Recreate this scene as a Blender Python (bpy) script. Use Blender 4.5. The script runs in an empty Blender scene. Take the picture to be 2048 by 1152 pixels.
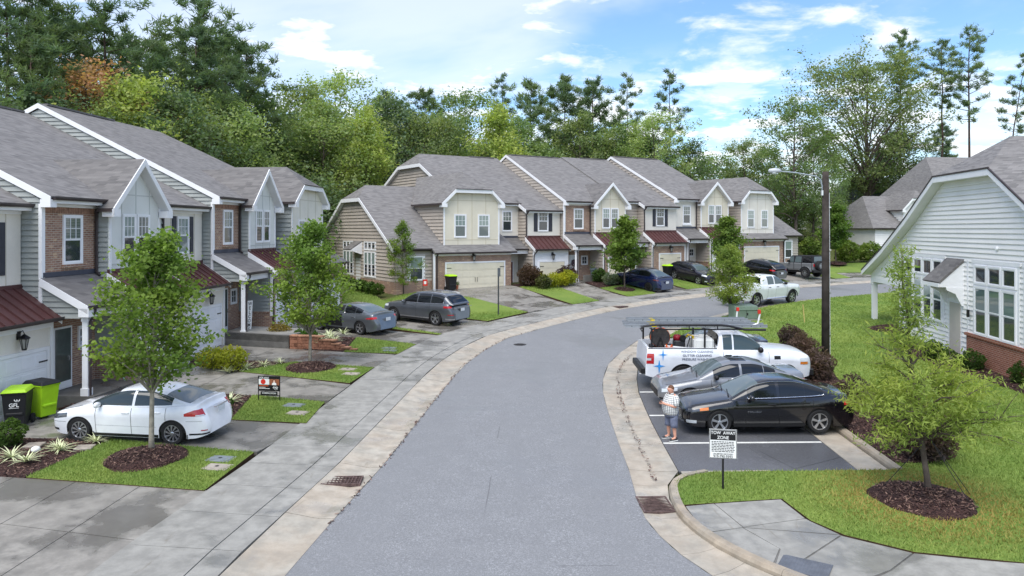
import bpy, bmesh, math, random
import numpy as np
from mathutils import Vector, Matrix, Euler
R_ = math.radians
sc = bpy.context.scene
COL = sc.collection
random.seed(7)
RNG = np.random.default_rng(11)

# ---------------------------------------------------------------- camera, sky, sun, exposure
CAM_Z = 5.86
cam_d = bpy.data.cameras.new('camera')
cam_d.lens = 26.37; cam_d.sensor_width = 36.0
cam_d.shift_y = -0.0576
cam_d.clip_start = 0.1; cam_d.clip_end = 3000
cam = bpy.data.objects.new('camera', cam_d); COL.objects.link(cam)
cam.location = (0, 0, CAM_Z); cam.rotation_euler = (R_(90), 0, 0)
sc.camera = cam

SUN_EL, SUN_AZ = R_(60), R_(203)        # azimuth measured from +Y clockwise
w = bpy.data.worlds.new('World'); sc.world = w; w.use_nodes = True
nt = w.node_tree; N = nt.nodes; Lk = nt.links; N.clear()
out = N.new('ShaderNodeOutputWorld'); bg = N.new('ShaderNodeBackground')
sky = N.new('ShaderNodeTexSky'); sky.sky_type = 'NISHITA'; sky.sun_disc = False
sky.sun_elevation = SUN_EL; sky.sun_rotation = SUN_AZ
sky.air_density = 1.1; sky.dust_density = 0.6; sky.ozone_density = 2.2
geo = N.new('ShaderNodeTexCoord')
sep = N.new('ShaderNodeSeparateXYZ'); Lk.new(geo.outputs['Generated'], sep.inputs[0])
def wmath(op, a, b=None, clamp=False):
    m = N.new('ShaderNodeMath'); m.operation = op; m.use_clamp = clamp
    for i, v in enumerate((a, b)):
        if v is None: continue
        if isinstance(v, (int, float)): m.inputs[i].default_value = v
        else: Lk.new(v, m.inputs[i])
    return m.outputs[0]
zc = wmath('MAXIMUM', sep.outputs[2], 0.0)
den = wmath('ADD', zc, 0.16)
px = wmath('DIVIDE', sep.outputs[0], den); py = wmath('DIVIDE', sep.outputs[1], den)
comb = N.new('ShaderNodeCombineXYZ'); Lk.new(px, comb.inputs[0]); Lk.new(py, comb.inputs[1])
def wnoise(scale, detail, rough, off, dist=0.0):
    mp = N.new('ShaderNodeMapping'); mp.inputs['Location'].default_value = off
    Lk.new(comb.outputs[0], mp.inputs[0])
    n = N.new('ShaderNodeTexNoise'); n.inputs['Scale'].default_value = scale
    n.inputs['Detail'].default_value = detail; n.inputs['Roughness'].default_value = rough
    n.inputs['Distortion'].default_value = dist
    Lk.new(mp.outputs[0], n.inputs['Vector']); return n.outputs['Fac']
def wramp(v, a, b):
    m = N.new('ShaderNodeMapRange'); m.interpolation_type = 'SMOOTHSTEP'
    m.inputs['From Min'].default_value = a; m.inputs['From Max'].default_value = b
    Lk.new(v, m.inputs['Value']); return m.outputs[0]
puff = wramp(wnoise(2.9, 9, 0.58, (12.86, 2.94, 0), 0.25), 0.48, 0.66)          # small cumulus
patch = wramp(wnoise(0.62, 6, 0.55, (5.8, 1.4, 0), 0.35), 0.40, 0.62)        # broad soft veil
haze_h = wramp(zc, 0.13, 0.0)                                                 # pale air towards the horizon
lowpuff = wmath('MULTIPLY', wramp(wnoise(5.2, 8, 0.55, (9.1, 1.7, 0), 0.2), 0.45, 0.60), wramp(zc, 0.25, 0.10))
cl = wmath('MAXIMUM', wmath('MULTIPLY', puff, 0.82), wmath('MULTIPLY', patch, 0.46))
cl = wmath('MAXIMUM', cl, wmath('MULTIPLY', lowpuff, 0.85))
cl = wmath('MAXIMUM', cl, wmath('MULTIPLY', haze_h, 0.55), True)
skym = N.new('ShaderNodeMix'); skym.data_type = 'RGBA'; skym.blend_type = 'MULTIPLY'
skym.inputs['Factor'].default_value = 1.0
Lk.new(sky.outputs[0], skym.inputs['A']); skym.inputs['B'].default_value = (.64, .77, .92, 1)
mix = N.new('ShaderNodeMix'); mix.data_type = 'RGBA'
Lk.new(cl, mix.inputs['Factor']); Lk.new(skym.outputs['Result'], mix.inputs['A'])
mix.inputs['B'].default_value = (5.6, 5.53, 5.45, 1)
Lk.new(mix.outputs['Result'], bg.inputs['Color']); bg.inputs['Strength'].default_value = 0.145
Lk.new(bg.outputs[0], out.inputs[0])

sun_d = bpy.data.lights.new('sun', 'SUN'); sun_d.energy = 2.4; sun_d.angle = R_(55); sun_d.color = (1, .955, .88)
sun = bpy.data.objects.new('sun', sun_d); COL.objects.link(sun)
sd = Vector((math.sin(SUN_AZ) * math.cos(SUN_EL), math.cos(SUN_AZ) * math.cos(SUN_EL), math.sin(SUN_EL)))
sun.rotation_euler = sd.to_track_quat('Z', 'Y').to_euler()
vs = sc.view_settings
vs.view_transform = 'Standard'; vs.look = 'None'; vs.exposure = 0.76; vs.gamma = 1.0; vs.use_curve_mapping = False
sc.cycles.max_bounces = 8; sc.cycles.diffuse_bounces = 5; sc.cycles.transmission_bounces = 6; sc.cycles.transparent_max_bounces = 8
sc.cycles.use_denoising = True

# ---------------------------------------------------------------- terrain and tags
def zg(x, y):
    z = 0.03 * (y - 20)
    return z
def tag(o, label=None, cat=None, group=None, kind=None):
    if label: o['label'] = label
    if cat: o['category'] = cat
    if group: o['group'] = group
    if kind: o['kind'] = kind
    return o
def empty(name, loc=(0, 0, 0), rz=0, label=None, cat=None, group=None, parent=None, kind=None):
    o = bpy.data.objects.new(name, None); COL.objects.link(o)
    o.location = loc; o.rotation_euler = (0, 0, rz); o.empty_display_size = .2
    if parent: o.parent = parent
    return tag(o, label, cat, group, kind)
def link(name, me, parent=None, loc=(0, 0, 0), rot=(0, 0, 0), kind=None):
    o = bpy.data.objects.new(name, me); COL.objects.link(o)
    o.parent = parent; o.location = loc; o.rotation_euler = rot
    if kind: o['kind'] = kind
    return o
def copy_tree(o, parent=None):
    c = o.copy(); COL.objects.link(c); c.parent = parent
    for ch in list(o.children): copy_tree(ch, c)
    return c

# ---------------------------------------------------------------- mesh collector
class MB:
    def __init__(s): s.v = []; s.f = []; s.m = []; s.cur = 0
    def mat(s, i): s.cur = i; return s
    def pts(s, pts, faces):
        b = len(s.v); s.v += [tuple(p) for p in pts]
        for f in faces: s.f.append(tuple(b + i for i in f)); s.m.append(s.cur)
        return s
    def poly(s, pts): return s.pts(pts, [tuple(range(len(pts)))])
    def box(s, x0, x1, y0, y1, z0, z1):
        p = [(x0, y0, z0), (x1, y0, z0), (x1, y1, z0), (x0, y1, z0), (x0, y0, z1), (x1, y0, z1), (x1, y1, z1), (x0, y1, z1)]
        return s.pts(p, [(0, 3, 2, 1), (4, 5, 6, 7), (0, 1, 5, 4), (1, 2, 6, 5), (2, 3, 7, 6), (3, 0, 4, 7)])
    def hexa(s, bot, top):
        return s.pts(list(bot) + list(top), [(0, 3, 2, 1), (4, 5, 6, 7), (0, 1, 5, 4), (1, 2, 6, 5), (2, 3, 7, 6), (3, 0, 4, 7)])
    def extrude(s, poly, d):
        n = len(poly); d = Vector(d); a = [Vector(p) for p in poly]; b = [p + d for p in a]
        fs = [tuple(range(n))[::-1], tuple(range(n, 2 * n))] + [(i, (i + 1) % n, n + (i + 1) % n, n + i) for i in range(n)]
        return s.pts(a + b, fs)
    def bar(s, p0, p1, w, h, up=(0, 0, 1)):
        p0 = Vector(p0); p1 = Vector(p1); d = (p1 - p0).normalized(); up = Vector(up)
        sx = d.cross(up)
        if sx.length < 1e-4: sx = d.cross(Vector((1, 0, 0)))
        sx.normalize(); uz = sx.cross(d).normalized()
        a = [p0 + sx * (i * w / 2) + uz * (j * h / 2) for i, j in ((-1, -1), (1, -1), (1, 1), (-1, 1))]
        return s.extrude([a[0], a[3], a[2], a[1]], p1 - p0)
    def tube(s, pts, r, n=8, caps=True):
        pts = [Vector(p) for p in pts]; k = len(pts)
        rs = r if isinstance(r, (list, tuple)) else [r] * k
        base = len(s.v); ref = Vector((0, 0, 1)) if abs((pts[-1] - pts[0]).normalized().z) < .9 else Vector((1, 0, 0))
        vs_ = []
        for i, p in enumerate(pts):
            d = (pts[min(i + 1, k - 1)] - pts[max(i - 1, 0)]).normalized()
            sx = d.cross(ref).normalized(); sy = sx.cross(d).normalized()
            for j in range(n):
                a = 2 * math.pi * j / n
                vs_.append(p + sx * (math.cos(a) * rs[i]) + sy * (math.sin(a) * rs[i]))
        fs = []
        for i in range(k - 1):
            for j in range(n):
                fs.append((i * n + j, i * n + (j + 1) % n, (i + 1) * n + (j + 1) % n, (i + 1) * n + j))
        if caps: fs += [tuple(range(n))[::-1], tuple(range((k - 1) * n, k * n))]
        return s.pts(vs_, fs)
    def lathe(s, prof, n=16, c=(0, 0, 0), axis='z', caps=True):
        vs_ = []; k = len(prof)
        for r, z in prof:
            for j in range(n):
                a = 2 * math.pi * j / n; x, y = r * math.cos(a), r * math.sin(a)
                q = (x, y, z) if axis == 'z' else ((x, z, y) if axis == 'y' else (z, x, y))
                vs_.append((q[0] + c[0], q[1] + c[1], q[2] + c[2]))
        fs = [(i * n + j, i * n + (j + 1) % n, (i + 1) * n + (j + 1) % n, (i + 1) * n + j) for i in range(k - 1) for j in range(n)]
        if caps: fs += [tuple(range(n))[::-1], tuple(range((k - 1) * n, k * n))]
        return s.pts(vs_, fs)
    def grid(s, P):
        nu = len(P); nv = len(P[0]); b = []
        for r in P: b += list(r)
        return s.pts(b, [(i * nv + j, (i + 1) * nv + j, (i + 1) * nv + j + 1, i * nv + j + 1) for i in range(nu - 1) for j in range(nv - 1)])
    def mesh(s, name, mats, smooth=False, fix=True, bevel=0):
        me = bpy.data.meshes.new(name); me.from_pydata(s.v, [], s.f)
        for m in (mats if isinstance(mats, (list, tuple)) else [mats]): me.materials.append(m)
        me.polygons.foreach_set('material_index', s.m)
        if fix or bevel:
            bm = bmesh.new(); bm.from_mesh(me)
            if bevel:
                bmesh.ops.remove_doubles(bm, verts=bm.verts, dist=1e-5)
                bmesh.ops.bevel(bm, geom=list(bm.edges), offset=bevel, segments=1, affect='EDGES', clamp_overlap=True)
            if fix: bmesh.ops.recalc_face_normals(bm, faces=bm.faces)
            bm.to_mesh(me); bm.free()
        if smooth: me.polygons.foreach_set('use_smooth', [True] * len(me.polygons))
        me.update(); return me
    def build(s, name, mats, parent=None, loc=(0, 0, 0), rot=(0, 0, 0), smooth=False, kind=None, bevel=0, fix=True):
        return link(name, s.mesh(name, mats, smooth, fix, bevel), parent, loc, rot, kind)
def np_mesh(name, V, F, mat, smooth=False, mat_idx=None):
    """V (n,3) float, F (m,k) int, all faces with k corners"""
    me = bpy.data.meshes.new(name); V = np.asarray(V, np.float32); F = np.asarray(F, np.int32); k = F.shape[1]
    me.vertices.add(len(V)); me.vertices.foreach_set('co', V.ravel())
    me.loops.add(F.size); me.loops.foreach_set('vertex_index', F.ravel())
    me.polygons.add(len(F)); me.polygons.foreach_set('loop_start', np.arange(0, F.size, k, dtype=np.int32))
    me.polygons.foreach_set('loop_total', np.full(len(F), k, np.int32))
    for m in (mat if isinstance(mat, (list, tuple)) else [mat]): me.materials.append(m)
    if mat_idx is not None: me.polygons.foreach_set('material_index', np.asarray(mat_idx, np.int32))
    if smooth: me.polygons.foreach_set('use_smooth', np.ones(len(F), bool))
    me.update(calc_edges=True); me.validate(); return me

# ---------------------------------------------------------------- materials
def srgb(r, g, b):
    f = lambda c: (c / 255 / 12.92) if c / 255 <= .04045 else ((c / 255 + .055) / 1.055) ** 2.4
    return (f(r), f(g), f(b), 1)
class NT:
    def __init__(s, name):
        s.m = bpy.data.materials.new(name); s.m.use_nodes = True
        s.t = s.m.node_tree; s.b = s.t.nodes['Principled BSDF']; s.o = s.t.nodes['Material Output']
    def n(s, typ, **kw):
        x = s.t.nodes.new(typ)
        for k, v in kw.items():
            if hasattr(x, k): setattr(x, k, v)
        return x
    def l(s, a, b): s.t.links.new(a, b)
    def coord(s, which='Position'):
        if which == 'Position': return s.n('ShaderNodeNewGeometry').outputs['Position']
        return s.n('ShaderNodeTexCoord').outputs[which]
    def noise(s, vec, scale, detail=4, rough=.55, dist=0):
        x = s.n('ShaderNodeTexNoise'); x.inputs['Scale'].default_value = scale; x.inputs['Detail'].default_value = detail
        x.inputs['Roughness'].default_value = rough; x.inputs['Distortion'].default_value = dist
        s.l(vec, x.inputs['Vector']); return x.outputs['Fac']
    def ramp(s, v, a, b, lo=0., hi=1.):
        x = s.n('ShaderNodeMapRange'); x.interpolation_type = 'SMOOTHSTEP'
        for k, q in zip(('From Min', 'From Max', 'To Min', 'To Max'), (a, b, lo, hi)): x.inputs[k].default_value = q
        s.l(v, x.inputs['Value']); return x.outputs[0]
    def math(s, op, a, b=None):
        m = s.n('ShaderNodeMath'); m.operation = op
        for i, v in enumerate((a, b)):
            if v is None: continue
            if isinstance(v, (int, float)): m.inputs[i].default_value = v
            else: s.l(v, m.inputs[i])
        return m.outputs[0]
    def mix(s, f, a, b, typ='MIX'):
        x = s.n('ShaderNodeMix'); x.data_type = 'RGBA'; x.blend_type = typ
        for k, q in (('Factor', f), ('A', a), ('B', b)):
            if isinstance(q, (int, float)): x.inputs[k].default_value = q
            elif isinstance(q, tuple): x.inputs[k].default_value = q
            else: s.l(q, x.inputs[k])
        return x.outputs['Result']
    def bump(s, h, strength=.3, dist=.02):
        x = s.n('ShaderNodeBump'); x.inputs['Strength'].default_value = strength; x.inputs['Distance'].default_value = dist
        s.l(h, x.inputs['Height']); s.l(x.outputs[0], s.b.inputs['Normal'])
    def map(s, vec, scale=(1, 1, 1), rot=(0, 0, 0), loc=(0, 0, 0)):
        x = s.n('ShaderNodeMapping'); x.inputs['Scale'].default_value = scale; x.inputs['Rotation'].default_value = rot
        x.inputs['Location'].default_value = loc; s.l(vec, x.inputs[0]); return x.outputs[0]
    def wallvec(s, zs=1.0):
        p = s.n('ShaderNodeSeparateXYZ'); s.l(s.coord('Object'), p.inputs[0])
        c = s.n('ShaderNodeCombineXYZ'); s.l(s.math('ADD', p.outputs[0], p.outputs[1]), c.inputs[0])
        s.l(s.math('MULTIPLY', p.outputs[2], zs), c.inputs[1]); return c.outputs[0]
    def set(s, col=None, rough=None, metal=None, spec=None, coat=None):
        for k, q in (('Base Color', col), ('Roughness', rough), ('Metallic', metal), ('Specular IOR Level', spec), ('Coat Weight', coat)):
            if q is None: continue
            if isinstance(q, (int, float)) or isinstance(q, tuple): s.b.inputs[k].default_value = q
            else: s.l(q, s.b.inputs[k])
        return s.m
_MC = {}
def M(name, col, rough=.6, var=.12, scale=3.0, metal=0, spec=.4, bump=0, bscale=40, coat=0, fine=0):
    """paint-like material: colour with broad and fine procedural variation"""
    if name in _MC: return _MC[name]
    t = NT(name); c = col if len(col) == 4 else col + (1,)
    if var:
        p = t.coord('Position')
        n1 = t.noise(p, scale, 5, .6)
        dk = tuple(v * (1 - var * 1.6) for v in c[:3]) + (1,); lt = tuple(min(v * (1 + var * 1.0), .95) for v in c[:3]) + (1,)
        cc = t.mix(t.ramp(n1, .3, .7), dk, lt)
        if fine:
            n2 = t.noise(p, scale * 25, 3, .6); cc = t.mix(t.ramp(n2, .25, .75, 0, fine), cc, tuple(v * .35 for v in c[:3]) + (1,))
        t.set(cc)
        t.set(rough=t.ramp(n1, .2, .8, min(rough + .08, 1), max(rough - .08, .02)))
    else: t.set(c, rough)
    t.set(metal=metal, spec=spec)
    if coat: t.set(coat=coat); t.b.inputs['Coat Roughness'].default_value = .06
    if bump: t.bump(t.noise(t.coord('Position'), bscale, 4, .6), bump, .01)
    _MC[name] = t.m; return t.m

def brick_mat(name, c1, c2, mortar, blot=None):
    t = NT(name); v = t.wallvec()
    b = t.n('ShaderNodeTexBrick'); b.offset = .5
    for k, q in (('Scale', 1), ('Mortar Size', .012), ('Brick Width', .215), ('Row Height', .075), ('Bias', 0), ('Mortar Smooth', .2)): b.inputs[k].default_value = q
    b.inputs['Color1'].default_value = c1; b.inputs['Color2'].default_value = c2; b.inputs['Mortar'].default_value = mortar
    t.l(v, b.inputs['Vector'])
    col = b.outputs['Color']
    n = t.noise(v, 1.7, 4, .6); col = t.mix(t.ramp(n, .3, .75, 0, .35), col, tuple(q * .55 for q in c1[:3]) + (1,))
    if blot:
        vor = t.n('ShaderNodeTexVoronoi'); vor.inputs['Scale'].default_value = 1
        t.l(t.map(v, (4.65, 13.3, 1)), vor.inputs['Vector'])
        sepc = t.n('ShaderNodeSeparateColor'); t.l(vor.outputs['Color'], sepc.inputs[0])
        col = t.mix(t.math('MULTIPLY', t.ramp(sepc.outputs[0], .90, .92), .55), col, blot)
    t.set(col, .85, spec=.25); t.bump(t.math('SUBTRACT', 1.0, b.outputs['Fac']), .5, .012)
    return t.m
def shingle_mat(name, cols, zs=2.2):
    t = NT(name); v = t.wallvec(zs)
    b = t.n('ShaderNodeTexBrick'); b.offset = .37; b.offset_frequency = 3
    for k, q in (('Scale', 1), ('Mortar Size', .008), ('Brick Width', .34), ('Row Height', .145), ('Bias', 0), ('Mortar Smooth', .3)): b.inputs[k].default_value = q
    b.inputs['Color1'].default_value = (1, 1, 1, 1); b.inputs['Color2'].default_value = (0, 0, 0, 1); b.inputs['Mortar'].default_value = (.42, .42, .42, 1)
    t.l(v, b.inputs['Vector'])
    f = t.n('ShaderNodeSeparateColor'); t.l(b.outputs['Color'], f.inputs[0])
    col = t.mix(f.outputs[0], cols[0], cols[1])
    st = t.noise(t.map(v, (.9, 5.5, 1)), 1.6, 5, .65, .4)
    col = t.mix(t.ramp(st, .38, .66, 0, .55), col, cols[2])
    big = t.noise(v, .28, 3, .5); col = t.mix(t.ramp(big, .35, .7, 0, .22), col, cols[3])
    gr = t.noise(v, 60, 2, .5); col = t.mix(t.ramp(gr, .3, .7, 0, .22), col, tuple(q * .4 for q in cols[0][:3]) + (1,))
    t.set(col, .78, spec=.35); t.bump(t.math('SUBTRACT', t.math('MULTIPLY', gr, .3), b.outputs['Fac']), .35, .01)
    return t.m

MAT_BRICK = brick_mat('brick_brown', srgb(168, 130, 108), srgb(136, 101, 85), srgb(182, 170, 156), srgb(204, 178, 146))
MAT_BRICK_RED = brick_mat('brick_red', srgb(158, 98, 76), srgb(132, 78, 60), srgb(178, 150, 132))
MAT_SHINGLE = shingle_mat('shingle_grey', [srgb(96, 94, 93), srgb(134, 131, 129), srgb(140, 137, 136), srgb(104, 101, 100)])
MAT_SHINGLE_W = shingle_mat('shingle_weathered', [srgb(88, 86, 86), srgb(126, 123, 121), srgb(108, 105, 103), srgb(122, 118, 116)], 1.45)
MAT_SHINGLE_B = shingle_mat('shingle_blue', [srgb(84, 86, 98), srgb(104, 106, 118), srgb(96, 98, 110), srgb(78, 80, 94)])
MAT_SID_L = M('siding_sage_grey', srgb(158, 162, 158), .6, .05, 1.2, bump=.05, bscale=60)
MAT_SID_F = M('siding_taupe', srgb(178, 168, 157), .6, .06, 1.2)
MAT_SID_W = M('siding_white', srgb(238, 236, 232), .55, .03, .8, bump=.05, bscale=60)
MAT_CREAM = M('panel_cream', srgb(228, 222, 210), .7, .05, .7, fine=.06)
MAT_BAY_L = M('panel_pale_grey', srgb(218, 219, 214), .6, .04, .7)
MAT_BAY_F = M('panel_sand', srgb(220, 212, 192), .6, .04, .7)
MAT_TRIM = M('trim_white', srgb(236, 236, 237), .45, .03, 1.0)
MAT_SOFFIT = M('soffit_white', srgb(222, 222, 222), .6, .03, 1.0)
MAT_GUTTER = M('gutter_dark_brown', srgb(62, 54, 54), .4, .12, 2.0)
MAT_METAL = M('metal_roof_maroon', srgb(92, 61, 60), .42, .10, 1.1, metal=.25)
MAT_FLASH = M('flashing_blue_grey', srgb(70, 72, 84), .45, .1, 2)
MAT_SHUT = M('shutter_charcoal', srgb(56, 57, 66), .5, .08, 3)
MAT_DOOR_W = M('garage_door_white', srgb(232, 233, 236), .45, .03, 1.0)
MAT_DOOR_C = M('garage_door_almond', srgb(221, 213, 190), .5, .04, 1.0)
MAT_BLACK = M('black_metal', srgb(28, 27, 29), .4, .15, 4)
MAT_CONC = None
def glass_mat(name, tint, blind=.0):
    t = NT(name); v = t.wallvec()
    p = t.n('ShaderNodeSeparateXYZ'); t.l(v, p.inputs[0])
    wv = t.math('SINE', t.math('MULTIPLY', p.outputs[1], 2 * math.pi / .055))
    col = t.mix(t.math('MULTIPLY', t.ramp(wv, -.3, .5), blind), tint, srgb(168, 172, 168))
    t.set(col, .04, spec=.9); t.b.inputs['Coat Weight'].default_value = .6; t.b.inputs['Coat Roughness'].default_value = .02
    return t.m
MAT_GLASS = glass_mat('window_glass', srgb(62, 72, 70))
MAT_GLASS_BL = glass_mat('window_glass_blinds', srgb(78, 90, 86), .55)
MAT_GLASS_LT = glass_mat('window_glass_light', srgb(122, 142, 136), .45)
MAT_GLASS_DK = glass_mat('window_glass_screen', srgb(54, 60, 66))
# ---------------------------------------------------------------- ground heights
UF = (math.cos(R_(33.5)), math.sin(R_(33.5))); NF = (UF[1], -UF[0]); OF = (2.87, 60.6)      # far row: along, outward, origin
UL = (math.sin(R_(4.5)), math.cos(R_(4.5))); NL = (UL[1], -UL[0]); OL = (-15.31, 24.45)     # near row
def sstep(a, b, x):
    t = min(max((x - a) / (b - a), 0), 1); return t * t * (3 - 2 * t)
def zg(x, y):
    z = .03 * (y - 20)
    v = (x - OF[0]) * NF[0] + (y - OF[1]) * NF[1]
    u = (x - OF[0]) * UF[0] + (y - OF[1]) * UF[1]
    z += .45 * sstep(9.5, 2.5, v) * sstep(-22, -13, u) * sstep(44, 50, y)
    z += 2.6 * sstep(80, 96, y) * sstep(28, 40, x - (y - 80) * .2) * sstep(95, 75, x)
    return z
def FW(u, v, z=0): return (OF[0] + UF[0] * u + NF[0] * v, OF[1] + UF[1] * u + NF[1] * v, z)
def LW(u, v, z=0): return (OL[0] + UL[0] * u + NL[0] * v, OL[1] + UL[1] * u + NL[1] * v, z)

# ---------------------------------------------------------------- ground materials
def conc_mat(name, base, wet=.35, tan=0.0, wlo=.50):
    t = NT(name); p = t.coord('Position'); oi = t.n('ShaderNodeObjectInfo')
    n1 = t.noise(p, .55, 5, .6, .3); n2 = t.noise(p, 2.6, 6, .65); n3 = t.noise(p, 38, 3, .6)
    dk = tuple(v * .70 for v in base[:3]) + (1,); lt = tuple(min(v * 1.16, .9) for v in base[:3]) + (1,)
    col = t.mix(t.ramp(n2, .3, .72), dk, lt)
    col = t.mix(t.ramp(oi.outputs['Random'], 0, 1, 0, .30), col, tuple(v * .72 for v in base[:3]) + (1,))
    if tan: col = t.mix(t.math('MULTIPLY', t.ramp(t.noise(p, .8, 4, .6), .35, .65), tan), col, srgb(190, 160, 128))
    col = t.mix(t.ramp(n3, .35, .75, 0, .25), col, dk)
    wt = t.ramp(n1, wlo, wlo + .13)
    col = t.mix(t.math('MULTIPLY', wt, wet), col, tuple(v * .40 for v in base[:3]) + (1,))
    st = t.ramp(t.noise(t.map(p, (1, .35, 1)), 1.3, 7, .7, 1.2), .62, .70)
    col = t.mix(t.math('MULTIPLY', st, .35), col, srgb(96, 84, 66))
    t.set(col, t.ramp(wt, 0, 1, .62, .22), spec=.45); t.bump(n3, .12, .006)
    return t.m
MAT_CONC = conc_mat('concrete_walk', srgb(152, 150, 144), .55, 0, .50)
MAT_DRIVE = conc_mat('concrete_drive', srgb(143, 139, 132), .75, 0, .44)
MAT_GUT = conc_mat('concrete_gutter', srgb(170, 164, 152), .15, .20)
MAT_CURB = conc_mat('concrete_curb', srgb(158, 149, 134), .3, .22)
MAT_WALLC = conc_mat('concrete_wall', srgb(112, 110, 106), .5)
def asphalt_mat(name, base, wet, rough=.5):
    t = NT(name); p = t.coord('Position'); k = lambda f: tuple(min(v * f, .9) for v in base[:3]) + (1,)
    n1 = t.noise(p, .16, 4, .55, .5); n2 = t.noise(p, 1.6, 6, .65); n3 = t.noise(p, 34, 4, .8); n4 = t.noise(p, 14, 3, .7)
    col = t.mix(t.ramp(n2, .3, .7), k(.88), k(1.1))
    col = t.mix(t.ramp(n3, .46, .60), k(.62), col); col = t.mix(t.ramp(n4, .55, .72, 0, .5), col, k(1.45))
    lane = t.noise(t.map(p, (1.0, .07, 1)), 1.1, 4, .6)
    col = t.mix(t.ramp(lane, .42, .60, 0, .42), col, k(.72))
    oil = t.ramp(t.noise(p, .9, 5, .6, .6), .66, .74)
    col = t.mix(t.math('MULTIPLY', oil, .4), col, k(.45))
    wt = t.ramp(n1, .5, .64)
    col = t.mix(t.math('MULTIPLY', wt, wet), col, k(.5))
    cr = t.n('ShaderNodeTexVoronoi'); cr.feature = 'DISTANCE_TO_EDGE'; cr.inputs['Scale'].default_value = .13
    wv = t.n('ShaderNodeTexNoise'); wv.inputs['Scale'].default_value = 1.4; wv.inputs['Detail'].default_value = 5; t.l(p, wv.inputs['Vector'])
    t.l(t.mix(.025, p, wv.outputs['Color']), cr.inputs['Vector'])
    msk = t.math('MULTIPLY', t.ramp(cr.outputs['Distance'], .002, .0008), t.ramp(t.noise(p, .22, 2, .5), .52, .56))
    col = t.mix(t.math('MULTIPLY', msk, .55), col, k(.3))
    rg = t.ramp(wt, 0, 1, rough, rough - .24)
    t.set(col, rg, spec=.3); t.bump(t.math('ADD', n3, t.math('MULTIPLY', n4, .6)), .35, .008)
    return t.m
MAT_ROAD = asphalt_mat('asphalt_road', srgb(143, 144, 146), .08, .56)
MAT_PARK = asphalt_mat('asphalt_parking', srgb(108, 109, 113), .45, .42)
def grass_ground(name, a, b, c):
    t = NT(name); p = t.coord('Position')
    n1 = t.noise(p, .45, 5, .6, .2); n2 = t.noise(p, 7, 5, .7); n3 = t.noise(p, 42, 3, .7)
    col = t.mix(t.ramp(n1, .32, .68), a, b)
    col = t.mix(t.ramp(n2, .35, .75, 0, .45), col, c)
    col = t.mix(t.ramp(n3, .35, .7, 0, .5), col, tuple(v * .45 for v in a[:3]) + (1,))
    t.set(col, .8, spec=.2); t.bump(n3, .8, .03)
    return t.m
MAT_LAWN = grass_ground('lawn_grass', (.135, .225, .040, 1), (.205, .285, .055, 1), (.25, .285, .075, 1))
MAT_FIELD = grass_ground('rough_ground', (.075, .10, .025, 1), (.12, .125, .04, 1), (.13, .10, .05, 1))
def mulch_mat():
    t = NT('mulch_brown'); p = t.coord('Position')
    vor = t.n('ShaderNodeTexVoronoi'); vor.inputs['Scale'].default_value = 26; t.l(t.map(p, (1, 1.8, 1)), vor.inputs['Vector'])
    s_ = t.n('ShaderNodeSeparateColor'); t.l(vor.outputs['Color'], s_.inputs[0])
    col = t.mix(s_.outputs[0], srgb(46, 32, 31), srgb(92, 66, 60))
    col = t.mix(t.ramp(t.noise(p, 1.2, 4, .6), .35, .7, 0, .4), col, srgb(58, 46, 48))
    t.set(col, .85, spec=.2); t.bump(vor.outputs['Distance'], 1.0, .05); return t.m
MAT_MULCH = mulch_mat()
MAT_SOIL = M('soil_brown', srgb(72, 56, 42), .9, .25, 2.0, spec=.1, bump=.4, bscale=30)
MAT_PAINT = M('road_paint_white', srgb(226, 226, 220), .6, .10, 3.0, fine=.35)
MAT_RUST = M('rusted_iron', srgb(98, 80, 76), .7, .3, 9.0, metal=.2, bump=.3)
MAT_IRON = M('dark_iron', srgb(60, 58, 58), .6, .25, 9.0, metal=.3, bump=.3)

# ---------------------------------------------------------------- terrain sheet out to the horizon
def terrain():
    xs = np.concatenate([np.linspace(-900, -130, 12)[:-1], np.linspace(-130, 150, 113), np.linspace(150, 900, 12)[1:]])
    ys = np.concatenate([np.linspace(-200, 0, 8)[:-1], np.linspace(0, 150, 76), np.linspace(150, 1500, 14)[1:]])
    P = [[(x, y, (zg(x, y) if y < 150 else zg(x, 150)) - .07) for y in ys] for x in xs]
    return tag(MB().grid(P).build('ground', MAT_FIELD), kind='structure')
terrain()

def catmull(pts, step=.5):
    pts = [np.array(p, float) for p in pts]; P = [2 * pts[0] - pts[1]] + pts + [2 * pts[-1] - pts[-2]]; o = []
    for i in range(1, len(P) - 2):
        n = max(2, int(np.linalg.norm(P[i + 1] - P[i]) / step))
        for k in range(n):
            t = k / n; a, b, c, d = P[i - 1], P[i], P[i + 1], P[i + 2]
            o.append(.5 * ((2 * b) + (-a + c) * t + (2 * a - 5 * b + 4 * c - d) * t * t + (-a + 3 * b - 3 * c + d) * t ** 3))
    o.append(P[-2]); return np.array(o)
def resample(c, step):
    d = np.r_[0, np.cumsum(np.linalg.norm(np.diff(c, axis=0), axis=1))]; n = int(d[-1] / step)
    s = np.linspace(0, d[-1], n + 1); return np.c_[np.interp(s, d, c[:, 0]), np.interp(s, d, c[:, 1])]
def offset(c, o):
    t = np.gradient(c, axis=0); t /= np.linalg.norm(t, axis=1)[:, None]
    return c + np.c_[-t[:, 1], t[:, 0]] * o          # positive = to the left of travel
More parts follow.
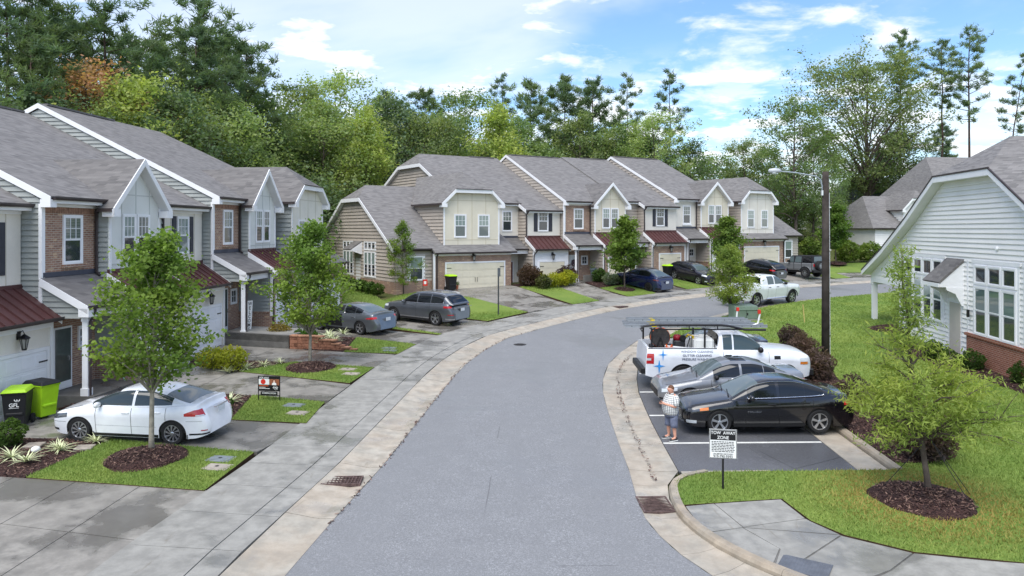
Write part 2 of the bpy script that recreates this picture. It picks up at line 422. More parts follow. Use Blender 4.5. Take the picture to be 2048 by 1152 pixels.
def sheet(name, pts, off, mat, th=.05, parent=None, kind=None, side=None):
    """flat piece following the terrain; pts in plan"""
    me = bpy.data.meshes.new(name); bm = bmesh.new()
    top = [bm.verts.new((x, y, zg(x, y) + off)) for x, y in pts]
    f = bm.faces.new(top)
    if f.normal.z < 0: f.normal_flip()
    ex = bmesh.ops.extrude_face_region(bm, geom=[f]); vs_ = [g for g in ex['geom'] if isinstance(g, bmesh.types.BMVert)]
    for v in vs_: v.co.z -= th
    bmesh.ops.recalc_face_normals(bm, faces=bm.faces)
    bmesh.ops.triangulate(bm, faces=[q for q in bm.faces if len(q.verts) > 4])
    if side:
        for q in bm.faces:
            if abs(q.normal.z) < .5: q.material_index = 1
    bm.to_mesh(me); bm.free(); me.materials.append(mat)
    if side: me.materials.append(side)
    me.update()
    return link(name, me, parent, kind=kind)
def bil(A, B, C, D, s, t):
    A, B, C, D = (np.array(q, float) for q in (A, B, C, D))
    return (A * (1 - s) + B * s) * (1 - t) + (D * (1 - s) + C * s) * t
def slabs(parent, A, B, C, D, ns, nt_, off, mat, gap=.012, th=.06, name='slab'):
    """A->B along s, A->D along t : ns x nt_ separate slabs with open joints"""
    for i in range(ns):
        for j in range(nt_):
            L1 = np.linalg.norm(np.array(B, float) - np.array(A, float)) / ns; L2 = np.linalg.norm(np.array(D, float) - np.array(A, float)) / nt_
            g1 = gap / L1; g2 = gap / L2
            q = [bil(A, B, C, D, (i + a) / ns, (j + b) / nt_) for a, b in ((g1, g2), (1 - g1, g2), (1 - g1, 1 - g2), (g1, 1 - g2))]
            n = 1 if zg(*q[0]) - .03 * (q[0][1] - 20) < 1e-6 else 3
            mb = MB(); P = [[None] * (n + 1) for _ in range(n + 1)]
            for a in range(n + 1):
                for b in range(n + 1):
                    x, y = bil(q[0], q[1], q[2], q[3], a / n, b / n); P[a][b] = (x, y, zg(x, y) + off)
            mb.grid(P)
            rim = [P[a][0] for a in range(n + 1)] + [P[n][b] for b in range(1, n + 1)] + [P[a][n] for a in range(n - 1, -1, -1)] + [P[0][b] for b in range(n - 1, 0, -1)]
            for k in range(len(rim)):
                a, b = rim[k], rim[(k + 1) % len(rim)]
                mb.poly([a, b, (b[0], b[1], b[2] - th), (a[0], a[1], a[2] - th)])
            mb.build(name, mat, parent, fix=False)

ROAD_L = catmull([(-4.9, -6), (-4.55, 4), (-4.2, 10), (-4.0, 13.1), (-3.75, 15), (-3.47, 16.9), (-3.2, 18.9), (-2.86, 22.2), (-2.55, 25.2), (-1.9, 30.7), (-.5, 36.1), (1.3, 39.3), (3.6, 42.7), (7.16, 47.4), (14.4, 54.1), (22.6, 59.4), (31.4, 63.8), (45, 69.5), (75, 81)])
ROAD_R = catmull([(40, 8.0), (14, 8.6), (7.5, 9.6), (4.9, 11.2), (4.0, 12.35), (3.51, 13.1), (3.14, 13.9), (2.9, 14.7), (2.76, 15.55), (2.76, 16.5), (2.81, 17.4), (2.87, 18.4), (2.91, 20.4), (2.97, 22.2), (3.04, 23.9), (3.16, 26), (3.4, 28), (3.95, 30.7), (4.85, 33.3), (6.3, 36.7), (8.1, 39.7), (10.2, 42.4), (12.7, 45.2), (15.94, 48.5), (19.6, 51.4), (22.2, 53.1), (27.4, 55.8), (42, 62), (75, 76)])
road_poly = [tuple(p) for p in resample(ROAD_L, 1.0)] + [tuple(p) for p in resample(ROAD_R, 1.0)[::-1]] + [(40, -6)]
tag(sheet('road', road_poly, 0.0, MAT_ROAD, .05), kind='structure')

# left gutter, planting strip slabs and sidewalk, one object per cast piece
walk = empty('sidewalk', kind='structure'); gut = empty('gutter', kind='structure')
c0 = resample(ROAD_L, 3.05); c1, c2 = offset(c0, .32), offset(c0, 1.06)
for i in range(3, len(c0) - 1):
    if c0[i][0] > 48: break
    mb = MB(); rows = []
    for t in (.004, .996):
        rows.append([(*(a[i] * (1 - t) + a[i + 1] * t), zg(*(a[i] * (1 - t) + a[i + 1] * t)) + dz) for a, dz in ((c0, .006), (c1, -.02), (c2, .075))])
    mb.grid(rows)
    for a in rows: mb.poly(a + [(p[0], p[1], p[2] - .1) for p in a[::-1]])
    b0, b1 = rows[0][2], rows[1][2]; mb.poly([b0, b1, (b1[0], b1[1], b1[2] - .15), (b0[0], b0[1], b0[2] - .15)])
    mb.build('gutter_slab', MAT_GUT, gut, fix=False)
s0 = resample(ROAD_L, 1.52)
for o0, o1, nm in ((1.075, 1.66, 'strip_slab'), (1.662, 3.36, 'walk_slab')):
    a, b = offset(s0, o0), offset(s0, o1)
    for i in range(5, len(s0) - 1):
        if s0[i][0] > 40: break
        slabs(walk, a[i], a[i + 1], b[i + 1], b[i], 1, 1, .075 if o0 < 1.5 else .08, MAT_CONC, .009, .08, nm)

# right gutter against the parking bay and round the island
pairs = [((4.9, 11.2), (5.6, 12.15)), ((4.0, 12.35), (4.62, 13.0)), ((3.51, 13.1), (4.2, 13.55)), ((3.14, 13.9), (3.85, 14.15)), ((2.9, 14.7), (3.62, 14.75)), ((2.76, 15.55), (3.46, 15.55)), ((2.76, 16.5), (3.46, 16.5)), ((2.81, 17.4), (3.6, 17.35)), ((2.87, 18.4), (4.04, 18.25)),
         ((2.91, 20.4), (4.09, 20.4)), ((2.97, 22.2), (4.15, 22.2)), ((3.04, 23.9), (4.24, 23.9)), ((3.16, 26), (4.38, 26)), ((3.4, 28), (4.65, 28)), ((3.95, 30.7), (5.1, 30.4)), ((4.85, 33.3), (5.9, 32.8)), ((6.3, 36.7), (7.15, 36.15)), ((8.1, 39.7), (8.75, 39.2)), ((10.2, 42.4), (10.75, 41.9)), ((12.7, 45.2), (13.2, 44.7)), ((15.94, 48.5), (16.35, 48)), ((19.6, 51.4), (19.95, 50.9)), ((22.2, 53.1), (22.5, 52.6)), ((27.4, 55.8), (27.65, 55.3)), ((42, 62), (42.3, 61.4))]
gr = empty('gutter', kind='structure')
for k in range(len(pairs) - 1):
    (e0, i0), (e1, i1) = (tuple(np.array(q, float) for q in p) for p in (pairs[k], pairs[k + 1]))
    nseg = 2 if np.linalg.norm(e1 - e0) > 2.6 else 1
    for s in range(nseg):
        rows = []
        for t in ((s + .006) / nseg, (s + .994) / nseg):
            a = e0 * (1 - t) + e1 * t; b = i0 * (1 - t) + i1 * t; rows.append([(*q, zg(*q) + dz) for q, dz in ((a, .008), (a * .5 + b * .5, -.016), (a * .15 + b * .85, .006), (b, .02))])
        mb = MB(); mb.grid(rows)
        for r in rows: mb.poly(r + [(p[0], p[1], p[2] - .1) for p in r[::-1]])
        mb.build('gutter_slab', MAT_GUT, gr, fix=False)

# parking bay, rear gutter, kerbs, stall lines
park = [(4.06, 18.25), (4.11, 20.4), (4.17, 22.2), (4.26, 23.9), (4.4, 26), (4.67, 28), (5.12, 30.4), (5.92, 32.8), (9.0, 33.0), (8.62, 26), (8.48, 20.6), (8.45, 18.35)]
tag(sheet('parking_bay', park, .014, MAT_PARK), kind='structure')
pg = empty('gutter', kind='structure')
for k in range(5):
    y0, y1 = 18.3 + k * 3, 18.3 + k * 3 + 2.985; f = lambda y: 8.46 + max(0, y - 20) * .040
    sheet('gutter_slab', [(f(y0), y0), (f(y0) + .76, y0), (f(y1) + .76, y1), (f(y1), y1)], .017, MAT_GUT, .06, pg)
for k in range(2): sheet('gutter_slab', [(4.1 + k * 2.2, 18.0), (6.29 + k * 2.2, 18.03), (6.29 + k * 2.2, 18.30), (4.1 + k * 2.2, 18.22)], .03, MAT_GUT, .06, pg)
def kerb(name, pts, wd=.19, h=.15, step=2.8, mat=None):
    root = empty(name, kind='structure'); c = catmull(pts, .25); d = np.r_[0, np.cumsum(np.linalg.norm(np.diff(c, axis=0), axis=1))]
    nseg = max(1, round(d[-1] / step))
    for s in range(nseg):
        ss = np.linspace(d[-1] * s / nseg + .004, d[-1] * (s + 1) / nseg - .004, max(4, int(step / .3)))
        q = np.c_[np.interp(ss, d, c[:, 0]), np.interp(ss, d, c[:, 1])]
        o1, o2, o3 = offset(q, .035), offset(q, .075), offset(q, wd)
        rows = [[(*q[i], zg(*q[i]) - .04), (*q[i], zg(*q[i]) + h * .55), (*o1[i], zg(*q[i]) + h * .93), (*o2[i], zg(*q[i]) + h), (*o3[i], zg(*q[i]) + h), (*o3[i], zg(*q[i]) - .05)] for i in range(len(q))]
        mb = MB(); mb.grid(rows); mb.poly(rows[0][::-1]); mb.poly(rows[-1]); mb.build('kerb_stone', mat or MAT_CURB, root, fix=False)
kerb('kerb', [(9.72, 33.0), (9.5, 28), (9.34, 23), (9.24, 18.12)])
kerb('kerb', [(4.6, 18.08), (4.02, 17.78), (3.66, 17.35), (3.49, 16.6), (3.45, 15.6), (3.62, 14.75), (3.86, 14.15), (4.22, 13.55), (4.65, 13.0), (5.6, 12.15), (7.6, 11.3), (13, 10.6)])
for i, (y, xa, xb) in enumerate(((20.42, 4.12, 8.46), (23.13, 4.24, 8.6), (26.05, 4.44, 8.75), (28.93, 4.9, 8.85))):
    tag(sheet('stall_line', [(xa, y - .05), (xb, y + .05), (xb, y + .155), (xa, y + .055)], .0185, MAT_PAINT, .004), kind='structure')

# near-right ramp sidewalk
rw = empty('sidewalk', kind='structure')
sheet('walk_base', [(3.7, 15.85), (5.8, 16.2), (6.0, 15.1), (6.4, 14.45), (7.35, 13.74), (9.1, 13.35), (14, 12.75), (14, 11.3), (9.5, 11.9), (5.8, 12.2), (4.75, 13.1), (4.3, 13.65), (3.9, 14.3), (3.75, 14.9)], .10, MAT_WALLC, .1, rw)
for q in ([(3.68, 15.88), (4.31, 16.02), (4.56, 14.84), (3.87, 14.64), (3.72, 15.2)], [(4.33, 16.02), (5.82, 16.25), (5.96, 15.27), (4.58, 14.86)],
          [(4.60, 14.84), (5.97, 15.24), (6.02, 15.1), (6.33, 14.52)], [(3.89, 14.61), (4.55, 14.81), (4.96, 13.92), (4.62, 13.3), (4.3, 13.75)],
          [(4.58, 14.81), (6.33, 14.48), (4.83, 13.13), (4.66, 13.26), (4.98, 13.9)], [(6.35, 14.45), (7.33, 13.74), (6.6, 13.1), (5.5, 12.5), (4.86, 13.1)], [(7.36, 13.72), (8.45, 13.44), (9.1, 13.33), (9.5, 12.2), (5.6, 12.4), (6.63, 13.08)], [(9.12, 13.32), (14, 12.75), (14, 11.3), (9.5, 12.18)]):
    sheet('walk_slab', q, .115, MAT_CONC, .1, rw)

# ---------------------------------------------------------------- driveways of the near row
dr = empty('driveway', kind='structure')
NEARD = [((-15.2, 12.3), (-7.55, 9.2), (-6.86, 16.88), (-15.0, 18.22), 5, 3), ((-15.0, 20.75), (-6.62, 19.5), (-5.95, 21.97), (-14.6, 23.55), 3, 1),
         ((-13.7, 26.6), (-6.03, 24.6), (-5.78, 26.9), (-13.3, 30.3), 3, 1), ((-13.9, 31.6), (-5.42, 29.8), (-4.9, 32.3), (-13.5, 34.6), 3, 1),
         ((-12.3, 38.0), (-4.38, 34.8), (-3.6, 37.15), (-12.0, 41.6), 3, 1), ((-11.9, 42.4), (-3.42, 37.7), (-1.33, 41.5), (-11.3, 47.8), 3, 2)]
for A, B, C, D, ns, n2 in NEARD: slabs(dr, A, B, C, D, ns, n2, .078, MAT_DRIVE, .01, .1)
df = empty('driveway', kind='structure')
FARD = [(FW(-11.0, 1.7), (1.02, 45.4), (3.95, 48.75), FW(-4.7, 1.7), 3, 2), (FW(-2.2, 1.0), (6.05, 50.8), (8.2, 53.0), FW(1.3, 1.0), 3, 1), (FW(3.6, 2.0), (10.7, 55.0), (13.4, 57.4), FW(7.6, 2.0), 3, 1),
        (FW(9.2, 2.2), (15.9, 59.2), (18.3, 60.6), FW(13.2, 2.2), 3, 1), (FW(15.9, 2.6), (20.6, 61.9), (22.6, 63.1), FW(19.9, 2.6), 3, 1), (FW(20.4, 2.6), (23.6, 63.6), (28.2, 66.0), FW(26.6, 2.6), 3, 2),
        ((30.5, 70.5), (30.5, 67.2), (36.5, 70.0), (36.5, 73), 2, 1)]
for A, B, C, D, ns, n2 in FARD: slabs(df, A[:2], B[:2], C[:2], D[:2], ns, n2, .078, MAT_DRIVE, .01, .1)

# ---------------------------------------------------------------- lawns, beds
def inside(poly, x, y):
    r = np.zeros(len(x), bool); n = len(poly); j = n - 1
    for i in range(n):
        xi, yi = poly[i]; xj, yj = poly[j]
        c = ((yi > y) != (yj > y)); r ^= c & (x < (xj - xi) * (y - yi) / ((yj - yi) + 1e-12) + xi); j = i
    return r
zgv = np.vectorize(zg)
def blade_mat():
    t = NT('grass_blades'); p = t.coord('Position')
    n1 = t.noise(p, .45, 5, .6, .2); n2 = t.noise(p, 6, 4, .7); n3 = t.noise(p, 30, 2, .6)
    col = t.mix(t.ramp(n1, .34, .66), (.215, .320, .070, 1), (.325, .405, .100, 1))
    col = t.mix(t.ramp(n2, .5, .8, 0, .45), col, (.38, .39, .12, 1))
    col = t.mix(t.ramp(n3, .35, .7, 0, .5), col, (.13, .225, .035, 1))
    ring = t.n('ShaderNodeVectorMath'); ring.operation = 'DISTANCE'; t.l(p, ring.inputs[0]); ring.inputs[1].default_value = (8.9, 16.2, -.1)
    dry = t.math('MULTIPLY', t.ramp(ring.outputs['Value'], 2.9, 1.1), t.ramp(n2, .30, .52))
    col = t.mix(t.math('MULTIPLY', dry, .8), col, srgb(176, 146, 84))
    t.set(col, .6, spec=.25)
    tr = t.n('ShaderNodeBsdfTranslucent'); t.l(col, tr.inputs[0]); mx = t.n('ShaderNodeMixShader'); mx.inputs[0].default_value = .3
    t.l(t.b.outputs[0], mx.inputs[1]); t.l(tr.outputs[0], mx.inputs[2]); t.l(mx.outputs[0], t.o.inputs[0])
    return t.m
MAT_BLADE = blade_mat()
HOLES = []
def blades(name, poly, dens, h, wd, off, holes=(), label='', ymax=None, ymin=None):
    P = np.array(poly); lo = P.min(0); hi = P.max(0)
    if ymax: hi[1] = min(hi[1], ymax)
    if ymin: lo[1] = max(lo[1], ymin)
    n = int((hi[0] - lo[0]) * (hi[1] - lo[1]) * dens)
    x = RNG.uniform(lo[0], hi[0], n); y = RNG.uniform(lo[1], hi[1], n)
    k = inside(poly, x, y)
    for hc in holes:
        if len(hc) == 3: k &= (x - hc[0]) ** 2 + (y - hc[1]) ** 2 > hc[2] ** 2
        else: k &= ~inside(hc, x, y)
    k &= (np.abs(x) < y * .80 + 1)
    x, y = x[k], y[k]; n = len(x)
    if not n: return None
    z = .03 * (y - 20) + off if hi[1] < 44 or lo[0] > 3 and hi[1] < 58 and name == 'g' else zgv(x, y) + off
    a = RNG.uniform(0, 2 * np.pi, n); hh = h * RNG.uniform(.55, 1.35, n); ww = wd * RNG.uniform(.7, 1.3, n)
    l = RNG.normal(0, .5, (n, 2)) * hh[:, None]
    V = np.empty((n, 3, 3), np.float32)
    V[:, 0] = np.c_[x - np.cos(a) * ww, y - np.sin(a) * ww, z]; V[:, 1] = np.c_[x + np.cos(a) * ww, y + np.sin(a) * ww, z]
    V[:, 2] = np.c_[x + l[:, 0], y + l[:, 1], z + hh]
    o = link(name, np_mesh(name, V.reshape(-1, 3), np.arange(3 * n).reshape(-1, 3), MAT_BLADE))
    return tag(o, label, 'grass', kind='stuff')
def lawn(pts, off=.098, dens=700, h=.055, wd=.011, holes=(), label=''):
    tag(sheet('lawn', pts, off, MAT_LAWN, .14, side=MAT_SOIL), kind='structure')
    # worn soil lip along the edge
    P = np.array(pts)
    return blades('grass', pts, dens, h, wd, off, holes, label)
RINGS = dict(right=(8.9, 16.25, 1.06), l0=(-9.25, 18.95, .98), l2=(-7.95, 29.6, .98))
lawn([(-11.42, 17.62), (-6.9, 16.82), (-6.68, 19.42), (-10.95, 20.5)], dens=1300, holes=[RINGS['l0'], (-7.33, 18.9, .28), (-7.18, 18.3, .28)], label='grass of the nearest lawn patch under the round maple by the white sedan')
lawn([(-8.4, 22.42), (-6.05, 22.06), (-6.1, 24.42), (-8.75, 25.35)], dens=1000, holes=[(-6.97, 24.0, .27), (-6.6, 23.1, .27)], label='grass of the lawn patch holding the for sale sign')
lawn([(-10.55, 28.95), (-5.85, 27.05), (-5.46, 29.65), (-8.92, 30.74)], dens=800, holes=[RINGS['l2'], (-6.4, 29.3, .27), (-6.1, 28.5, .27)], label='grass of the lawn patch round the second maple')
lawn([(-7.35, 32.85), (-4.94, 32.43), (-4.45, 34.66), (-7.55, 36.5)], dens=600, h=.06, wd=.014, label='grass of the lawn patch beside the red block wall')
lawn([(-7.0, 39.6), (-3.62, 37.25), (-3.5, 37.5), (-6.8, 40.1)], dens=400, h=.06, wd=.015, label='thin grass strip between the two grey cars')
lawn([(-3.9, 43.7), (-1.38, 41.7), (.95, 45.25), (-2.6, 50.2), (-6.3, 52.2), (-8.4, 48.6)], dens=300, h=.06, wd=.018, label='grass patch with the grey sign post by the wide driveway')
lawn([(.5, 55.3), (3.97, 48.85), (5.9, 50.7), (3.1, 56.6)], dens=300, h=.06, wd=.018, label='long grass strip below the yellow shrubs')
lawn([(6.55, 56.2), (8.25, 53.05), (10.55, 54.95), (9.4, 58.8)], dens=300, h=.06, wd=.018, label='grass patch round the tree by the blue car')
lawn([(12.2, 60.3), (13.45, 57.5), (15.75, 59.1), (13.5, 62.2)], dens=250, h=.06, wd=.018, label='grass patch between the blue car and the black crossover')
lawn([(17.6, 63.5), (18.4, 60.7), (20.4, 61.8), (18.4, 64.6)], dens=250, h=.06, wd=.018, label='grass patch behind the white pickup cab')
lawn([(22.4, 66.3), (22.7, 63.2), (23.5, 63.55), (23.1, 66.8)], dens=250, h=.06, wd=.018, label='grass strip between the black crossover and the grey off-roader')
lawn([(-14, 47.8), (-11.2, 48.2), (-4.2, 43.6), (-8.6, 49.0), (-9.5, 51.4), (-17, 62), (-22, 60)], dens=220, h=.06, wd=.018, label='lawn between the near row and the far row of houses')
LAWN_R = [(3.70, 17.2), (4.08, 17.68), (4.66, 17.95), (9.46, 18.1), (9.54, 22), (9.92, 33.1), (6.3, 33.4), (7.25, 36.1), (8.85, 39.1), (10.85, 41.8), (13.3, 44.6), (16.45, 47.9), (20.05, 50.8), (22.6, 52.5), (27.7, 55.2), (42, 61.2), (70, 72.3), (80, 40), (80, 12.5), (14, 12.78), (9.12, 13.37), (7.4, 13.78), (6.43, 14.5), (6.04, 15.16), (5.86, 16.3), (3.66, 15.96), (3.62, 16.6)]
tag(sheet('lawn', LAWN_R, .115, MAT_LAWN, .13, side=MAT_SOIL), kind='structure')
BED_P = [(9.48, 18.55), (9.56, 22), (9.72, 27.2), (10.2, 29.5), (11.4, 34.4), (13.1, 34.5), (13.0, 31.5), (11.9, 27.3), (11.4, 24.2), (11.25, 21.6), (11.35, 19.3), (10.4, 18.55)]
BED_H = [(17.0, 33.5), (18.9, 33.5), (19.3, 22), (17.4, 22), (17.3, 26), (16.9, 30)]
for nm, y0, y1, de, h_, wd_ in (('grass', 13, 24, 620, .06, .013), ('grass', 24, 36, 260, .065, .02), ('grass', 36, 57, 110, .07, .03)):
    blades(nm, LAWN_R, de, h_, wd_, .115, [RINGS['right'], BED_P, BED_H, (19.7, 38.6, 1.2)], {13: 'near lawn grass round the mulch ring by the tow sign', 24: 'middle lawn grass between the parked cars and the white house', 36: 'far lawn grass along the inside of the bend'}[y0], y1, y0)
tag(sheet('lawn', [(28.6, 66.3), (30.3, 67.2), (30.3, 70.5), (36.7, 73), (36.7, 70.2), (60, 79), (60, 82), (27.5, 79.5), (27.2, 73)], .11, MAT_LAWN, .15), kind='structure')

def chips(name, poly, dens, off, label, circ=None, dome=0, parent=None):
    P = np.array(poly); lo = P.min(0); hi = P.max(0); n = int((hi[0] - lo[0]) * (hi[1] - lo[1]) * dens)
    x = RNG.uniform(lo[0], hi[0], n); y = RNG.uniform(lo[1], hi[1], n); k = inside(poly, x, y)
    x, y = x[k], y[k]; n = len(x); z = zgv(x, y) + off
    if circ: z += dome * np.clip(1 - ((x - circ[0]) ** 2 + (y - circ[1]) ** 2) / circ[2] ** 2, 0, 1)
    a = RNG.uniform(0, 6.28, n); l = RNG.uniform(.02, .05, n); wd = RNG.uniform(.006, .014, n)
    d = np.c_[np.cos(a), np.sin(a), RNG.normal(0, .35, n)] * l[:, None]; e = np.c_[-np.sin(a), np.cos(a), RNG.normal(0, .3, n)] * wd[:, None]
    c = np.c_[x, y, z + RNG.uniform(.0, .02, n)]
    V = np.stack([c - d - e, c + d - e, c + d + e, c - d + e], 1)
    o = link(name, np_mesh(name, V.reshape(-1, 3), np.arange(4 * n).reshape(-1, 4), [MAT_CHIP1, MAT_CHIP2, MAT_CHIP3], mat_idx=RNG.integers(0, 3, n)), parent)
    o['kind'] = 'stuff'
    return o
MAT_CHIP1 = M('mulch_chip_dark', srgb(54, 38, 36), .85, .2, 8); MAT_CHIP2 = M('mulch_chip_mid', srgb(86, 62, 56), .85, .2, 8); MAT_CHIP3 = M('mulch_chip_light', srgb(124, 98, 86), .85, .2, 8)
def bed(pts, label, off=.10, dens=260):
    r = sheet('mulch_bed', pts, off, MAT_MULCH, .12); tag(r, kind='structure')
    chips('mulch_chips', pts, dens, off, label, parent=r)
bed([(-15.0, 18.1), (-11.46, 17.64), (-10.98, 20.5), (-14.9, 20.68)], '')
bed([(-14.3, 23.65), (-8.42, 22.5), (-8.78, 25.3), (-13.8, 26.5)], '', .09)
bed([(-13.2, 30.4), (-10.6, 29.0), (-8.95, 30.72), (-13.6, 31.5)], '', .09)
bed([(-9.3, 33.55), (-7.4, 32.9), (-7.6, 36.45), (-12.3, 37.9), (-12.6, 36.2)], '', .10, 120)
bed(BED_P, '', .14, 300); bed(BED_H, '', .14, 150)
bed([FW(-4.55, 1.6)[:2], (.55, 55.25), (3.05, 56.55), FW(-2.3, 1.1)[:2]], '', .10, 60)
bed([FW(1.5, 2.9)[:2], (6.6, 56.3), (8.6, 58.6), FW(3.5, 2.4)[:2]], '', .10, 60)
def mound(cx, cy, r, h, label):
    n = 40; prof = [(1.0, 0), (.93, .35), (.75, .62), (.5, .82), (.25, .95), (.0, 1.0)]; mb = MB(); V = []
    wob = [1 + .05 * math.sin(3 * a) + .03 * math.sin(7 * a + 1) for a in np.linspace(0, 2 * math.pi, n, endpoint=False)]
    rows = [[(cx + math.cos(2 * math.pi * j / n) * r * q * wob[j % n], cy + math.sin(2 * math.pi * j / n) * r * q * wob[j % n], zg(cx, cy + math.sin(2 * math.pi * j / n) * r * q) + .105 + h * hh) for j in range(n + 1)] for q, hh in prof]
    o = mb.grid(rows).build('mulch_ring', MAT_MULCH, fix=False, smooth=True); tag(o, kind='structure')
    poly = [(cx + math.cos(a) * r * .97, cy + math.sin(a) * r * .97) for a in np.linspace(0, 6.28, 30)]
    chips('mulch_chips', poly, 420, .13, '', (cx, cy, r), h, o)
mound(8.9, 16.25, 1.06, .16, ''); mound(-9.25, 18.95, .98, .15, ''); mound(-7.95, 29.6, .98, .15, ''); mound(8.4, 56.0, .8, .14, '')
mound(19.7, 38.6, 1.2, .2, ''); mound(33.5, 77.5, 1.1, .2, '')

def litter(path, wd, dens, label):
    c = resample(catmull(path, .4), .4); a, b = offset(c, wd), offset(c, -wd); poly = [tuple(q) for q in a] + [tuple(q) for q in b[::-1]]
    o = chips('leaf_litter', poly, dens, .012, label); tag(o, label, 'litter', kind='stuff')
litter([(3.35, 17.6), (3.45, 20.4), (3.55, 23.9), (3.75, 26.5), (4.05, 28.6), (4.5, 30.6), (5.3, 33.0)], .07, 130, 'thin line of leaf litter along the right gutter')
litter([(-3.75, 14.9), (-3.48, 16.9), (-3.2, 18.9), (-2.86, 22.2), (-2.55, 25.2), (-1.9, 30.7), (-.5, 36.1), (1.3, 39.3)], .06, 110, 'thin line of leaf litter along the left gutter')
# ---------------------------------------------------------------- house parts (local frame: x along facade, y into the house, z up)
_WC = {}
def window_mesh(w, h, style):
    """white frame with rails and glazing bars; returns (frame mesh, [(pane mesh, material)])"""
    key = (round(w, 3), round(h, 3), style)
    if key in _WC: return _WC[key]
    f = MB(); t = .075; d0, d1 = -.055, .0
    for a in ((-w / 2 - t, -w / 2, -t, h + t), (w / 2, w / 2 + t, -t, h + t), (-w / 2, w / 2, h, h + t), (-w / 2, w / 2, -t, 0)): f.box(a[0], a[1], d0, d1, a[2], a[3])
    s = .035
    panes = []
    def sash(x0, x1, z0, z1, dy, bars):
        for a in ((x0, x0 + s, z0, z1), (x1 - s, x1, z0, z1), (x0 + s, x1 - s, z0, z0 + s), (x0 + s, x1 - s, z1 - s, z1)): f.box(a[0], a[1], d0 + .02 + dy, d1 + dy * .2 - .001, a[2], a[3])
        panes.append((x0 + s, x1 - s, z0 + s, z1 - s, -.018 + dy))
        nx, nz = bars; b = .011
        for k in range(1, nx): xx = x0 + (x1 - x0) * k / nx; f.box(xx - b, xx + b, -.032 + dy, -.012 + dy, z0 + s, z1 - s)
        for k in range(1, nz): zz = z0 + (z1 - z0) * k / nz; f.box(x0 + s, x1 - s, -.0315 + dy, -.0125 + dy, zz - b, zz + b)
    x0, x1 = -w / 2, w / 2
    if style == 'hung': sash(x0, x1, h / 2, h, -.012, (3, 2)); sash(x0, x1, 0, h / 2, .0, (1, 1))
    elif style == 'plain': sash(x0, x1, h / 2, h, -.012, (1, 1)); sash(x0, x1, 0, h / 2, 0, (1, 1))
    elif style == 'small': sash(x0, x1, 0, h, 0, (2, 2))
    elif style == 'single': sash(x0, x1, 0, h, 0, (1, 1))
    pm = []
    for (a, b, c, d, y) in panes:
        pm.append(MB().poly([(a, y, c), (b, y, c), (b, y, d), (a, y, d)]).mesh('pane', MAT_GLASS, fix=False))
    r = (f.mesh('window', MAT_TRIM), pm); _WC[key] = r; return r
def window(parent, x, y, z, w, h, style='hung', rz=0, glass=None, sill=None):
    fm, pm = window_mesh(w, h, style)
    o = link('window', fm, parent, (x, y, z), (0, 0, rz))
    gl = glass or [MAT_GLASS_BL, MAT_GLASS_DK]
    for i, p in enumerate(pm):
        q = link('pane', p, o); q.material_slots[0].link = 'OBJECT'; q.material_slots[0].material = gl[min(i, len(gl) - 1)]
    if sill is not None:
        MB().box(-w / 2 - .15, w / 2 + .15, -.10, 0, -.19, -.078).build('sill', sill, o)
    return o
def shutter(parent, x, y, z, w, h):
    mb = MB(); mb.box(-w / 2, w / 2, -.035, 0, 0, h)
    for a, b in ((.06, .47), (.53, .94)):
        mb.box(-w / 2 + .05, w / 2 - .05, -.048, -.035, a * h, b * h)
    return mb.build('shutter', MAT_SHUT, parent, (x, y, z), bevel=.006)
def lap(parent, wall, mat, x0f, x1f, z0, z1, y, axis='x', expo=.178, pieces=True, out_=-1):
    """lap siding boards; x0f/x1f give the run's ends at height z. axis 'x': wall in plane y, faces out_*y ; axis 'y': wall in plane x=y-arg"""
    expo = expo if pieces else max(expo, .25); n = max(1, round((z1 - z0) / expo)); e = (z1 - z0) / n; mb = MB(); objs = 0
    for k in range(n):
        a, b = z0 + k * e, z0 + (k + 1) * e
        l0, l1, r0, r1 = x0f(a), x0f(b), x1f(a), x1f(b)
        if r0 - l0 < .03 and r1 - l1 < .03: continue
        r0, r1 = max(r0, l0 + .005), max(r1, l1 + .005)
        pl = lambda s, d, zz: (s, y + out_ * d, zz) if axis == 'x' else (y + out_ * d, s, zz)
        dp = .06 if pieces else .075; bot = [pl(l0, .0, a - .012), pl(r0, .0, a - .012), pl(r0, dp, a - .012), pl(l0, dp, a - .012)]
        top = [pl(l1, .0, b), pl(r1, .0, b), pl(r1, .009, b), pl(l1, .009, b)]
        if pieces: MB().hexa(bot, top).build('siding_board', mat, wall)
        else: mb.hexa(bot, top)
    if not pieces: mb.build('siding_boards', mat, wall, kind='stuff')
def C_(v): return lambda z: v
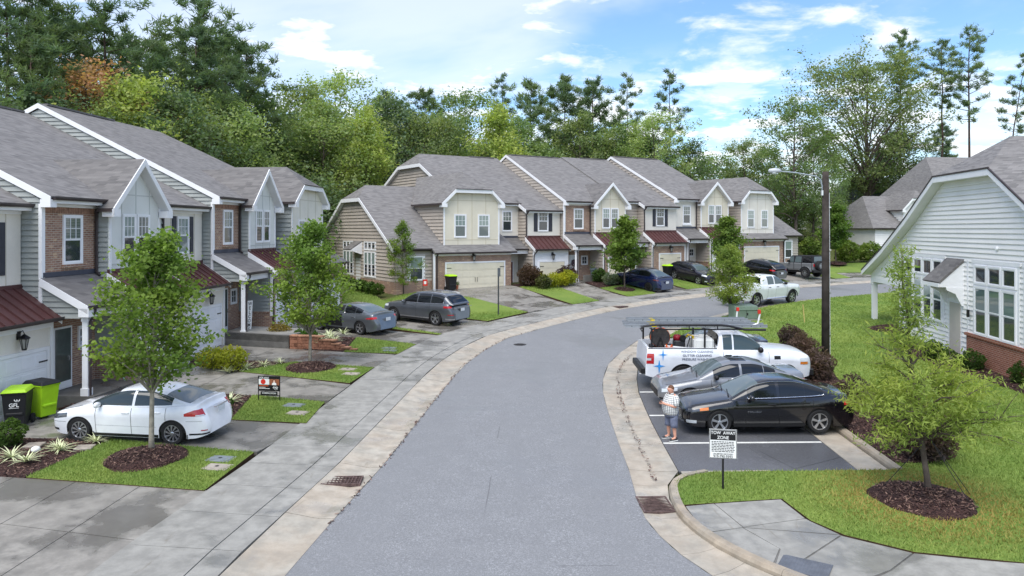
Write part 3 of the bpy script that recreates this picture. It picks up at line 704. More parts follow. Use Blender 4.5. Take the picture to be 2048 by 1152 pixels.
def garage_door(parent, xc, y, w, h, mat, hinge=True):
    d = MB(); d.box(-w / 2, w / 2, -.012, .02, 0, h)
    o = d.build('garage_door', mat, parent, (xc, y, 0))
    n = 4; hh = h / n; npan = max(2, round(w / .62))
    key = ('gd', w, h, mat.name)
    if key not in _WC:
        p = MB(); p.box(-w / 2 + .01, w / 2 - .01, -.034, -.012, .006, hh - .006); pw = w / npan
        for k in range(npan): p.box(-w / 2 + k * pw + .07, -w / 2 + (k + 1) * pw - .07, -.046, -.034, .09, hh - .09)
        _WC[key] = p.mesh('door_panel', mat, bevel=.006)
    for k in range(n): link('door_panel', _WC[key], o, (0, 0, k * hh))
    if hinge:
        for sx in (-1, 1):
            for z in (.28, 1.78): MB().box(min(sx * w / 2, sx * (w / 2 - .38)), max(sx * w / 2, sx * (w / 2 - .38)), -.062, -.046, z, z + .045).build('strap_hinge', MAT_BLACK, o)
        nh = 1 if w < 3 else 2
        for sx in (-1, 1): MB().tube([(sx * .09, -.047, .75), (sx * .09, -.085, .8), (sx * .09, -.085, 1.05), (sx * .09, -.047, 1.1)], .014, 6).build('handle', MAT_BLACK, o)
    tr = MB(); t = .11
    tr.box(-w / 2 - t, -w / 2 - .004, -.05, .03, 0, h + t); tr.box(w / 2 + .004, w / 2 + t, -.05, .03, 0, h + t); tr.box(-w / 2 - .004, w / 2 + .004, -.05, .03, h + .004, h + t)
    tr.build('door_frame', MAT_TRIM, o); return o
def lantern(parent, x, y, z, s=1.0):
    mb = MB(); mb.box(-.06 * s, .06 * s, -.03, 0, .02 * s, .22 * s); mb.tube([(0, -.02, .15 * s), (0, -.12 * s, .24 * s), (0, -.16 * s, .16 * s)], .012 * s, 6)
    mb.lathe([(.01, .16 * s), (.13 * s, .06 * s), (.13 * s, .04 * s), (.09 * s, .035 * s)], 8, (0, -.16 * s, 0)); mb.lathe([(.05 * s, -.24 * s), (.06 * s, -.22 * s), (.06 * s, -.20 * s)], 8, (0, -.16 * s, 0))
    for k in range(6):
        a = k * math.pi / 3; mb.bar((.10 * s * math.cos(a), -.16 * s + .10 * s * math.sin(a), .04 * s), (.055 * s * math.cos(a), -.16 * s + .055 * s * math.sin(a), -.20 * s), .012 * s, .012 * s)
    o = mb.build('wall_lantern', MAT_BLACK, parent, (x, y, z))
    MB().lathe([(.05 * s, -.2 * s), (.092 * s, .03 * s)], 8, (0, -.16 * s, 0)).build('lantern_glass', MAT_LGLASS, o); return o
MAT_LGLASS = M('lantern_glass', srgb(150, 150, 146), .15, 0, spec=.8)
def downspout(parent, x, y, z0, z1, kick=.0, top=.0, r=.058):
    pts = [(x, y - top, z1 + .06), (x, y - top, z1 - .02), (x, y, z1 - .28), (x, y, z0 + .18)]
    pts.append((x, y - .12, z0 + .04)) if kick == 0 else pts.extend([(x + kick, y, z0 + .02)])
    return MB().tube(pts, r, 6).build('downspout', MAT_GUTTER, parent)
def gutter(parent, x0, x1, y, z, mat=None):
    mb = MB(); s = .12
    prof = [(y, z - s), (y - s * .75, z - s), (y - s, z - s * .45), (y - s, z), (y - s + .02, z), (y - s + .02, z - s * .4), (y, z - s * .4)]
    mb.extrude([(x0, a, b) for a, b in prof], (x1 - x0, 0, 0)); return mb.build('gutter', mat or MAT_GUTTER, parent)
def slope(parent, name, quad, th, mat, fascia=None):
    """roof plane as a thin slab; quad listed eave-left, eave-right, top-right, top-left"""
    q = [Vector(p) for p in quad]; n = (q[1] - q[0]).cross(q[-1] - q[0]).normalized()
    if n.z < 0: n = -n
    mb = MB(); mb.extrude(q, -n * th); return mb.build(name, mat, parent)
def metal_roof(parent, x0, x1, y0, y1, z0, z1, side_trim=(True, True), n=None):
    """standing seam roof from wall (y1,z1) down to eave (y0,z0)"""
    th = .035; d = Vector((0, y0 - y1, z0 - z1)); L = d.length; d.normalize(); up = Vector((0, -d.z, d.y)); up = up if up.z > 0 else -up
    base = MB().extrude([(x0, y1, z1 - .03), (x1, y1, z1 - .03), (x1, y0, z0 - .03), (x0, y0, z0 - .03)], tuple(up * -.05)).build('metal_roof', MAT_METAL, parent)
    n = n or max(3, round((x1 - x0) / .42)); w_ = (x1 - x0) / n
    key = ('mr', round(w_, 4), round(L, 3), round(d.z, 3))
    if key not in _WC:
        mb = MB(); o = Vector((0, 0, 0))
        pan = [Vector((a, 0, 0)) + up * b for a, b in ((0.0, -.028), (0.0, .062), (.024, .062), (.022, .006), (w_ - .004, .006), (w_ - .004, -.028))]
        mb.extrude(pan, tuple(d * L)); _WC[key] = mb.mesh('roof_panel', MAT_METAL)
    for k in range(n): link('roof_panel', _WC[key], base, (x0 + k * w_, y1, z1))
    MB().box(x0 - .01, x1 + .01, y1 - .03, y1 + .0, z1 - .02, z1 + .13).build('flashing', MAT_METAL, base)
    for k, (s, x) in enumerate(((side_trim[0], x0), (side_trim[1], x1))):
        if s:
            sg = -1 if k == 0 else 1
            MB().extrude([(x, y1, z1 - .30), (x, y1, z1 + .01), (x, y0, z0 + .01), (x, y0, z0 - .22)], (sg * .035, 0, 0)).build('rake_board', MAT_TRIM, base)
    gutter(base, x0, x1, y0, z0 + .02)
    return base
def gable_roof(parent, x0, x1, ye, yb_fn, ze, za, mat, th=.14, ov=.30, name='gable_roof', clip=None, returns=True):
    """front-facing gable: ridge runs in +y from ye (front edge). za apex; yb_fn(z) where it dies into the main roof. clip = z of a hip-clip"""
    xc = (x0 + x1) / 2; hw = (x1 - x0) / 2 + ov; sl = (za - ze) / ((x1 - x0) / 2); zl = ze - ov * sl
    fronts = []
    root = None
    for sg in (-1, 1):
        if clip is None:
            q = [(xc + sg * hw, ye, zl), (xc, ye, za), (xc, yb_fn(za), za), (xc + sg * hw, yb_fn(zl), zl)]
        else:
            cx = (za - clip) / sl; yr = ye + cx * 1.05
            q = [(xc + sg * hw, ye, zl), (xc + sg * cx, ye, clip), (xc, yr, za), (xc, yb_fn(za), za), (xc + sg * hw, yb_fn(zl), zl)]
        n = Vector((sg * sl, 0, 1)).normalized()
        o = MB().extrude([tuple(Vector(p) + n * .0) for p in q], tuple(-n * th)).build(name if root is None else 'roof_slope', mat, parent if root is None else root)
        if root is None: root = o
    if clip is not None:
        q = [(xc - cx, ye, clip), (xc + cx, ye, clip), (xc, yr, za)]
        MB().extrude(q, (0, .06, -.11)).build('hip_end', mat, root)
        MB().box(xc - cx - .02, xc + cx + .02, ye - .03, ye + .0, clip - .26, clip - .01).build('fascia', MAT_TRIM, root)
        MB().box(xc - cx, xc + cx, ye - .10, ye + .0, clip - .0, clip + .035).build('drip_edge', MAT_GUTTER, root)
    for sg in (-1, 1):
        xt, zt = (xc, za) if clip is None else (xc + sg * cx, clip)
        a = Vector((xc + sg * hw, ye, zl)); b = Vector((xt, ye, zt)); dz = Vector((0, 0, -.27))
        MB().extrude([a + Vector((0, 0, -.0)), b, b + dz, a + dz], (0, -.035, 0)).build('rake_board', MAT_TRIM, root)
        m = Vector((0, .36, 0)); dn = Vector((0, 0, -.25))
        MB().extrude([a + dn, b + dn, b + dn + m, a + dn + m], (0, 0, -.02)).build('soffit', MAT_SOFFIT, root)
        if returns:
            MB().box(min(a.x, a.x - sg * .42), max(a.x, a.x - sg * .42), ye - .034, ye + .42, zl - .30, zl - .03).build('cornice_return', MAT_TRIM, root)
        gx = a.x; MB().box(min(gx, gx + sg * .1), max(gx, gx + sg * .1), ye + .04, yb_fn(zl), zl - .13, zl - .01).build('gutter', MAT_GUTTER, root)
    return root
def panel_wall(parent, name, poly, y, mat, batt_x, batt_z, bcol, th=.12):
    """smooth panel wall (polygon in x,z) with thin joint battens"""
    o = MB().extrude([(a, y, b) for a, b in poly], (0, th, 0)).build(name, mat, parent)
    xs = [p[0] for p in poly]; zs = [p[1] for p in poly]
    def xr(z):
        r = []
        for (a, b), (c, d) in zip(poly, poly[1:] + poly[:1]):
            if (b - z) * (d - z) <= 0 and b != d: r.append(a + (c - a) * (z - b) / (d - b))
        return (min(r), max(r)) if r else (0, 0)
    def zr(x):
        r = []
        for (a, b), (c, d) in zip(poly, poly[1:] + poly[:1]):
            if (a - x) * (c - x) <= 0 and a != c: r.append(b + (d - b) * (x - a) / (c - a))
        return (min(r), max(r)) if r else (0, 0)
    for x in batt_x:
        a, b = zr(x); MB().box(x - .02, x + .02, y - .014, y, a, b - .02).build('batten', bcol, o)
    for z in batt_z:
        a, b = xr(z); MB().box(a + .02, b - .02, y - .0125, y, z - .02, z + .02).build('batten', bcol, o)
    return o
SL = .5      # main roof pitch
class Unit:
    def __init__(s, kind, row, u, v, z0, label, pieces=True):
        W = LW if row == 'L' else FW
        p = W(u, v); rz = math.atan2(*(UL[::-1] if row == 'L' else UF[::-1])) if row != 'L' else math.pi / 2 - R_(4.5)
        if row == 'F': rz = R_(33.5)
        s.e = empty('townhouse', (p[0], p[1], z0), rz, label, 'house', 'townhouses of the near row' if row == 'L' else 'townhouses of the far row')
        s.row = row; s.pieces = pieces
        s.sid = MAT_SID_L if row == 'L' else MAT_SID_F
        s.bay = MAT_BAY_L if row == 'L' else MAT_BAY_F
        s.batt = MAT_BATT_L if row == 'L' else MAT_BATT_F
    def wall(s, name, x0, x1, y0, y1, z0, z1, mat): return MB().box(x0, x1, y0, y1, z0, z1).build(name, mat, s.e)
MAT_BATT_L = M('batten_pale_grey', srgb(192, 194, 190), .6, .04, .7); MAT_BATT_F = M('batten_sand', srgb(196, 186, 162), .6, .04, .7)
MAT_BATT_C = M('batten_cream', srgb(200, 193, 178), .7, .04, .7)
RIDGE_Y = 8.6
def main_roof(u, x0, x1, ze, ye=-.35, left_gable=True, front_y=None, ridge_cap=True):
    """front and back slopes of one unit; ze = eave height at ye; extends lower when front_y < ye"""
    fy = ye if front_y is None else front_y; zf = ze + SL * (fy - ye); zr = ze + SL * (RIDGE_Y - ye)
    xl = x0 - (.07 if left_gable else 0)
    r = slope(u.e, 'roof', [(xl, fy, zf), (x1, fy, zf), (x1, RIDGE_Y, zr), (xl, RIDGE_Y, zr)], .16, MAT_SHINGLE)
    slope(u.e, 'rear_roof', [(xl, RIDGE_Y, zr), (x1, RIDGE_Y, zr), (x1, 17.6, ze), (xl, 17.6, ze)], .16, MAT_SHINGLE)
    if ridge_cap: MB().box(x0 + .4, x1 - .4, RIDGE_Y - .14, RIDGE_Y + .14, zr - .03, zr + .055).build('ridge_vent', MAT_SHINGLE_W, r)
    if left_gable:
        for (a, b, c, d) in (((fy, zf), (RIDGE_Y, zr), 1, 'rake_board'), ((RIDGE_Y, zr), (17.6, ze), -1, 'rake_board')):
            MB().extrude([(xl, a[0], a[1] - .01), (xl, b[0], b[1] - .01), (xl, b[0], b[1] - .24), (xl, a[0], a[1] - .24)], (-.03, 0, 0)).build(d, MAT_TRIM, r)
        MB().extrude([(xl, fy, zf - .2), (xl, RIDGE_Y, zr - .2), (x0, RIDGE_Y, zr - .2), (x0, fy, zf - .2)], (0, 0, -.02)).build('soffit', MAT_SOFFIT, r)
        MB().box(xl - .031, x0 + .20, fy - .002, fy + .36, zf - .36, zf - .10).build('cornice_return', MAT_TRIM, r)
    gutter(r, x0 + (.0 if left_gable else 0), x1, fy, zf + .0)
    MB().box(x0, x1, fy + .001, fy + .03, zf - .22, zf - .12).build('fascia', MAT_TRIM, r)
    MB().box(x0, x1, fy + .03, max(.0, fy + .5), zf - .235, zf - .215).build('soffit', MAT_SOFFIT, r)
    return r, zf
def left_gable_wall(u, ze, ye, y_front, z_bot, depth=2.4, full=True):
    """siding on the party gable that shows above the lower neighbour"""
    w_ = MB(); zr = ze + SL * (RIDGE_Y - ye)
    w_.extrude([(0.02, y_front, z_bot), (0.02, y_front, ze - .1), (.02, RIDGE_Y, zr - .25), (.02, 17.0, ze - .1), (.02, 17.0, z_bot)], (.12, 0, 0))
    wo = w_.build('side_wall', u.sid, u.e)
    f = lambda z: max(y_front, (z - ze + .28) / SL + ye)
    lap(u.e, wo, u.sid, f, lambda z: min(f(z) + depth, 17.0 - max(0, (z - ze) / SL)) if z > ze - .6 else y_front + 2.0, z_bot, zr - .3, 0.02, 'y', .182 if u.pieces else .2, u.pieces)
    MB().box(-.06, .10, y_front - .025, y_front + .0, z_bot, ze - .25).build('corner_trim', MAT_TRIM, wo)
    MB().box(-.062, .0, y_front, y_front + .09, z_bot, ze - .25).build('corner_trim', MAT_TRIM, wo)
    return wo
def shed_porch(u, x0, x1, z0, z1, yd=1.65):
    """shingled shed roof over the entry with post, beam and side cheek"""
    r = slope(u.e, 'porch_roof', [(x0 - .12, -yd, z0), (x1, -yd, z0), (x1, 0, z1), (x0 - .12, 0, z1)], .12, MAT_SHINGLE_W)
    MB().extrude([(x0 - .12, -yd, z0 + .0), (x0 - .12, 0, z1 + .0), (x0 - .12, 0, z1 - .26), (x0 - .12, -yd, z0 - .26)], (-.03, 0, 0)).build('rake_board', MAT_TRIM, r)
    MB().box(x0 - .15, x0 + .14, -yd - .03, -yd + .32, z0 - .36, z0 - .08).build('cornice_return', MAT_TRIM, r)
    gutter(r, x0 - .1, x1 - .02, -yd, z0 + .01)
    MB().box(x0 + .0, x1, -.035, 0, z1 - .0, z1 + .16).build('flashing', MAT_FLASH, r)
    MB().box(x0 + .14, x1 - .02, -yd + .14, -yd + .34, z0 - .40, z0 - .12).build('beam', MAT_TRIM, r)
    ck = MB().extrude([(x0 + .01, -yd + .34, z0 - .40), (x0 + .01, -yd + .34, z0 + .0), (x0 + .01, -.02, z1 - .14), (x0 + .01, -.02, z0 - .40)], (.10, 0, 0)).build('cheek_wall', u.sid, u.e)
    sl = (z1 - z0) / yd
    lap(u.e, ck, u.sid, lambda z: max(-yd + .34, -yd + (z + .14 - z0) / sl), C_(-.02), z0 - .40, z1 - .2, x0 + .01, 'y', .18, u.pieces)
    px, py = x0 + .16, -yd + .24
    p = MB(); p.box(px - .095, px + .095, py - .095, py + .095, .28, z0 - .40); p.box(px - .13, px + .13, py - .13, py + .13, .28, .52); p.box(px - .12, px + .12, py - .12, py + .12, z0 - .52, z0 - .40)
    p.build('porch_post', MAT_TRIM, u.e)
    MB().tube([(px - .0, -yd - .06, z0 - .08), (px - .0, -yd - .06, z0 - .2), (px - .02, py - .14, z0 - .52), (px - .02, py - .14, .3), (px - .02, py - .3, .1)], .045, 6).build('downspout', MAT_GUTTER, u.e)
    return r
def entry_unit(row, uu, v, z0, wE, wB, front, label, door='dark', gdoor=None, garage_front=None, ze=6.78, number=None, pieces=True, slab=True, win_glass=None):
    u = Unit('entry', row, uu, v, z0, label, pieces); W = wE + wB; gdoor = gdoor or MAT_DOOR_W; gf = garage_front or MAT_BRICK
    ydm = 0.0
    MB().box(.14, W, .13, 16.9, -.5, ze - .05).build('core_wall', u.sid, u.e)
    u.wall('front_wall', .10, wE, 0, .12, -.3, ze - .14, front)
    MB().box(.10, wE, -.03, .0, ze - .33, ze - .13).build('frieze_board', MAT_TRIM, u.e)
    left_gable_wall(u, ze, -.35, 0, -.3)
    # soldier course over the window
    if front is MAT_BRICK:
        n = int((wE - .12) / .0875); key = 'soldier'
        if key not in _WC: _WC[key] = MB().box(0, .072, -.016, 0, 0, .21).mesh('soldier_brick', MAT_SOLDIER)
        if pieces:
            base = MB().box(.11, wE - .01, -.005, 0, ze - .55, ze - .335).build('soldier_course', MAT_BRICK, u.e)
            for k in range(n): link('soldier_brick', _WC[key], base, (.12 + k * .0875, 0, ze - .548))
    main_roof(u, 0, W, ze)
    window(u.e, wE * .5 + .1, 0, 4.58, .86, 1.54, 'hung', glass=win_glass or [MAT_GLASS_BL, MAT_GLASS_DK], sill=(MAT_BRICK if front is MAT_BRICK else MAT_TRIM))
    downspout(u.e, wE - .07, -.09, 4.0, ze - .1, top=.30)
    # bay with front gable
    yb = -.5; zc = 4.1; za = ze + 1.62; xc = wE + wB / 2; sl = (za - .16 - (ze - .12)) / (wB / 2)
    poly = [(wE + .02, zc), (W - .02, zc), (W - .02, ze - .2), (xc, za - .32), (wE + .02, ze - .2)]
    panel_wall(u.e, 'bay_wall', poly, yb, u.bay, (xc - wB * .27, xc, xc + wB * .27), (ze + .22, 4.42), u.batt)
    for x in (wE + .02, W - .14): MB().box(x, x + .12, yb - .03, yb + .0, zc, ze - .25).build('corner_trim', MAT_TRIM, u.e)
    sw = MB().box(wE + .02, wE + .12, yb + .12, 0, zc - .2, ze - .2).build('bay_side_wall', u.sid, u.e)
    lap(u.e, sw, u.sid, C_(yb + .03), C_(-.005), zc - .1, ze - .25, wE + .02, 'y', .182, pieces)
    gable_roof(u.e, wE, W, yb - .35, lambda z: max(-.3, (z - ze) / SL - .35), ze - .05, za, MAT_SHINGLE_W, ov=.28)
    for dx in (-.47, .47): window(u.e, xc + dx, yb, 4.62, .70, 1.58, 'hung', glass=win_glass or [MAT_GLASS_BL if dx > 0 else MAT_GLASS_LT, MAT_GLASS_DK])
    # entry porch
    shed_porch(u, 0, wE, 3.22, 4.12)
    MB().box(-.02, wE, -1.75, -.0, -.4, .28).build('porch_slab', MAT_WALLC, u.e)
    MB().box(.45, 1.38, -.06, .0, .30, 2.40).build('door_frame', MAT_TRIM, u.e)
    d = MB().box(.53, 1.30, -.075, -.055, .34, 2.34).build('entry_door', {'dark': MAT_STORM, 'white': MAT_DOOR_W, 'red': MAT_DOOR_RED}[door], u.e)
    if door == 'dark': MB().box(.53, 1.30, -.085, -.074, .34, .56).build('kick_plate', MAT_TRIM, d)
    MB().box(1.21, 1.25, -.115, -.075, 1.22, 1.40).build('handle', MAT_CHROME, d)
    window(u.e, wE * .76, 0, 1.62, .52, .62, 'small', glass=[MAT_GLASS_DK])
    # garage under the bay
    yg = -1.72
    g = u.wall('garage_wall', wE + .0, W, yg, yg + .14, -.3, 3.02, gf)
    MB().box(wE - .03, W, yg - .03, yg, 2.86, 3.12).build('frieze_board', MAT_TRIM, g)
    s_ = MB().extrude([(wE, yg + .14, -.3), (wE, 0, -.3), (wE, 0, 4.0), (wE, yb, 3.95), (wE, yg + .14, 3.15)], (.12, 0, 0)).build('garage_side_wall', u.sid, u.e)
    lap(u.e, s_, u.sid, lambda z: max(yg + .13, yg - .02 + (z - 3.12) / .72) if z > 3.1 else yg + .13, C_(-.005), 1.12, 3.95, wE, 'y', .18, pieces)
    MB().box(wE - .05, wE, yg + .10, -.0, -.2, 1.05).build('brick_base', MAT_BRICK, s_); MB().box(wE - .09, wE, yg + .10, 0, 1.05, 1.12).build('brick_cap', MAT_BRICK, s_)
    for x in (wE - .035, W - .10): MB().box(x, x + .12, yg - .035, yg + .10, .9 if x < wE else 0, 3.0).build('corner_trim', MAT_TRIM, g)
    garage_door(u.e, xc, yg - .005, min(2.44, wB - .75), 2.13, gdoor)
    lantern(u.e, xc, yg - .01, 2.62, 1.25)
    metal_roof(u.e, wE - .08, W + .02, yg - .30, yb, 3.18, 4.12)
    MB().tube([(wE + .1, yg - .36, 3.1), (wE + .1, yg - .36, 3.0), (wE + .03, yg - .05, 2.7), (wE + .03, yg - .05, .1)], .045, 6).build('downspout', MAT_GUTTER, u.e)
    return u
def shutter_unit(row, uu, v, z0, wR, wB, db, ze, label, gf, gdoor, recess=None, rec_mat=None, pieces=True, rec_win=False, rec_door=None):
    """recess (entry) wR wide at y=0, then the shuttered block wB wide standing db forward"""
    u = Unit('shutter', row, uu, v, z0, label, pieces); W = wR + wB
    MB().box(.02, W, .13, 16.9, -.5, ze - .05).build('core_wall', u.sid, u.e)
    rm = rec_mat or u.sid
    if wR > .1:
        w_ = u.wall('front_wall', 0, wR, 0, .12, -.3, ze - .25, rm)
        if rm is u.sid: lap(u.e, w_, u.sid, C_(0.), C_(wR), -.2, ze - .3, 0, 'x', .2, False)
        main_roof(u, 0, wR, ze, left_gable=False, ridge_cap=False)
    main_roof(u, wR, W, ze, left_gable=False, front_y=-.35 - db)
    zf = ze - SL * db; yb = -db
    poly = [(wR if db > .1 else .02, 4.05), (W - .06, 4.05), (W - .06, zf - .15), (wR if db > .1 else .02, zf - .15)]
    xc = wR + wB / 2 - .05
    panel_wall(u.e, 'front_panel', poly, yb, MAT_CREAM, (wR + wB * .2, wR + wB * .78) if row == 'L' else (), (), MAT_BATT_C)
    MB().box(wR, W - .06, yb - .03, yb, zf - .34, zf - .14).build('frieze_board', MAT_TRIM, u.e)
    # left cheek of the block
    s_ = u.wall('block_side_wall', wR + .01, wR + .12, yb + .12, .2, -.3, zf - .1, u.sid)
    lap(u.e, s_, u.sid, C_(yb + .02), C_(.0), 1.1, zf - .15, wR + .01, 'y', .19, False)
    MB().box(wR - .022, wR + .10, yb - .018, yb - .002, 4.05, zf - .2).build('corner_trim', MAT_TRIM, s_)
    if wR > .1 and db > .1:
        MB().extrude([(wR - .24, -.35 - db, zf - .005), (wR - .24, .3, ze + .325), (wR - .24, .3, ze + .06), (wR - .24, -.35 - db, zf - .27)], (-.03, 0, 0)).build('rake_board', MAT_TRIM, s_)
        slope(s_, 'roof_edge', [(wR - .24, -.35 - db, zf), (wR, -.35 - db, zf), (wR, .3, ze + .325), (wR - .24, .3, ze + .325)], .14, MAT_SHINGLE)
    window(u.e, xc, yb, 4.62, .86, 1.52, 'hung', glass=[MAT_GLASS_LT if row == 'L' else MAT_GLASS, MAT_GLASS_DK if row != 'L' else MAT_GLASS_LT])
    for sx in (-1, 1): shutter(u.e, xc + sx * .73, yb, 4.54, .36, 1.68)
    yg = yb - 1.08
    g = u.wall('garage_wall', wR, W - .04, yg, yg + .14, -.3, 3.0, gf)
    MB().box(wR - .03, W - .04, yg - .03, yg, 2.84, 3.10).build('frieze_board', MAT_TRIM, g)
    s2 = MB().extrude([(wR, yg + .14, -.3), (wR, yb, -.3), (wR, yb, 3.9), (wR, yg + .14, 3.1)], (.12, 0, 0)).build('garage_side_wall', u.sid, u.e)
    lap(u.e, s2, u.sid, lambda z: max(yg + .13, yg - .02 + (z - 3.1) / .72) if z > 3.1 else yg + .13, C_(yb + .02), 1.1, 3.9, wR, 'y', .19, False)
    MB().box(wR - .05, wR, yg + .10, yb + .6, -.2, 1.03).build('brick_base', MAT_BRICK if gf is not MAT_DOOR_W else MAT_TRIM, s2)
    for x in (wR - .035, W - .16): MB().box(x, x + .12, yg - .035, yg + .10, 0, 3.0).build('corner_trim', MAT_TRIM, g)
    gx = wR + wB / 2 + .05
    garage_door(u.e, gx, yg - .005, min(2.44, wB - .8), 2.13, gdoor)
    lantern(u.e, gx, yg - .01, 2.62, 1.25)
    metal_roof(u.e, wR - .08, W - .02, yg - .30, yb, 3.15, 4.08)
    MB().tube([(wR + .05, yg - .36, 3.1), (wR + .05, yg - .36, 3.0), (wR - .02, yg - .05, 2.7), (wR - .02, yg - .05, .1)], .045, 6).build('downspout', MAT_GUTTER, u.e)
    downspout(u.e, wR + .0, yb - .07, 4.0, zf - .1, top=.30)
    if rec_win: window(u.e, wR * .5 - .1, 0, 4.62, .80, 1.5, 'hung', glass=[MAT_GLASS_BL, MAT_GLASS_DK])
    if wR > 1.2:
        slope(u.e, 'porch_roof', [(-.1, -1.5, 3.2), (wR - .02, -1.5, 3.2), (wR - .02, 0, 4.05), (-.1, 0, 4.05)], .12, MAT_SHINGLE_W)
        MB().box(-.1, wR - .02, -.03, 0, 4.05, 4.2).build('flashing', MAT_FLASH, u.e); gutter(u.e, -.1, wR - .03, -1.5, 3.21)
        MB().box(-.1, wR - .03, -1.4, -1.2, 2.8, 3.08).build('beam', MAT_TRIM, u.e)
        MB().box(.5, 1.5, -.05, 0, 0, 2.2).build('door_frame', MAT_TRIM, u.e); MB().box(.6, 1.4, -.07, -.05, .05, 2.1).build('entry_door', rec_door or MAT_DOOR_RED, u.e)
    return u
MAT_SOLDIER = M('soldier_brick', srgb(150, 116, 96), .85, .2, 6)
MAT_STORM = M('storm_door_glass', srgb(74, 84, 80), .08, .15, 1.5, spec=.8)
MAT_DOOR_RED = M('door_red', srgb(96, 30, 32), .4, .1, 3)
MAT_CHROME = M('chrome', srgb(214, 216, 220), .15, 0, metal=1)

def box_bay(u, x0, x1, y, z0, ze, za, clip, yb_fn, mat, batt, wins, ov=.3, sidepieces=False):
    xc = (x0 + x1) / 2; hw = (x1 - x0) / 2; sl = (za - ze) / hw; cx = (za - clip) / sl
    zt = lambda x: min(ze - .12 + (hw - abs(x - xc)) * sl, clip - .16)
    poly = [(x0, z0), (x1, z0), (x1, ze - .14), (xc + cx, clip - .18), (xc - cx, clip - .18), (x0, ze - .14)]
    panel_wall(u.e, 'bay_wall', poly, y, mat, [x0 + (x1 - x0) * k / 4 for k in (1, 2, 3)], [z0 + .38, ze - .05], batt)
    for x in (x0 - .01, x1 - .10): MB().box(x, x + .11, y - .03, y - .001, z0, ze - .2).build('corner_trim', MAT_TRIM, u.e)
    s_ = MB().box(x0 + .01, x1 - .01, y + .12, y + 6.0, z0 - 1.2, ze - .1).build('bay_side_wall', u.sid, u.e)
    lap(u.e, s_, u.sid, C_(y + .03), C_(y + 5), z0 - .1, ze - .15, x0 + .01, 'y', .19, sidepieces)
    gable_roof(u.e, x0, x1, y - .35, yb_fn, ze, za, MAT_SHINGLE_W if u.row == 'L' else MAT_SHINGLE, ov=ov, clip=clip)
    for (wx, g) in wins: window(u.e, wx, y, z0 + .62, .86, 1.56, 'hung', glass=g)

# ---------------------------------------------------------------- near row
Z_L = .30
shutter_unit('L', -4.75, -.7, Z_L - .45, 1.5, 3.25, .0, 6.83, 'nearest townhouse with cream garage, maroon metal roof and white door behind the bins', MAT_CREAM, MAT_DOOR_W)
entry_unit('L', 0, 0, Z_L - .15, 2.74, 3.41, MAT_BRICK, 'brick fronted townhouse with pale gabled bay behind the nearest round maple', garage_front=MAT_CREAM)
shutter_unit('L', 6.15, 0, Z_L - .10, 1.0, 3.5, .0, 6.70, 'cream townhouse with black shutters beyond the nearest pale gabled bay', MAT_CREAM, MAT_DOOR_W)
entry_unit('L', 10.7, .5, Z_L + .30, 2.74, 3.41, MAT_BRICK, 'narrow brick and pale bay townhouse with the tall welcome board on its porch', garage_front=MAT_BRICK)
def end_unit_L():
    u = Unit('end', 'L', 16.85, .5, Z_L + .30, 'end townhouse of the near row with cream clipped gable bay')
    ze = 6.78
    MB().box(.0, 6.6, .13, 14, -.5, ze).build('core_wall', u.sid, u.e)
    r = slope(u.e, 'roof', [(0, -.35, ze), (6.9, -.35, ze), (4.4, RIDGE_Y, ze + SL * 8.95), (0, RIDGE_Y, ze + SL * 8.95)], .16, MAT_SHINGLE)
    slope(u.e, 'side_hip', [(6.9, -.35, ze), (6.9, 17.6, ze), (4.4, RIDGE_Y, ze + SL * 8.95)], .16, MAT_SHINGLE)
    slope(u.e, 'rear_roof', [(0, RIDGE_Y, ze + SL * 8.95), (4.4, RIDGE_Y, ze + SL * 8.95), (6.9, 17.6, ze), (0, 17.6, ze)], .16, MAT_SHINGLE)
    MB().box(6.62, 6.72, 0, 16.9, -.4, ze - .05).build('side_wall', u.sid, u.e)
    box_bay(u, .78, 6.0, -1.12, 3.55, 7.0, 8.95, 7.78, lambda z: max(.0, (z - ze) / SL - .3), MAT_CREAM, MAT_BATT_C, ((2.3, [MAT_GLASS_LT]), (4.1, [MAT_GLASS_LT])))
    slope(u.e, 'garage_roof', [(.2, -2.5, 3.2), (6.8, -2.5, 3.2), (6.8, -.9, 4.2), (.2, -.9, 4.2)], .14, MAT_SHINGLE)
    g = u.wall('garage_wall', .4, 6.6, -2.2, -2.05, -.4, 3.1, MAT_BRICK); gutter(u.e, .2, 6.8, -2.5, 3.2)
    garage_door(u.e, 3.4, -2.21, 4.88, 2.13, MAT_DOOR_W); lantern(u.e, 3.4, -2.22, 2.62, 1.25)
    s2 = u.wall('garage_side_wall', .4, .5, -2.05, .2, -.4, 3.2, u.sid)
    # low wing beyond
    slope(u.e, 'wing_roof', [(6.9, -.6, 3.2), (11.2, -.6, 3.2), (11.2, 6, 6.9), (6.9, 6, 6.9)], .14, MAT_SHINGLE)
    MB().box(6.72, 11, -.2, 10, -.5, 3.2).build('wing_wall', u.sid, u.e)
end_unit_L()

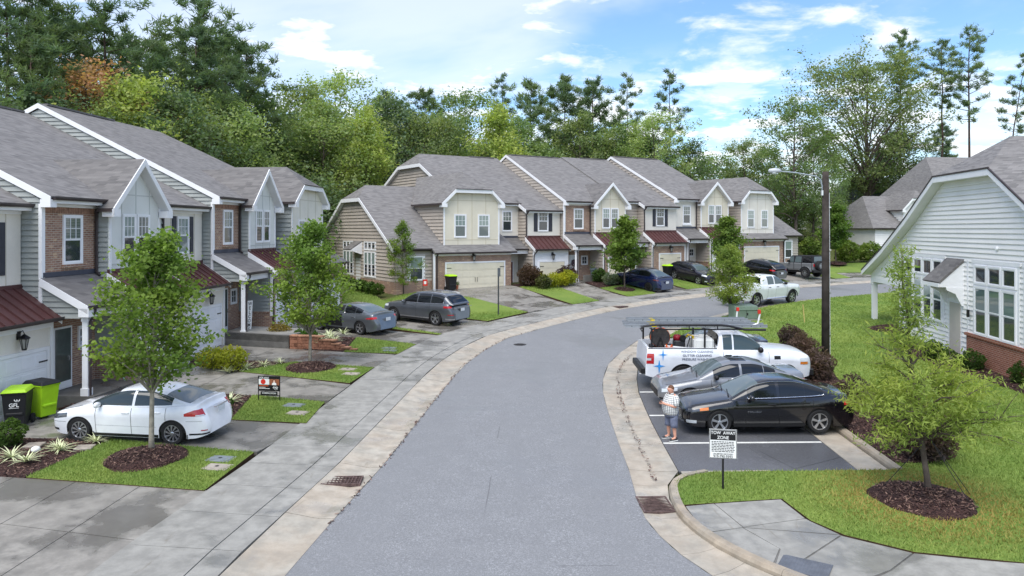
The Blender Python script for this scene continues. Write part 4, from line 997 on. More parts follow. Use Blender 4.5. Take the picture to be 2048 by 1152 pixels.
# ---------------------------------------------------------------- far row
def end_unit_F(side, uu, v, z0, label):
    """side=-1: wing and clipped gable on the left; +1 mirrored to the right"""
    u = Unit('end', 'F', uu, v, z0, label, False)
    X = (lambda a: a) if side < 0 else (lambda a: 6.45 - a)
    def rng(a, b): a, b = X(a), X(b); return min(a, b), max(a, b)
    sw = .604; yR = 8.1; zR = 8.05                     # wing ridge
    zE = zR - sw * (yR + .35)                          # eave of the garage front
    # garage front
    g = u.wall('garage_wall', *rng(0, 6.45), 0, .14, -.4, zE - .1, MAT_BRICK)
    MB().box(*rng(.0, 6.45), -.03, 0, zE - .26, zE - .04).build('frieze_board', MAT_TRIM, g)
    garage_door(u.e, X(3.35), -.005, 4.88, 2.13, MAT_DOOR_C); lantern(u.e, X(3.1), -.01, 2.58, 1.25)
    MB().box(*rng(.1, 6.4), .14, 13, -.5, zE - .1).build('core_wall', u.sid, u.e)
    # wing front (set back) with one window
    wx0 = -2.8
    w_ = u.wall('wing_front_wall', *rng(wx0, 0), .5, .62, -.4, zE + .1, u.sid)
    a, b = rng(wx0, 0); lap(u.e, w_, u.sid, C_(a), C_(b), .95, zE + .05, .5, 'x', .19, False)
    MB().box(a, b, .42, .5, -.4, .95).build('brick_base', MAT_BRICK, w_)
    window(u.e, X(-1.25), .44, 1.05, .98, 1.6, 'plain', glass=[MAT_GLASS_LT, MAT_GLASS_DK]); MB().box(*rng(-1.95, -.55), .445, .46, .93, 2.83).build('casing', MAT_TRIM, w_)
    MB().box(*rng(-.11, .02), -.03, .12, -.1, zE - .1).build('corner_trim', MAT_TRIM, g)
    downspout(u.e, X(.12), -.07, .1, zE - .05, top=.2)
    # wing roof : front slope, rear slope, hip clip on the outer end
    e0 = wx0 - .35; yc = 1.8
    xo, xi = X(e0), X(6.3)
    zc = zR - sw * yc
    hipx = X(e0 + 1.25)
    r = slope(u.e, 'wing_roof', [(xo, .15, zR - sw * (yR - .15)), (X(-.15), .15, zR - sw * (yR - .15)), (X(-.15), -.35, zE), (X(6.75), -.35, zE), (X(6.75), 1.2, zE + sw * 1.55), (xi, 3.2, zE + sw * 3.55), (xi, yR, zR), (hipx, yR, zR), (xo, yR - yc, zc)], .15, MAT_SHINGLE)
    slope(u.e, 'rear_roof', [(xo, 2 * yR, zE + .2), (xi, 2 * yR, zE + .2), (xi, yR, zR), (hipx, yR, zR), (xo, yR + yc, zc)], .15, MAT_SHINGLE)
    MB().extrude([(xo, yR - yc, zc), (xo, yR + yc, zc), (hipx, yR, zR)], (-side * .05 * -1 * -1, 0, -.1)).build('hip_end', MAT_SHINGLE, r)
    gutter(r, *rng(-.1, 6.7), -.35, zE); gutter(r, *rng(e0, -.2), .15, zE + .28)
    # end gable wall
    xw = X(wx0); prof = [(.5, -.4), (.5, zR - sw * (yR - .5) - .18), (yR - yc, zc - .2), (yR + yc, zc - .2), (15.6, zE + .3), (15.6, -.4)]
    gw = MB().extrude([(xw, p[0], p[1]) for p in prof], (-side * .12, 0, 0)).build('gable_wall', u.sid, u.e)
    f0 = lambda z: max(.5, yR - (zR - .22 - z) / sw); f1 = lambda z: min(15.6, yR + (zR - .22 - z) / sw)
    lap(u.e, gw, u.sid, f0, f1, .95, zc - .25, xw, 'y', .2, False, out_=side)
    if side < 0:
        MB().box(xw - .05, xw, 4.2, 15.6, -.4, .95).build('brick_base', MAT_BRICK, gw); MB().box(xw - .09, xw, .5, 4.3, -.4, .9).build('brick_base', MAT_BRICK, gw)
        for (ya, yb_, za_, zb_) in (((.15), yR - yc, zR - sw * (yR - .15), zc), (2 * yR - .2, yR + yc, zE + .3, zc), (yR - yc, yR + yc, zc, zc)):
            MB().extrude([(xo, ya, za_), (xo, yb_, zb_), (xo, yb_, zb_ - .27), (xo, ya, za_ - .27)], (-.035, 0, 0)).build('rake_board', MAT_TRIM, r)
            MB().extrude([(xo, ya, za_ - .19), (xo, yb_, zb_ - .19), (xw, yb_, zb_ - .19), (xw, ya, za_ - .19)], (0, 0, -.02)).build('soffit', MAT_SOFFIT, r)
        # tall window groups and small door hood on the gable wall
        for yc_ in (4.9, 9.2):
            cs = MB().box(xw - .05, xw - .033, yc_ - 1.15, yc_ + 1.15, 1.0, 3.75).build('window_casing', MAT_TRIM, gw)
            for k in (-1, 0, 1):
                window(u.e, xw - .05, yc_ + k * .7, 1.12, .56, 1.75, 'plain', -math.pi / 2, [MAT_GLASS_LT, MAT_GLASS_DK]); window(u.e, xw - .05, yc_ + k * .7, 3.1, .56, .5, 'single', -math.pi / 2, [MAT_GLASS_DK])
        hd = slope(u.e, 'door_hood', [(xw - 1.0, 6.4, 3.1), (xw - 1.0, 7.9, 3.1), (xw, 7.9, 3.75), (xw, 6.4, 3.75)], .09, MAT_SHINGLE_W)
        MB().extrude([(xw - 1.0, 6.42, 3.0), (xw, 6.42, 3.65), (xw, 6.42, 2.7), (xw - .12, 6.42, 2.7)], (0, -.05, 0)).build('bracket', MAT_TRIM, hd)
        MB().box(xw - .06, xw - .033, 6.7, 7.6, .1, 2.4).build('side_door', MAT_TRIM, u.e)
    # upper bay with clipped gable
    a, b = rng(.95, 5.70); zr0 = zE + sw * .85
    m, bt = (MAT_BAY_F, MAT_BATT_F) if side < 0 else (MAT_CREAM, MAT_BATT_C)
    xm = (a + b) / 2
    box_bay(u, a, b, .50, zr0 - .02, 6.75, 8.9, 7.5, lambda z: 4.5 + max(0, z - 6.2) * 1.9, m, bt, ((xm - 1.0, [MAT_GLASS_LT, MAT_GLASS_BL]), (xm + 1.0, [MAT_GLASS_LT, MAT_GLASS_BL])))
    return u
end_unit_F(-1, -11.1, 1.7, 1.25, 'sand coloured end townhouse with wide almond garage door and clipped gables')
u2 = shutter_unit('F', -4.1, -1.1, 1.12, 2.0, 3.4, 1.1, 6.80, 'white townhouse with black shutters and dark red entry door beside the wide garage', MAT_DOOR_W, MAT_DOOR_C, rec_mat=MAT_CREAM, rec_win=True, pieces=False)
# left clipped gable of the first main roof
def q0_gable():
    e = u2.e; ze = 6.80; zr = ze + SL * (RIDGE_Y + .35); x0 = -3.6
    r = slope(e, 'roof', [(x0, 2.6, ze + SL * 2.95), (0, 2.6, ze + SL * 2.95), (0, RIDGE_Y, zr), (x0 + 1.0, RIDGE_Y, zr), (x0, RIDGE_Y - 2.1, zr - 2.1 * SL)], .16, MAT_SHINGLE)
    slope(e, 'rear_roof', [(x0, 17.6, ze), (0, 17.6, ze), (0, RIDGE_Y, zr), (x0 + 1.0, RIDGE_Y, zr), (x0, RIDGE_Y + 2.1, zr - 2.1 * SL)], .16, MAT_SHINGLE)
    MB().extrude([(x0, RIDGE_Y - 2.1, zr - 1.05), (x0, RIDGE_Y + 2.1, zr - 1.05), (x0 + 1.0, RIDGE_Y, zr)], (.05, 0, -.1)).build('hip_end', MAT_SHINGLE, r)
    xw = x0 + .3; w_ = MB().extrude([(xw, 2.6, 4), (xw, 2.6, ze + 1.2), (xw, RIDGE_Y - 2.1, zr - 1.3), (xw, RIDGE_Y + 2.1, zr - 1.3), (xw, 17, ze), (xw, 17, 4)], (.1, 0, 0)).build('gable_wall', u2.sid, e)
    lap(e, w_, u2.sid, lambda z: max(2.6, (z + .2 - ze) / SL - .35), lambda z: min(17, 2 * RIDGE_Y - ((z + .2 - ze) / SL - .35)), 6, zr - 1.35, xw, 'y', .2, False)
    for (ya, za_, yb_, zb_) in ((2.6, ze + SL * 2.95, RIDGE_Y - 2.1, zr - 1.05), (RIDGE_Y - 2.1, zr - 1.05, RIDGE_Y + 2.1, zr - 1.05), (RIDGE_Y + 2.1, zr - 1.05, 17.6, ze)):
        MB().extrude([(x0, ya, za_), (x0, yb_, zb_), (x0, yb_, zb_ - .27), (x0, ya, za_ - .27)], (-.035, 0, 0)).build('rake_board', MAT_TRIM, r)
        MB().extrude([(x0, ya, za_ - .2), (x0, yb_, zb_ - .2), (xw, yb_, zb_ - .2), (xw, ya, za_ - .2)], (0, 0, -.02)).build('soffit', MAT_SOFFIT, r)
q0_gable()
entry_unit('F', 1.32, .5, 1.35, 2.72, 3.5, MAT_BRICK, 'brick and sand bay townhouse with wreath on its glass door behind the blue car', 'white', MAT_DOOR_C, MAT_BRICK, pieces=False)
shutter_unit('F', 7.54, .5, 1.55, 1.8, 3.95, .8, 6.70, 'cream townhouse with black shutters above a brick garage behind the black crossover', MAT_BRICK, MAT_DOOR_C, pieces=False)
entry_unit('F', 13.4, 1.0, 1.80, 2.72, 3.8, MAT_CREAM, 'white panel townhouse with small square window on its door beyond the slender tree', 'white', MAT_DOOR_C, MAT_DOOR_W, pieces=False)
end_unit_F(1, 20.2, 2.6, 2.0, 'cream end townhouse with clipped gable bay and brick garage behind the off-roader')
# ---------------------------------------------------------------- white house on the right
def right_house():
    P0 = (18.9, 31.2); rz = R_(-97.4); z0 = .36
    e = empty('house', (P0[0], P0[1], z0), rz, 'white lap sided house with a broad clipped gable and brick base on the bend', 'house')
    xc = .35
    prof = [(0, 9.30), (2.45, 7.85), (5.6, 6.08), (9.0, 4.42), (11.95, 3.2)]
    def zroof(x):
        d = abs(x - xc); return float(np.interp(d, [p[0] for p in prof], [p[1] for p in prof]))
    ye, yb, th = -.45, 24.0, .17
    root = None
    for sg in (-1, 1):
        mb = MB(); top = []; bot = []
        for d, z in prof:
            yf = ye if d >= 2.4 else 1.55
            top.append(((xc + sg * d, yf, z), (xc + sg * d, yb, z))); bot.append(((xc + sg * d, yf, z - th), (xc + sg * d, yb, z - th)))
        for k in range(len(prof) - 1):
            mb.poly([top[k][0], top[k][1], top[k + 1][1], top[k + 1][0]]); mb.poly([bot[k][0], bot[k + 1][0], bot[k + 1][1], bot[k][1]])
            mb.poly([top[k][0], top[k + 1][0], bot[k + 1][0], bot[k][0]])
        mb.poly([top[-1][0], top[-1][1], bot[-1][1], bot[-1][0]])
        o = mb.build('roof' if sg < 0 else 'roof_slope', MAT_SHINGLE, e)
        f = MB()
        for k in range(1, len(prof) - 1):
            a, b = prof[k], prof[k + 1]
            f.extrude([(xc + sg * a[0], ye, a[1] - .02), (xc + sg * b[0], ye, b[1] - .02), (xc + sg * b[0], ye, b[1] - .30), (xc + sg * a[0], ye, a[1] - .30)], (0, -.035, 0))
        f.build('rake_board', MAT_TRIM, o)
        f = MB()
        for k in range(1, len(prof) - 1):
            a, b = prof[k], prof[k + 1]
            f.extrude([(xc + sg * a[0], ye, a[1] + .005), (xc + sg * b[0], ye, b[1] + .005), (xc + sg * b[0], ye, b[1] - .06), (xc + sg * a[0], ye, a[1] - .06)], (0, -.06, 0))
        f.build('drip_edge', MAT_GUTTER, o)
        f = MB()
        for k in range(1, len(prof) - 1):
            a, b = prof[k], prof[k + 1]
            f.extrude([(xc + sg * a[0], ye, a[1] - .28), (xc + sg * b[0], ye, b[1] - .28), (xc + sg * b[0], .0, b[1] - .28), (xc + sg * a[0], .0, a[1] - .28)], (0, 0, -.02))
        f.build('soffit', MAT_SOFFIT, o)
        MB().box(*sorted((xc + sg * 11.95, xc + sg * 12.07)), ye + .05, yb, 3.06, 3.18).build('gutter', MAT_GUTTER, o)
    MB().extrude([(xc - 2.45, ye, 7.85), (xc + 2.45, ye, 7.85), (xc, 1.55, 9.3)], (0, .08, -.14)).build('hip_end', MAT_SHINGLE, e)
    MB().box(xc - 2.45, xc + 2.45, ye - .036, ye, 7.55, 7.83).build('fascia', MAT_TRIM, e); MB().box(xc - 2.5, xc + 2.5, ye - .06, ye, 7.79, 7.86).build('drip_edge', MAT_GUTTER, e)
    MB().box(xc - 2.45, xc + 2.45, ye, 0, 7.55, 7.57).build('soffit', MAT_SOFFIT, e)
    # wall
    pts = [(-6.9, -.4), (10.9, -.4)] + [(xc + d, z - .3) for d, z in prof[:0:-1]] + [(xc - d, z - .3) for d, z in prof[1:]] + [(-11.2, 2.62), (-6.9, 2.62)]
    pts = [(x, z) for x, z in pts if True]
    w_ = MB().extrude([(x, 0, z) for x, z in pts], (0, .14, 0)).build('gable_wall', MAT_SID_W, e)
    inv = lambda z: float(np.interp(-z, [-(p[1] - .32) for p in prof], [p[0] for p in prof]))
    lap(e, w_, MAT_SID_W, lambda z: max(xc - inv(z), -11.2) if z > 2.7 else -6.9, lambda z: min(xc + inv(z), 10.9), .02, 7.52, 0, 'x', .196, True)
    MB().box(xc - 2.4 - 0, xc + 2.4, -.05, 0, 7.30, 7.55).build('frieze_board', MAT_TRIM, w_)
    # porch in the far corner
    b = MB().box(-11.3, -6.9, -.06, .12, 2.55, 2.78).build('porch_beam', MAT_TRIM, e)
    MB().box(-11.30, -11.0, .15, 6, 2.4, 2.78).build('porch_beam', MAT_TRIM, e)
    p = MB(); p.box(-11.25, -11.0, -.05, .2, .05, 2.55); p.box(-11.30, -10.95, -.10, .25, .05, .32); p.box(-11.29, -10.96, -.09, .24, 2.42, 2.55); p.build('porch_post', MAT_TRIM, e)
    p = MB(); p.box(-7.12, -6.88, -.055, .2, .05, 2.55); p.build('corner_trim', MAT_TRIM, e)
    MB().box(-11.4, -6.9, -.15, 6, -.4, .05).build('porch_slab', MAT_CONC, e)
    MB().box(-6.9, -6.8, .14, 12, -.4, 2.6).build('porch_wall', MAT_SID_W, e); MB().box(-11.0, 10.8, 6, 6.1, -.4, 2.75).build('rear_wall', MAT_SID_W, e)
    MB().box(-11.3, -6.8, .14, 6, 2.72, 2.76).build('porch_ceiling', MAT_SOFFIT, e)
    # brick base near side
    br = MB(); br.box(.25, 10.9, -.11, -.0, -.4, 1.14).build('brick_base', MAT_BRICK_RED, e)
    MB().box(.18, 10.9, -.17, .0, 1.14, 1.24).build('brick_cap', MAT_BRICK_RED, e)
    MB().box(.18, .30, -.06, 0, 1.24, 4.2).build('corner_trim', MAT_TRIM, e)
    # window groups with casing, transoms over tall lights
    def group(x0, n, pitch, ww, z0_, zt):
        x1 = x0 + n * pitch; MB().box(x0 - .12, x1 + .12, -.075, -.035, z0_ - .14, zt + .14).build('window_casing', MAT_TRIM, e)
        MB().box(x0 - .2, x1 + .2, -.09, -.036, zt + .14, zt + .28).build('window_head', MAT_TRIM, e)
        for k in range(n):
            x = x0 + (k + .5) * pitch
            window(e, x, -.07, z0_, ww, 1.80, 'plain', glass=[MAT_GLASS_SKY, MAT_GLASS_DK]); window(e, x, -.07, z0_ + 2.02, ww, .62, 'single', glass=[MAT_GLASS_DK])
    group(.85, 3, 1.08, .84, 1.34, 3.98); group(-6.35, 4, 1.08, .84, 1.42, 4.05); group(4.6, 3, 1.08, .84, 1.34, 3.98)
    # side entrance hood and recess
    hd = slope(e, 'door_hood', [(-1.75, -1.05, 3.28), (-.1, -1.05, 3.28), (-.1, -.03, 4.25), (-1.75, -.03, 4.25)], .09, MAT_SHINGLE_W)
    for x in (-1.72, -.18):
        MB().extrude([(x, -1.02, 3.06), (x, -1.02, 3.18), (x, -.03, 4.12), (x, -.03, 3.06)], (.06, 0, 0)).build('hood_side', MAT_TRIM, hd)
        MB().extrude([(x, -.03, 3.06), (x, -.75, 3.06), (x, -.72, 2.94), (x, -.38, 2.78), (x, -.14, 2.3), (x, -.03, 2.25)], (.08, 0, 0)).build('bracket', MAT_TRIM, hd)
    MB().box(-1.78, -.08, -1.06, -1.03, 3.06, 3.22).build('fascia', MAT_TRIM, hd)
    MB().box(-1.55, -.25, -.05, -.034, .1, 2.5).build('door_frame', MAT_TRIM, e); d = MB().box(-1.4, -.4, -.07, -.05, .15, 2.35).build('side_door', MAT_SID_T, e)
    MB().lathe([(.06, 0), (.09, .05), (.09, .14), (.05, .22)], 8, (2.6, -.12, 4.75), 'y').build('flood_light', MAT_TRIM, e)
    MB().box(.45, .55, -.2, -.12, 1.9, 2.2).build('meter_box', MAT_BLACK, e)
MAT_SID_T = M('siding_greige', srgb(196, 188, 178), .6, .05, 1.2)
MAT_GLASS_SKY = glass_mat('window_glass_bright', srgb(96, 116, 112), .05)
right_house()

# ---------------------------------------------------------------- buildings far behind on the right
def back_row_house():
    e = empty('house', (41.6, 86, 3.0), R_(6), 'white townhouse with two stacked grey roofs rising behind the near white house', 'house')
    MB().box(0, 16, 0, 12, -1.5, 3.0).build('wall', MAT_SID_W, e)
    w_ = MB().box(0, 5.6, -.02, 0, -1, 2.9).build('front_wall', MAT_SID_W, e); lap(e, w_, MAT_SID_W, C_(0.), C_(5.6), -.8, 2.85, -.02, 'x', .22, False)
    slope(e, 'roof', [(-.5, -.5, 2.95), (12.0, -.5, 2.95), (12.0, 6, 6.9), (2.1, 6, 6.9)], .2, MAT_SHINGLE)
    slope(e, 'side_roof', [(-.5, -.5, 2.95), (-.5, 12.5, 2.95), (2.1, 6, 6.9)], .2, MAT_SHINGLE)
    window(e, 4.9, -.06, .4, 1.0, 1.7, 'plain'); gutter(e, -.4, 9, -.5, 2.98)
    u = type('U', (), {})(); u.e = e; u.sid = MAT_SID_W; u.row = 'F'; u.pieces = False
    box_bay(u, 3.6, 7.4, .2, 3.2, 5.4, 7.4, 6.4, lambda z: 5.0, MAT_SID_W, MAT_TRIM, ())
    MB().box(11, 26, 5, 14, 2, 7.4).build('upper_wall', MAT_SID_W, e)
    slope(e, 'upper_roof', [(10.4, 3.5, 7.2), (27, 3.5, 7.2), (27, 10, 12.2), (13.2, 10, 12.2)], .2, MAT_SHINGLE)
    slope(e, 'upper_hip', [(10.4, 3.5, 7.2), (10.4, 16, 7.2), (13.2, 10, 12.2)], .2, MAT_SHINGLE)
back_row_house()
def far_house(x, y, z, w_, d, h, rh, wall, roof, rz, label, wins):
    e = empty('house', (x, y, z), rz, label, 'house', 'houses far behind the trees')
    MB().box(0, w_, 0, d, -2, h).build('wall', wall, e)
    r = slope(e, 'roof', [(-.4, -.4, h), (w_ + .4, -.4, h), (w_ * .72, d / 2, h + rh), (w_ * .28, d / 2, h + rh)], .2, roof)
    slope(e, 'side_roof', [(-.4, -.4, h), (-.4, d + .4, h), (w_ * .28, d / 2, h + rh)], .2, roof); slope(e, 'side_roof', [(w_ + .4, -.4, h), (w_ + .4, d + .4, h), (w_ * .72, d / 2, h + rh)], .2, roof)
    MB().box(-.4, w_ + .4, -.44, -.4, h - .28, h + .02).build('fascia', MAT_TRIM, r)
    for (a, b, c, dd) in wins: window(e, a, -.01, b, c, dd, 'hung')
far_house(53.0, 120, 4.0, 8.5, 9, 6.4, 4.0, M('siding_slate_blue', srgb(136, 146, 158), .6, .05, 1.0), MAT_SHINGLE_B, R_(-4), 'slate blue house with hipped roof between the trees', ((1.6, 3.9, 1.0, 1.7), (2.9, 3.9, 1.0, 1.7), (5.6, 3.9, 1.0, 1.7), (2.2, .6, 1.6, 1.9)))
far_house(40.0, 118, 4.2, 6.8, 9, 6.0, 3.6, MAT_SID_W, MAT_SHINGLE_B, R_(8), 'white house with blue grey roof seen beside the street light pole', ((1.4, 3.6, 1.0, 1.6), (4.4, 3.6, 1.0, 1.6)))
far_house(33.0, 112, 3.4, 6.2, 9, 5.6, 3.6, MAT_SID_W, MAT_SHINGLE_B, R_(14), 'white house mostly hidden behind the end of the far row', ((1.4, 3.2, 1.0, 1.6),))
# ---------------------------------------------------------------- foliage
def leaf_mat(name, shade, gloss=.5, trans=.46):
    t = NT(name); oi = t.n('ShaderNodeObjectInfo'); p = t.coord('Position')
    n1 = t.noise(p, .55, 3, .6); n2 = t.noise(p, 3.5, 2, .6)
    c = t.mix(1.0, oi.outputs['Color'], (shade, shade, shade * .9, 1), 'MULTIPLY')
    yel = t.mix(1.0, c, (1.16, 1.08, .9, 1), 'MULTIPLY'); dk = t.mix(1.0, c, (.80, .87, .90, 1), 'MULTIPLY')
    c = t.mix(t.ramp(n1, .35, .65), dk, yel); c = t.mix(t.ramp(n2, .3, .7, 0, .35), c, t.mix(1.0, c, (.75, .8, .75, 1), 'MULTIPLY'))
    t.set(c, gloss + .15, spec=.18)
    tr = t.n('ShaderNodeBsdfTranslucent'); t.l(t.mix(1.0, c, (1.1, 1.25, .6, 1), 'MULTIPLY'), tr.inputs[0])
    mx = t.n('ShaderNodeMixShader'); mx.inputs[0].default_value = trans
    t.l(t.b.outputs[0], mx.inputs[1]); t.l(tr.outputs[0], mx.inputs[2]); t.l(mx.outputs[0], t.o.inputs[0])
    return t.m
LEAF = [leaf_mat('leaf_dark', .9), leaf_mat('leaf_mid', 1.0), leaf_mat('leaf_light', 1.2)]
MAT_BARK = M('bark_grey_brown', srgb(98, 88, 80), .9, .25, 3.0, spec=.15, bump=.6, bscale=18)
MAT_BARK_P = M('bark_pine', srgb(84, 70, 64), .9, .3, 2.5, spec=.15, bump=.6, bscale=12)
MAT_BARK_Y = M('bark_young_grey', srgb(146, 140, 126), .85, .2, 7.0, spec=.2, bump=.3, bscale=40)
def rv(rng, n): 
    v = rng.normal(size=(n, 3)); return v / np.linalg.norm(v, axis=1)[:, None]
def leaves(rng, C, size, asp=.55, up=.35, spread=0, jit=.5, droop=0):
    """rhombic leaf quads at centres C; returns V,F"""
    n = len(C); s = size * rng.uniform(1 - jit, 1 + jit, n)
    N_ = rv(rng, n); N_[:, 2] = np.abs(N_[:, 2]) + up; N_ /= np.linalg.norm(N_, axis=1)[:, None]
    A = np.cross(N_, rv(rng, n)); A /= np.linalg.norm(A, axis=1)[:, None] + 1e-9
    A[:, 2] -= droop; A /= np.linalg.norm(A, axis=1)[:, None]
    B = np.cross(N_, A); B /= np.linalg.norm(B, axis=1)[:, None] + 1e-9
    s = s[:, None]
    V = np.stack([C - A * s * .5, C + B * s * asp * .5 - A * s * .05, C + A * s * .5, C - B * s * asp * .5 - A * s * .05], 1)
    return V.reshape(-1, 3), np.arange(4 * n).reshape(-1, 4)
ENV = {'oval': lambda q: math.sin(math.pi * min(max(q * .92 + .06, 0), 1)) ** .75, 'round': lambda q: max(0, 1 - (2 * q - 1) ** 2) ** .5,
       'cone': lambda q: max(0, (1 - q)) ** .85 * min(1, q * 6 + .25), 'column': lambda q: .6 + .4 * math.sin(math.pi * q) if q < .9 else .55, 'flame': lambda q: min(1, q * 3 + .35) * max(0, 1 - q ** 1.7) ** .8,
       'umbrella': lambda q: .35 + .65 * q if q < .7 else max(0, 1 - ((q - .7) / .3) ** 2) ** .5, 'spire': lambda q: 1.0 - .22 * q / .3 if q < .3 else (.78 - (q - .3) * 2.6 if q < .52 else max(.05, .20 - (q - .52) * .35)), 'maple': lambda q: min(1, .6 + q * 1.9) * max(0, 1 - q) ** .58 * 1.12}
def make_tree(name, seed, H, R, base, env, nl, leaf, limbs=26, trunk_r=.1, clump=.35, bark=None, asp=.6, up=.35, asc=.55, droop=0, leaf_at=.35, twigs=5, wob=.02, sub=True, clumps_per=3, qp=1.0, thin=None):
    """returns (trunk mesh, crown mesh)"""
    rng = np.random.default_rng(seed); T = MB(); f = ENV[env]
    tp = []; x = y = 0
    for k in range(9):
        q = k / 8; x += rng.normal(0, wob * H * .3); y += rng.normal(0, wob * H * .3)
        tp.append((x * min(1, q * 2), y * min(1, q * 2), -.3 + (H * .97 + .3) * q))
    T.tube(tp, [trunk_r * (1.25 if k == 0 else 1) * (1 - .88 * (k / 8)) for k in range(9)], 8)
    tpa = np.array(tp); C = []
    def at(z): return np.array([np.interp(z, tpa[:, 2], tpa[:, 0]), np.interp(z, tpa[:, 2], tpa[:, 1]), z])
    ga = rng.uniform(0, 6.28)
    for i in range(limbs):
        q = ((i + rng.uniform(.2, .8)) / limbs) ** qp; zb = base + (H - base) * q * .94
        env_r = R * f(q) * rng.uniform(.62, 1.16); a = ga + i * 2.399 + rng.normal(0, .25)
        o = at(max(base * .85, zb - env_r * asc * .8)); e = at(min(zb, H)) * 1.0
        tip = np.array([e[0] + math.cos(a) * env_r, e[1] + math.sin(a) * env_r, zb + env_r * (asc * .35 - droop) + rng.normal(0, .03 * H)])
        mid = (o + tip) / 2 + np.array([0, 0, env_r * .12])
        r0 = trunk_r * (.42 * (1 - q) + .10)
        P = [o, (o * .6 + mid * .4), mid, (mid * .45 + tip * .55), tip]
        if sub: T.tube(P, [r0, r0 * .8, r0 * .6, r0 * .38, r0 * .12], 5, False)
        pa = np.array(P)
        for _ in range(twigs):
            s = rng.uniform(leaf_at, 1.0); b = np.array([np.interp(s * 4, range(5), pa[:, k]) for k in range(3)])
            d = rv(rng, 1)[0] * np.array([1, 1, .7]); d += (tip - o) / (np.linalg.norm(tip - o) + 1e-6) * .6; d[2] += .15 - droop * 1.2
            ln = env_r * rng.uniform(.18, .42) + .1 * R; t2 = b + d * ln
            if sub and trunk_r > .02: T.tube([b, (b + t2) / 2 + np.array([0, 0, .04 * ln]), t2], [r0 * .28, r0 * .18, r0 * .06], 4, False)
            for c in range(clumps_per): C.append(b * (1 - (c + 1) / clumps_per * .95) + t2 * ((c + 1) / clumps_per * .95))
        C.append(tip)
    C = np.array(C); per = max(1, nl // len(C))
    cc = np.repeat(C, per, 0); cc = cc + rng.normal(0, clump, cc.shape) * np.array([1, 1, .75])
    cc = cc[cc[:, 2] > base * .8]
    if thin: cc = cc[(cc[:, 2] < thin[0]) | (rng.random(len(cc)) < thin[1])]
    V, F = leaves(rng, cc, leaf, asp, up, droop=droop * .8)
    mi = np.repeat(rng.choice(3, len(C) + 1, p=[.3, .45, .25]), per)[:len(cc)]; mi = np.where(rng.random(len(cc)) < .4, rng.integers(0, 3, len(cc)), np.resize(mi, len(cc)))
    return T.mesh(name + '_trunk', bark or MAT_BARK, smooth=True, fix=False), np_mesh(name + '_crown', V, F, LEAF, mat_idx=mi)
def make_pine(name, seed, H, R, base, nb, tuft=.55, per=16, trunk_r=.2, lean=0, dens=1.0, flat=.25):
    rng = np.random.default_rng(seed); T = MB(); tp = [(lean * (k / 8) ** 2 + rng.normal(0, .06), rng.normal(0, .06), -.3 + (H * .98 + .3) * k / 8) for k in range(9)]
    T.tube(tp, [trunk_r * (1.2 if k == 0 else 1) * (1 - .82 * k / 8) for k in range(9)], 7); tpa = np.array(tp); C = []
    for i in range(nb):
        q = (i + rng.uniform(0, 1)) / nb; z = base + (H - base) * q
        r = R * (min(1, q * 1.7 + .3)) * max(.10, (1 - q ** 3.2)) ** .75 * rng.uniform(.45, 1.2); a = i * 2.399 + rng.normal(0, .5)
        o = np.array([np.interp(z, tpa[:, 2], tpa[:, 0]), np.interp(z, tpa[:, 2], tpa[:, 1]), z])
        tip = o + np.array([math.cos(a) * r, math.sin(a) * r, r * (flat + .5 * q) + rng.normal(0, .2)]); mid = (o + tip) / 2 - np.array([0, 0, r * .06])
        r0 = trunk_r * .28 * (1 - q * .7); T.tube([o, mid, tip], [r0, r0 * .6, r0 * .2], 4, False)
        for _ in range(max(2, int(7 * r / R * dens + 1))):
            s = rng.uniform(.32, 1); b = o * (1 - s) ** 1 + tip * s; d = rv(rng, 1)[0] * np.array([1, 1, .5]); d[2] = abs(d[2]) * .6
            t2 = b + d * r * rng.uniform(.12, .38); T.tube([b, t2], [r0 * .3, r0 * .1], 3, False); C += [t2, (b + t2) / 2]
        C.append(tip)
    C = np.array(C); n = len(C) * per; c = np.repeat(C, per, 0) + rng.normal(0, tuft * .28, (n, 3))
    d = rv(rng, n); d[:, 2] = d[:, 2] * .8 + .35; L = tuft * rng.uniform(.6, 1.2, n)[:, None]; wv = np.cross(d, rv(rng, n)); wv /= np.linalg.norm(wv, axis=1)[:, None] + 1e-9; wv *= L * .085
    V = np.stack([c - wv, c + d * L * .55 - wv * .9, c + d * L, c + wv], 1)
    return T.mesh(name + '_trunk', MAT_BARK_P, smooth=True, fix=False), np_mesh(name + '_crown', V.reshape(-1, 3), np.arange(4 * n).reshape(-1, 4), LEAF, mat_idx=np.repeat(rng.integers(0, 3, len(C)), per))
PROTO = {}
PROTO['pine1'] = make_pine('pine', 1, 24, 5.0, 9, 56, .58, 26, .26)
PROTO['pine2'] = make_pine('pine', 2, 24, 4.2, 11, 50, .58, 26, .24)
PROTO['pine3'] = make_pine('pine', 3, 24, 5.4, 12, 44, .58, 25, .25, dens=.8)
PROTO['pinethin'] = make_pine('pine', 4, 24, 3.3, 8.5, 36, .5, 20, .17, dens=.7)
PROTO['pinetall1'] = make_pine('pine', 5, 30, 3.9, 19, 34, .5, 20, .24, dens=.9, flat=.05)
PROTO['pinetall2'] = make_pine('pine', 6, 30, 4.4, 16, 38, .5, 20, .25, dens=.9, flat=.3)
PROTO['pinelean'] = make_pine('pine', 8, 26, 3.2, 11, 30, .5, 20, .18, lean=2.6, dens=.7)
PROTO['dec1'] = make_tree('broadleaf', 11, 18, 5.2, 2.5, 'oval', 15000, .30, 48, .24, .62, twigs=5)
PROTO['dec2'] = make_tree('broadleaf', 12, 18, 4.6, 2.0, 'flame', 15000, .29, 48, .22, .55, twigs=5)
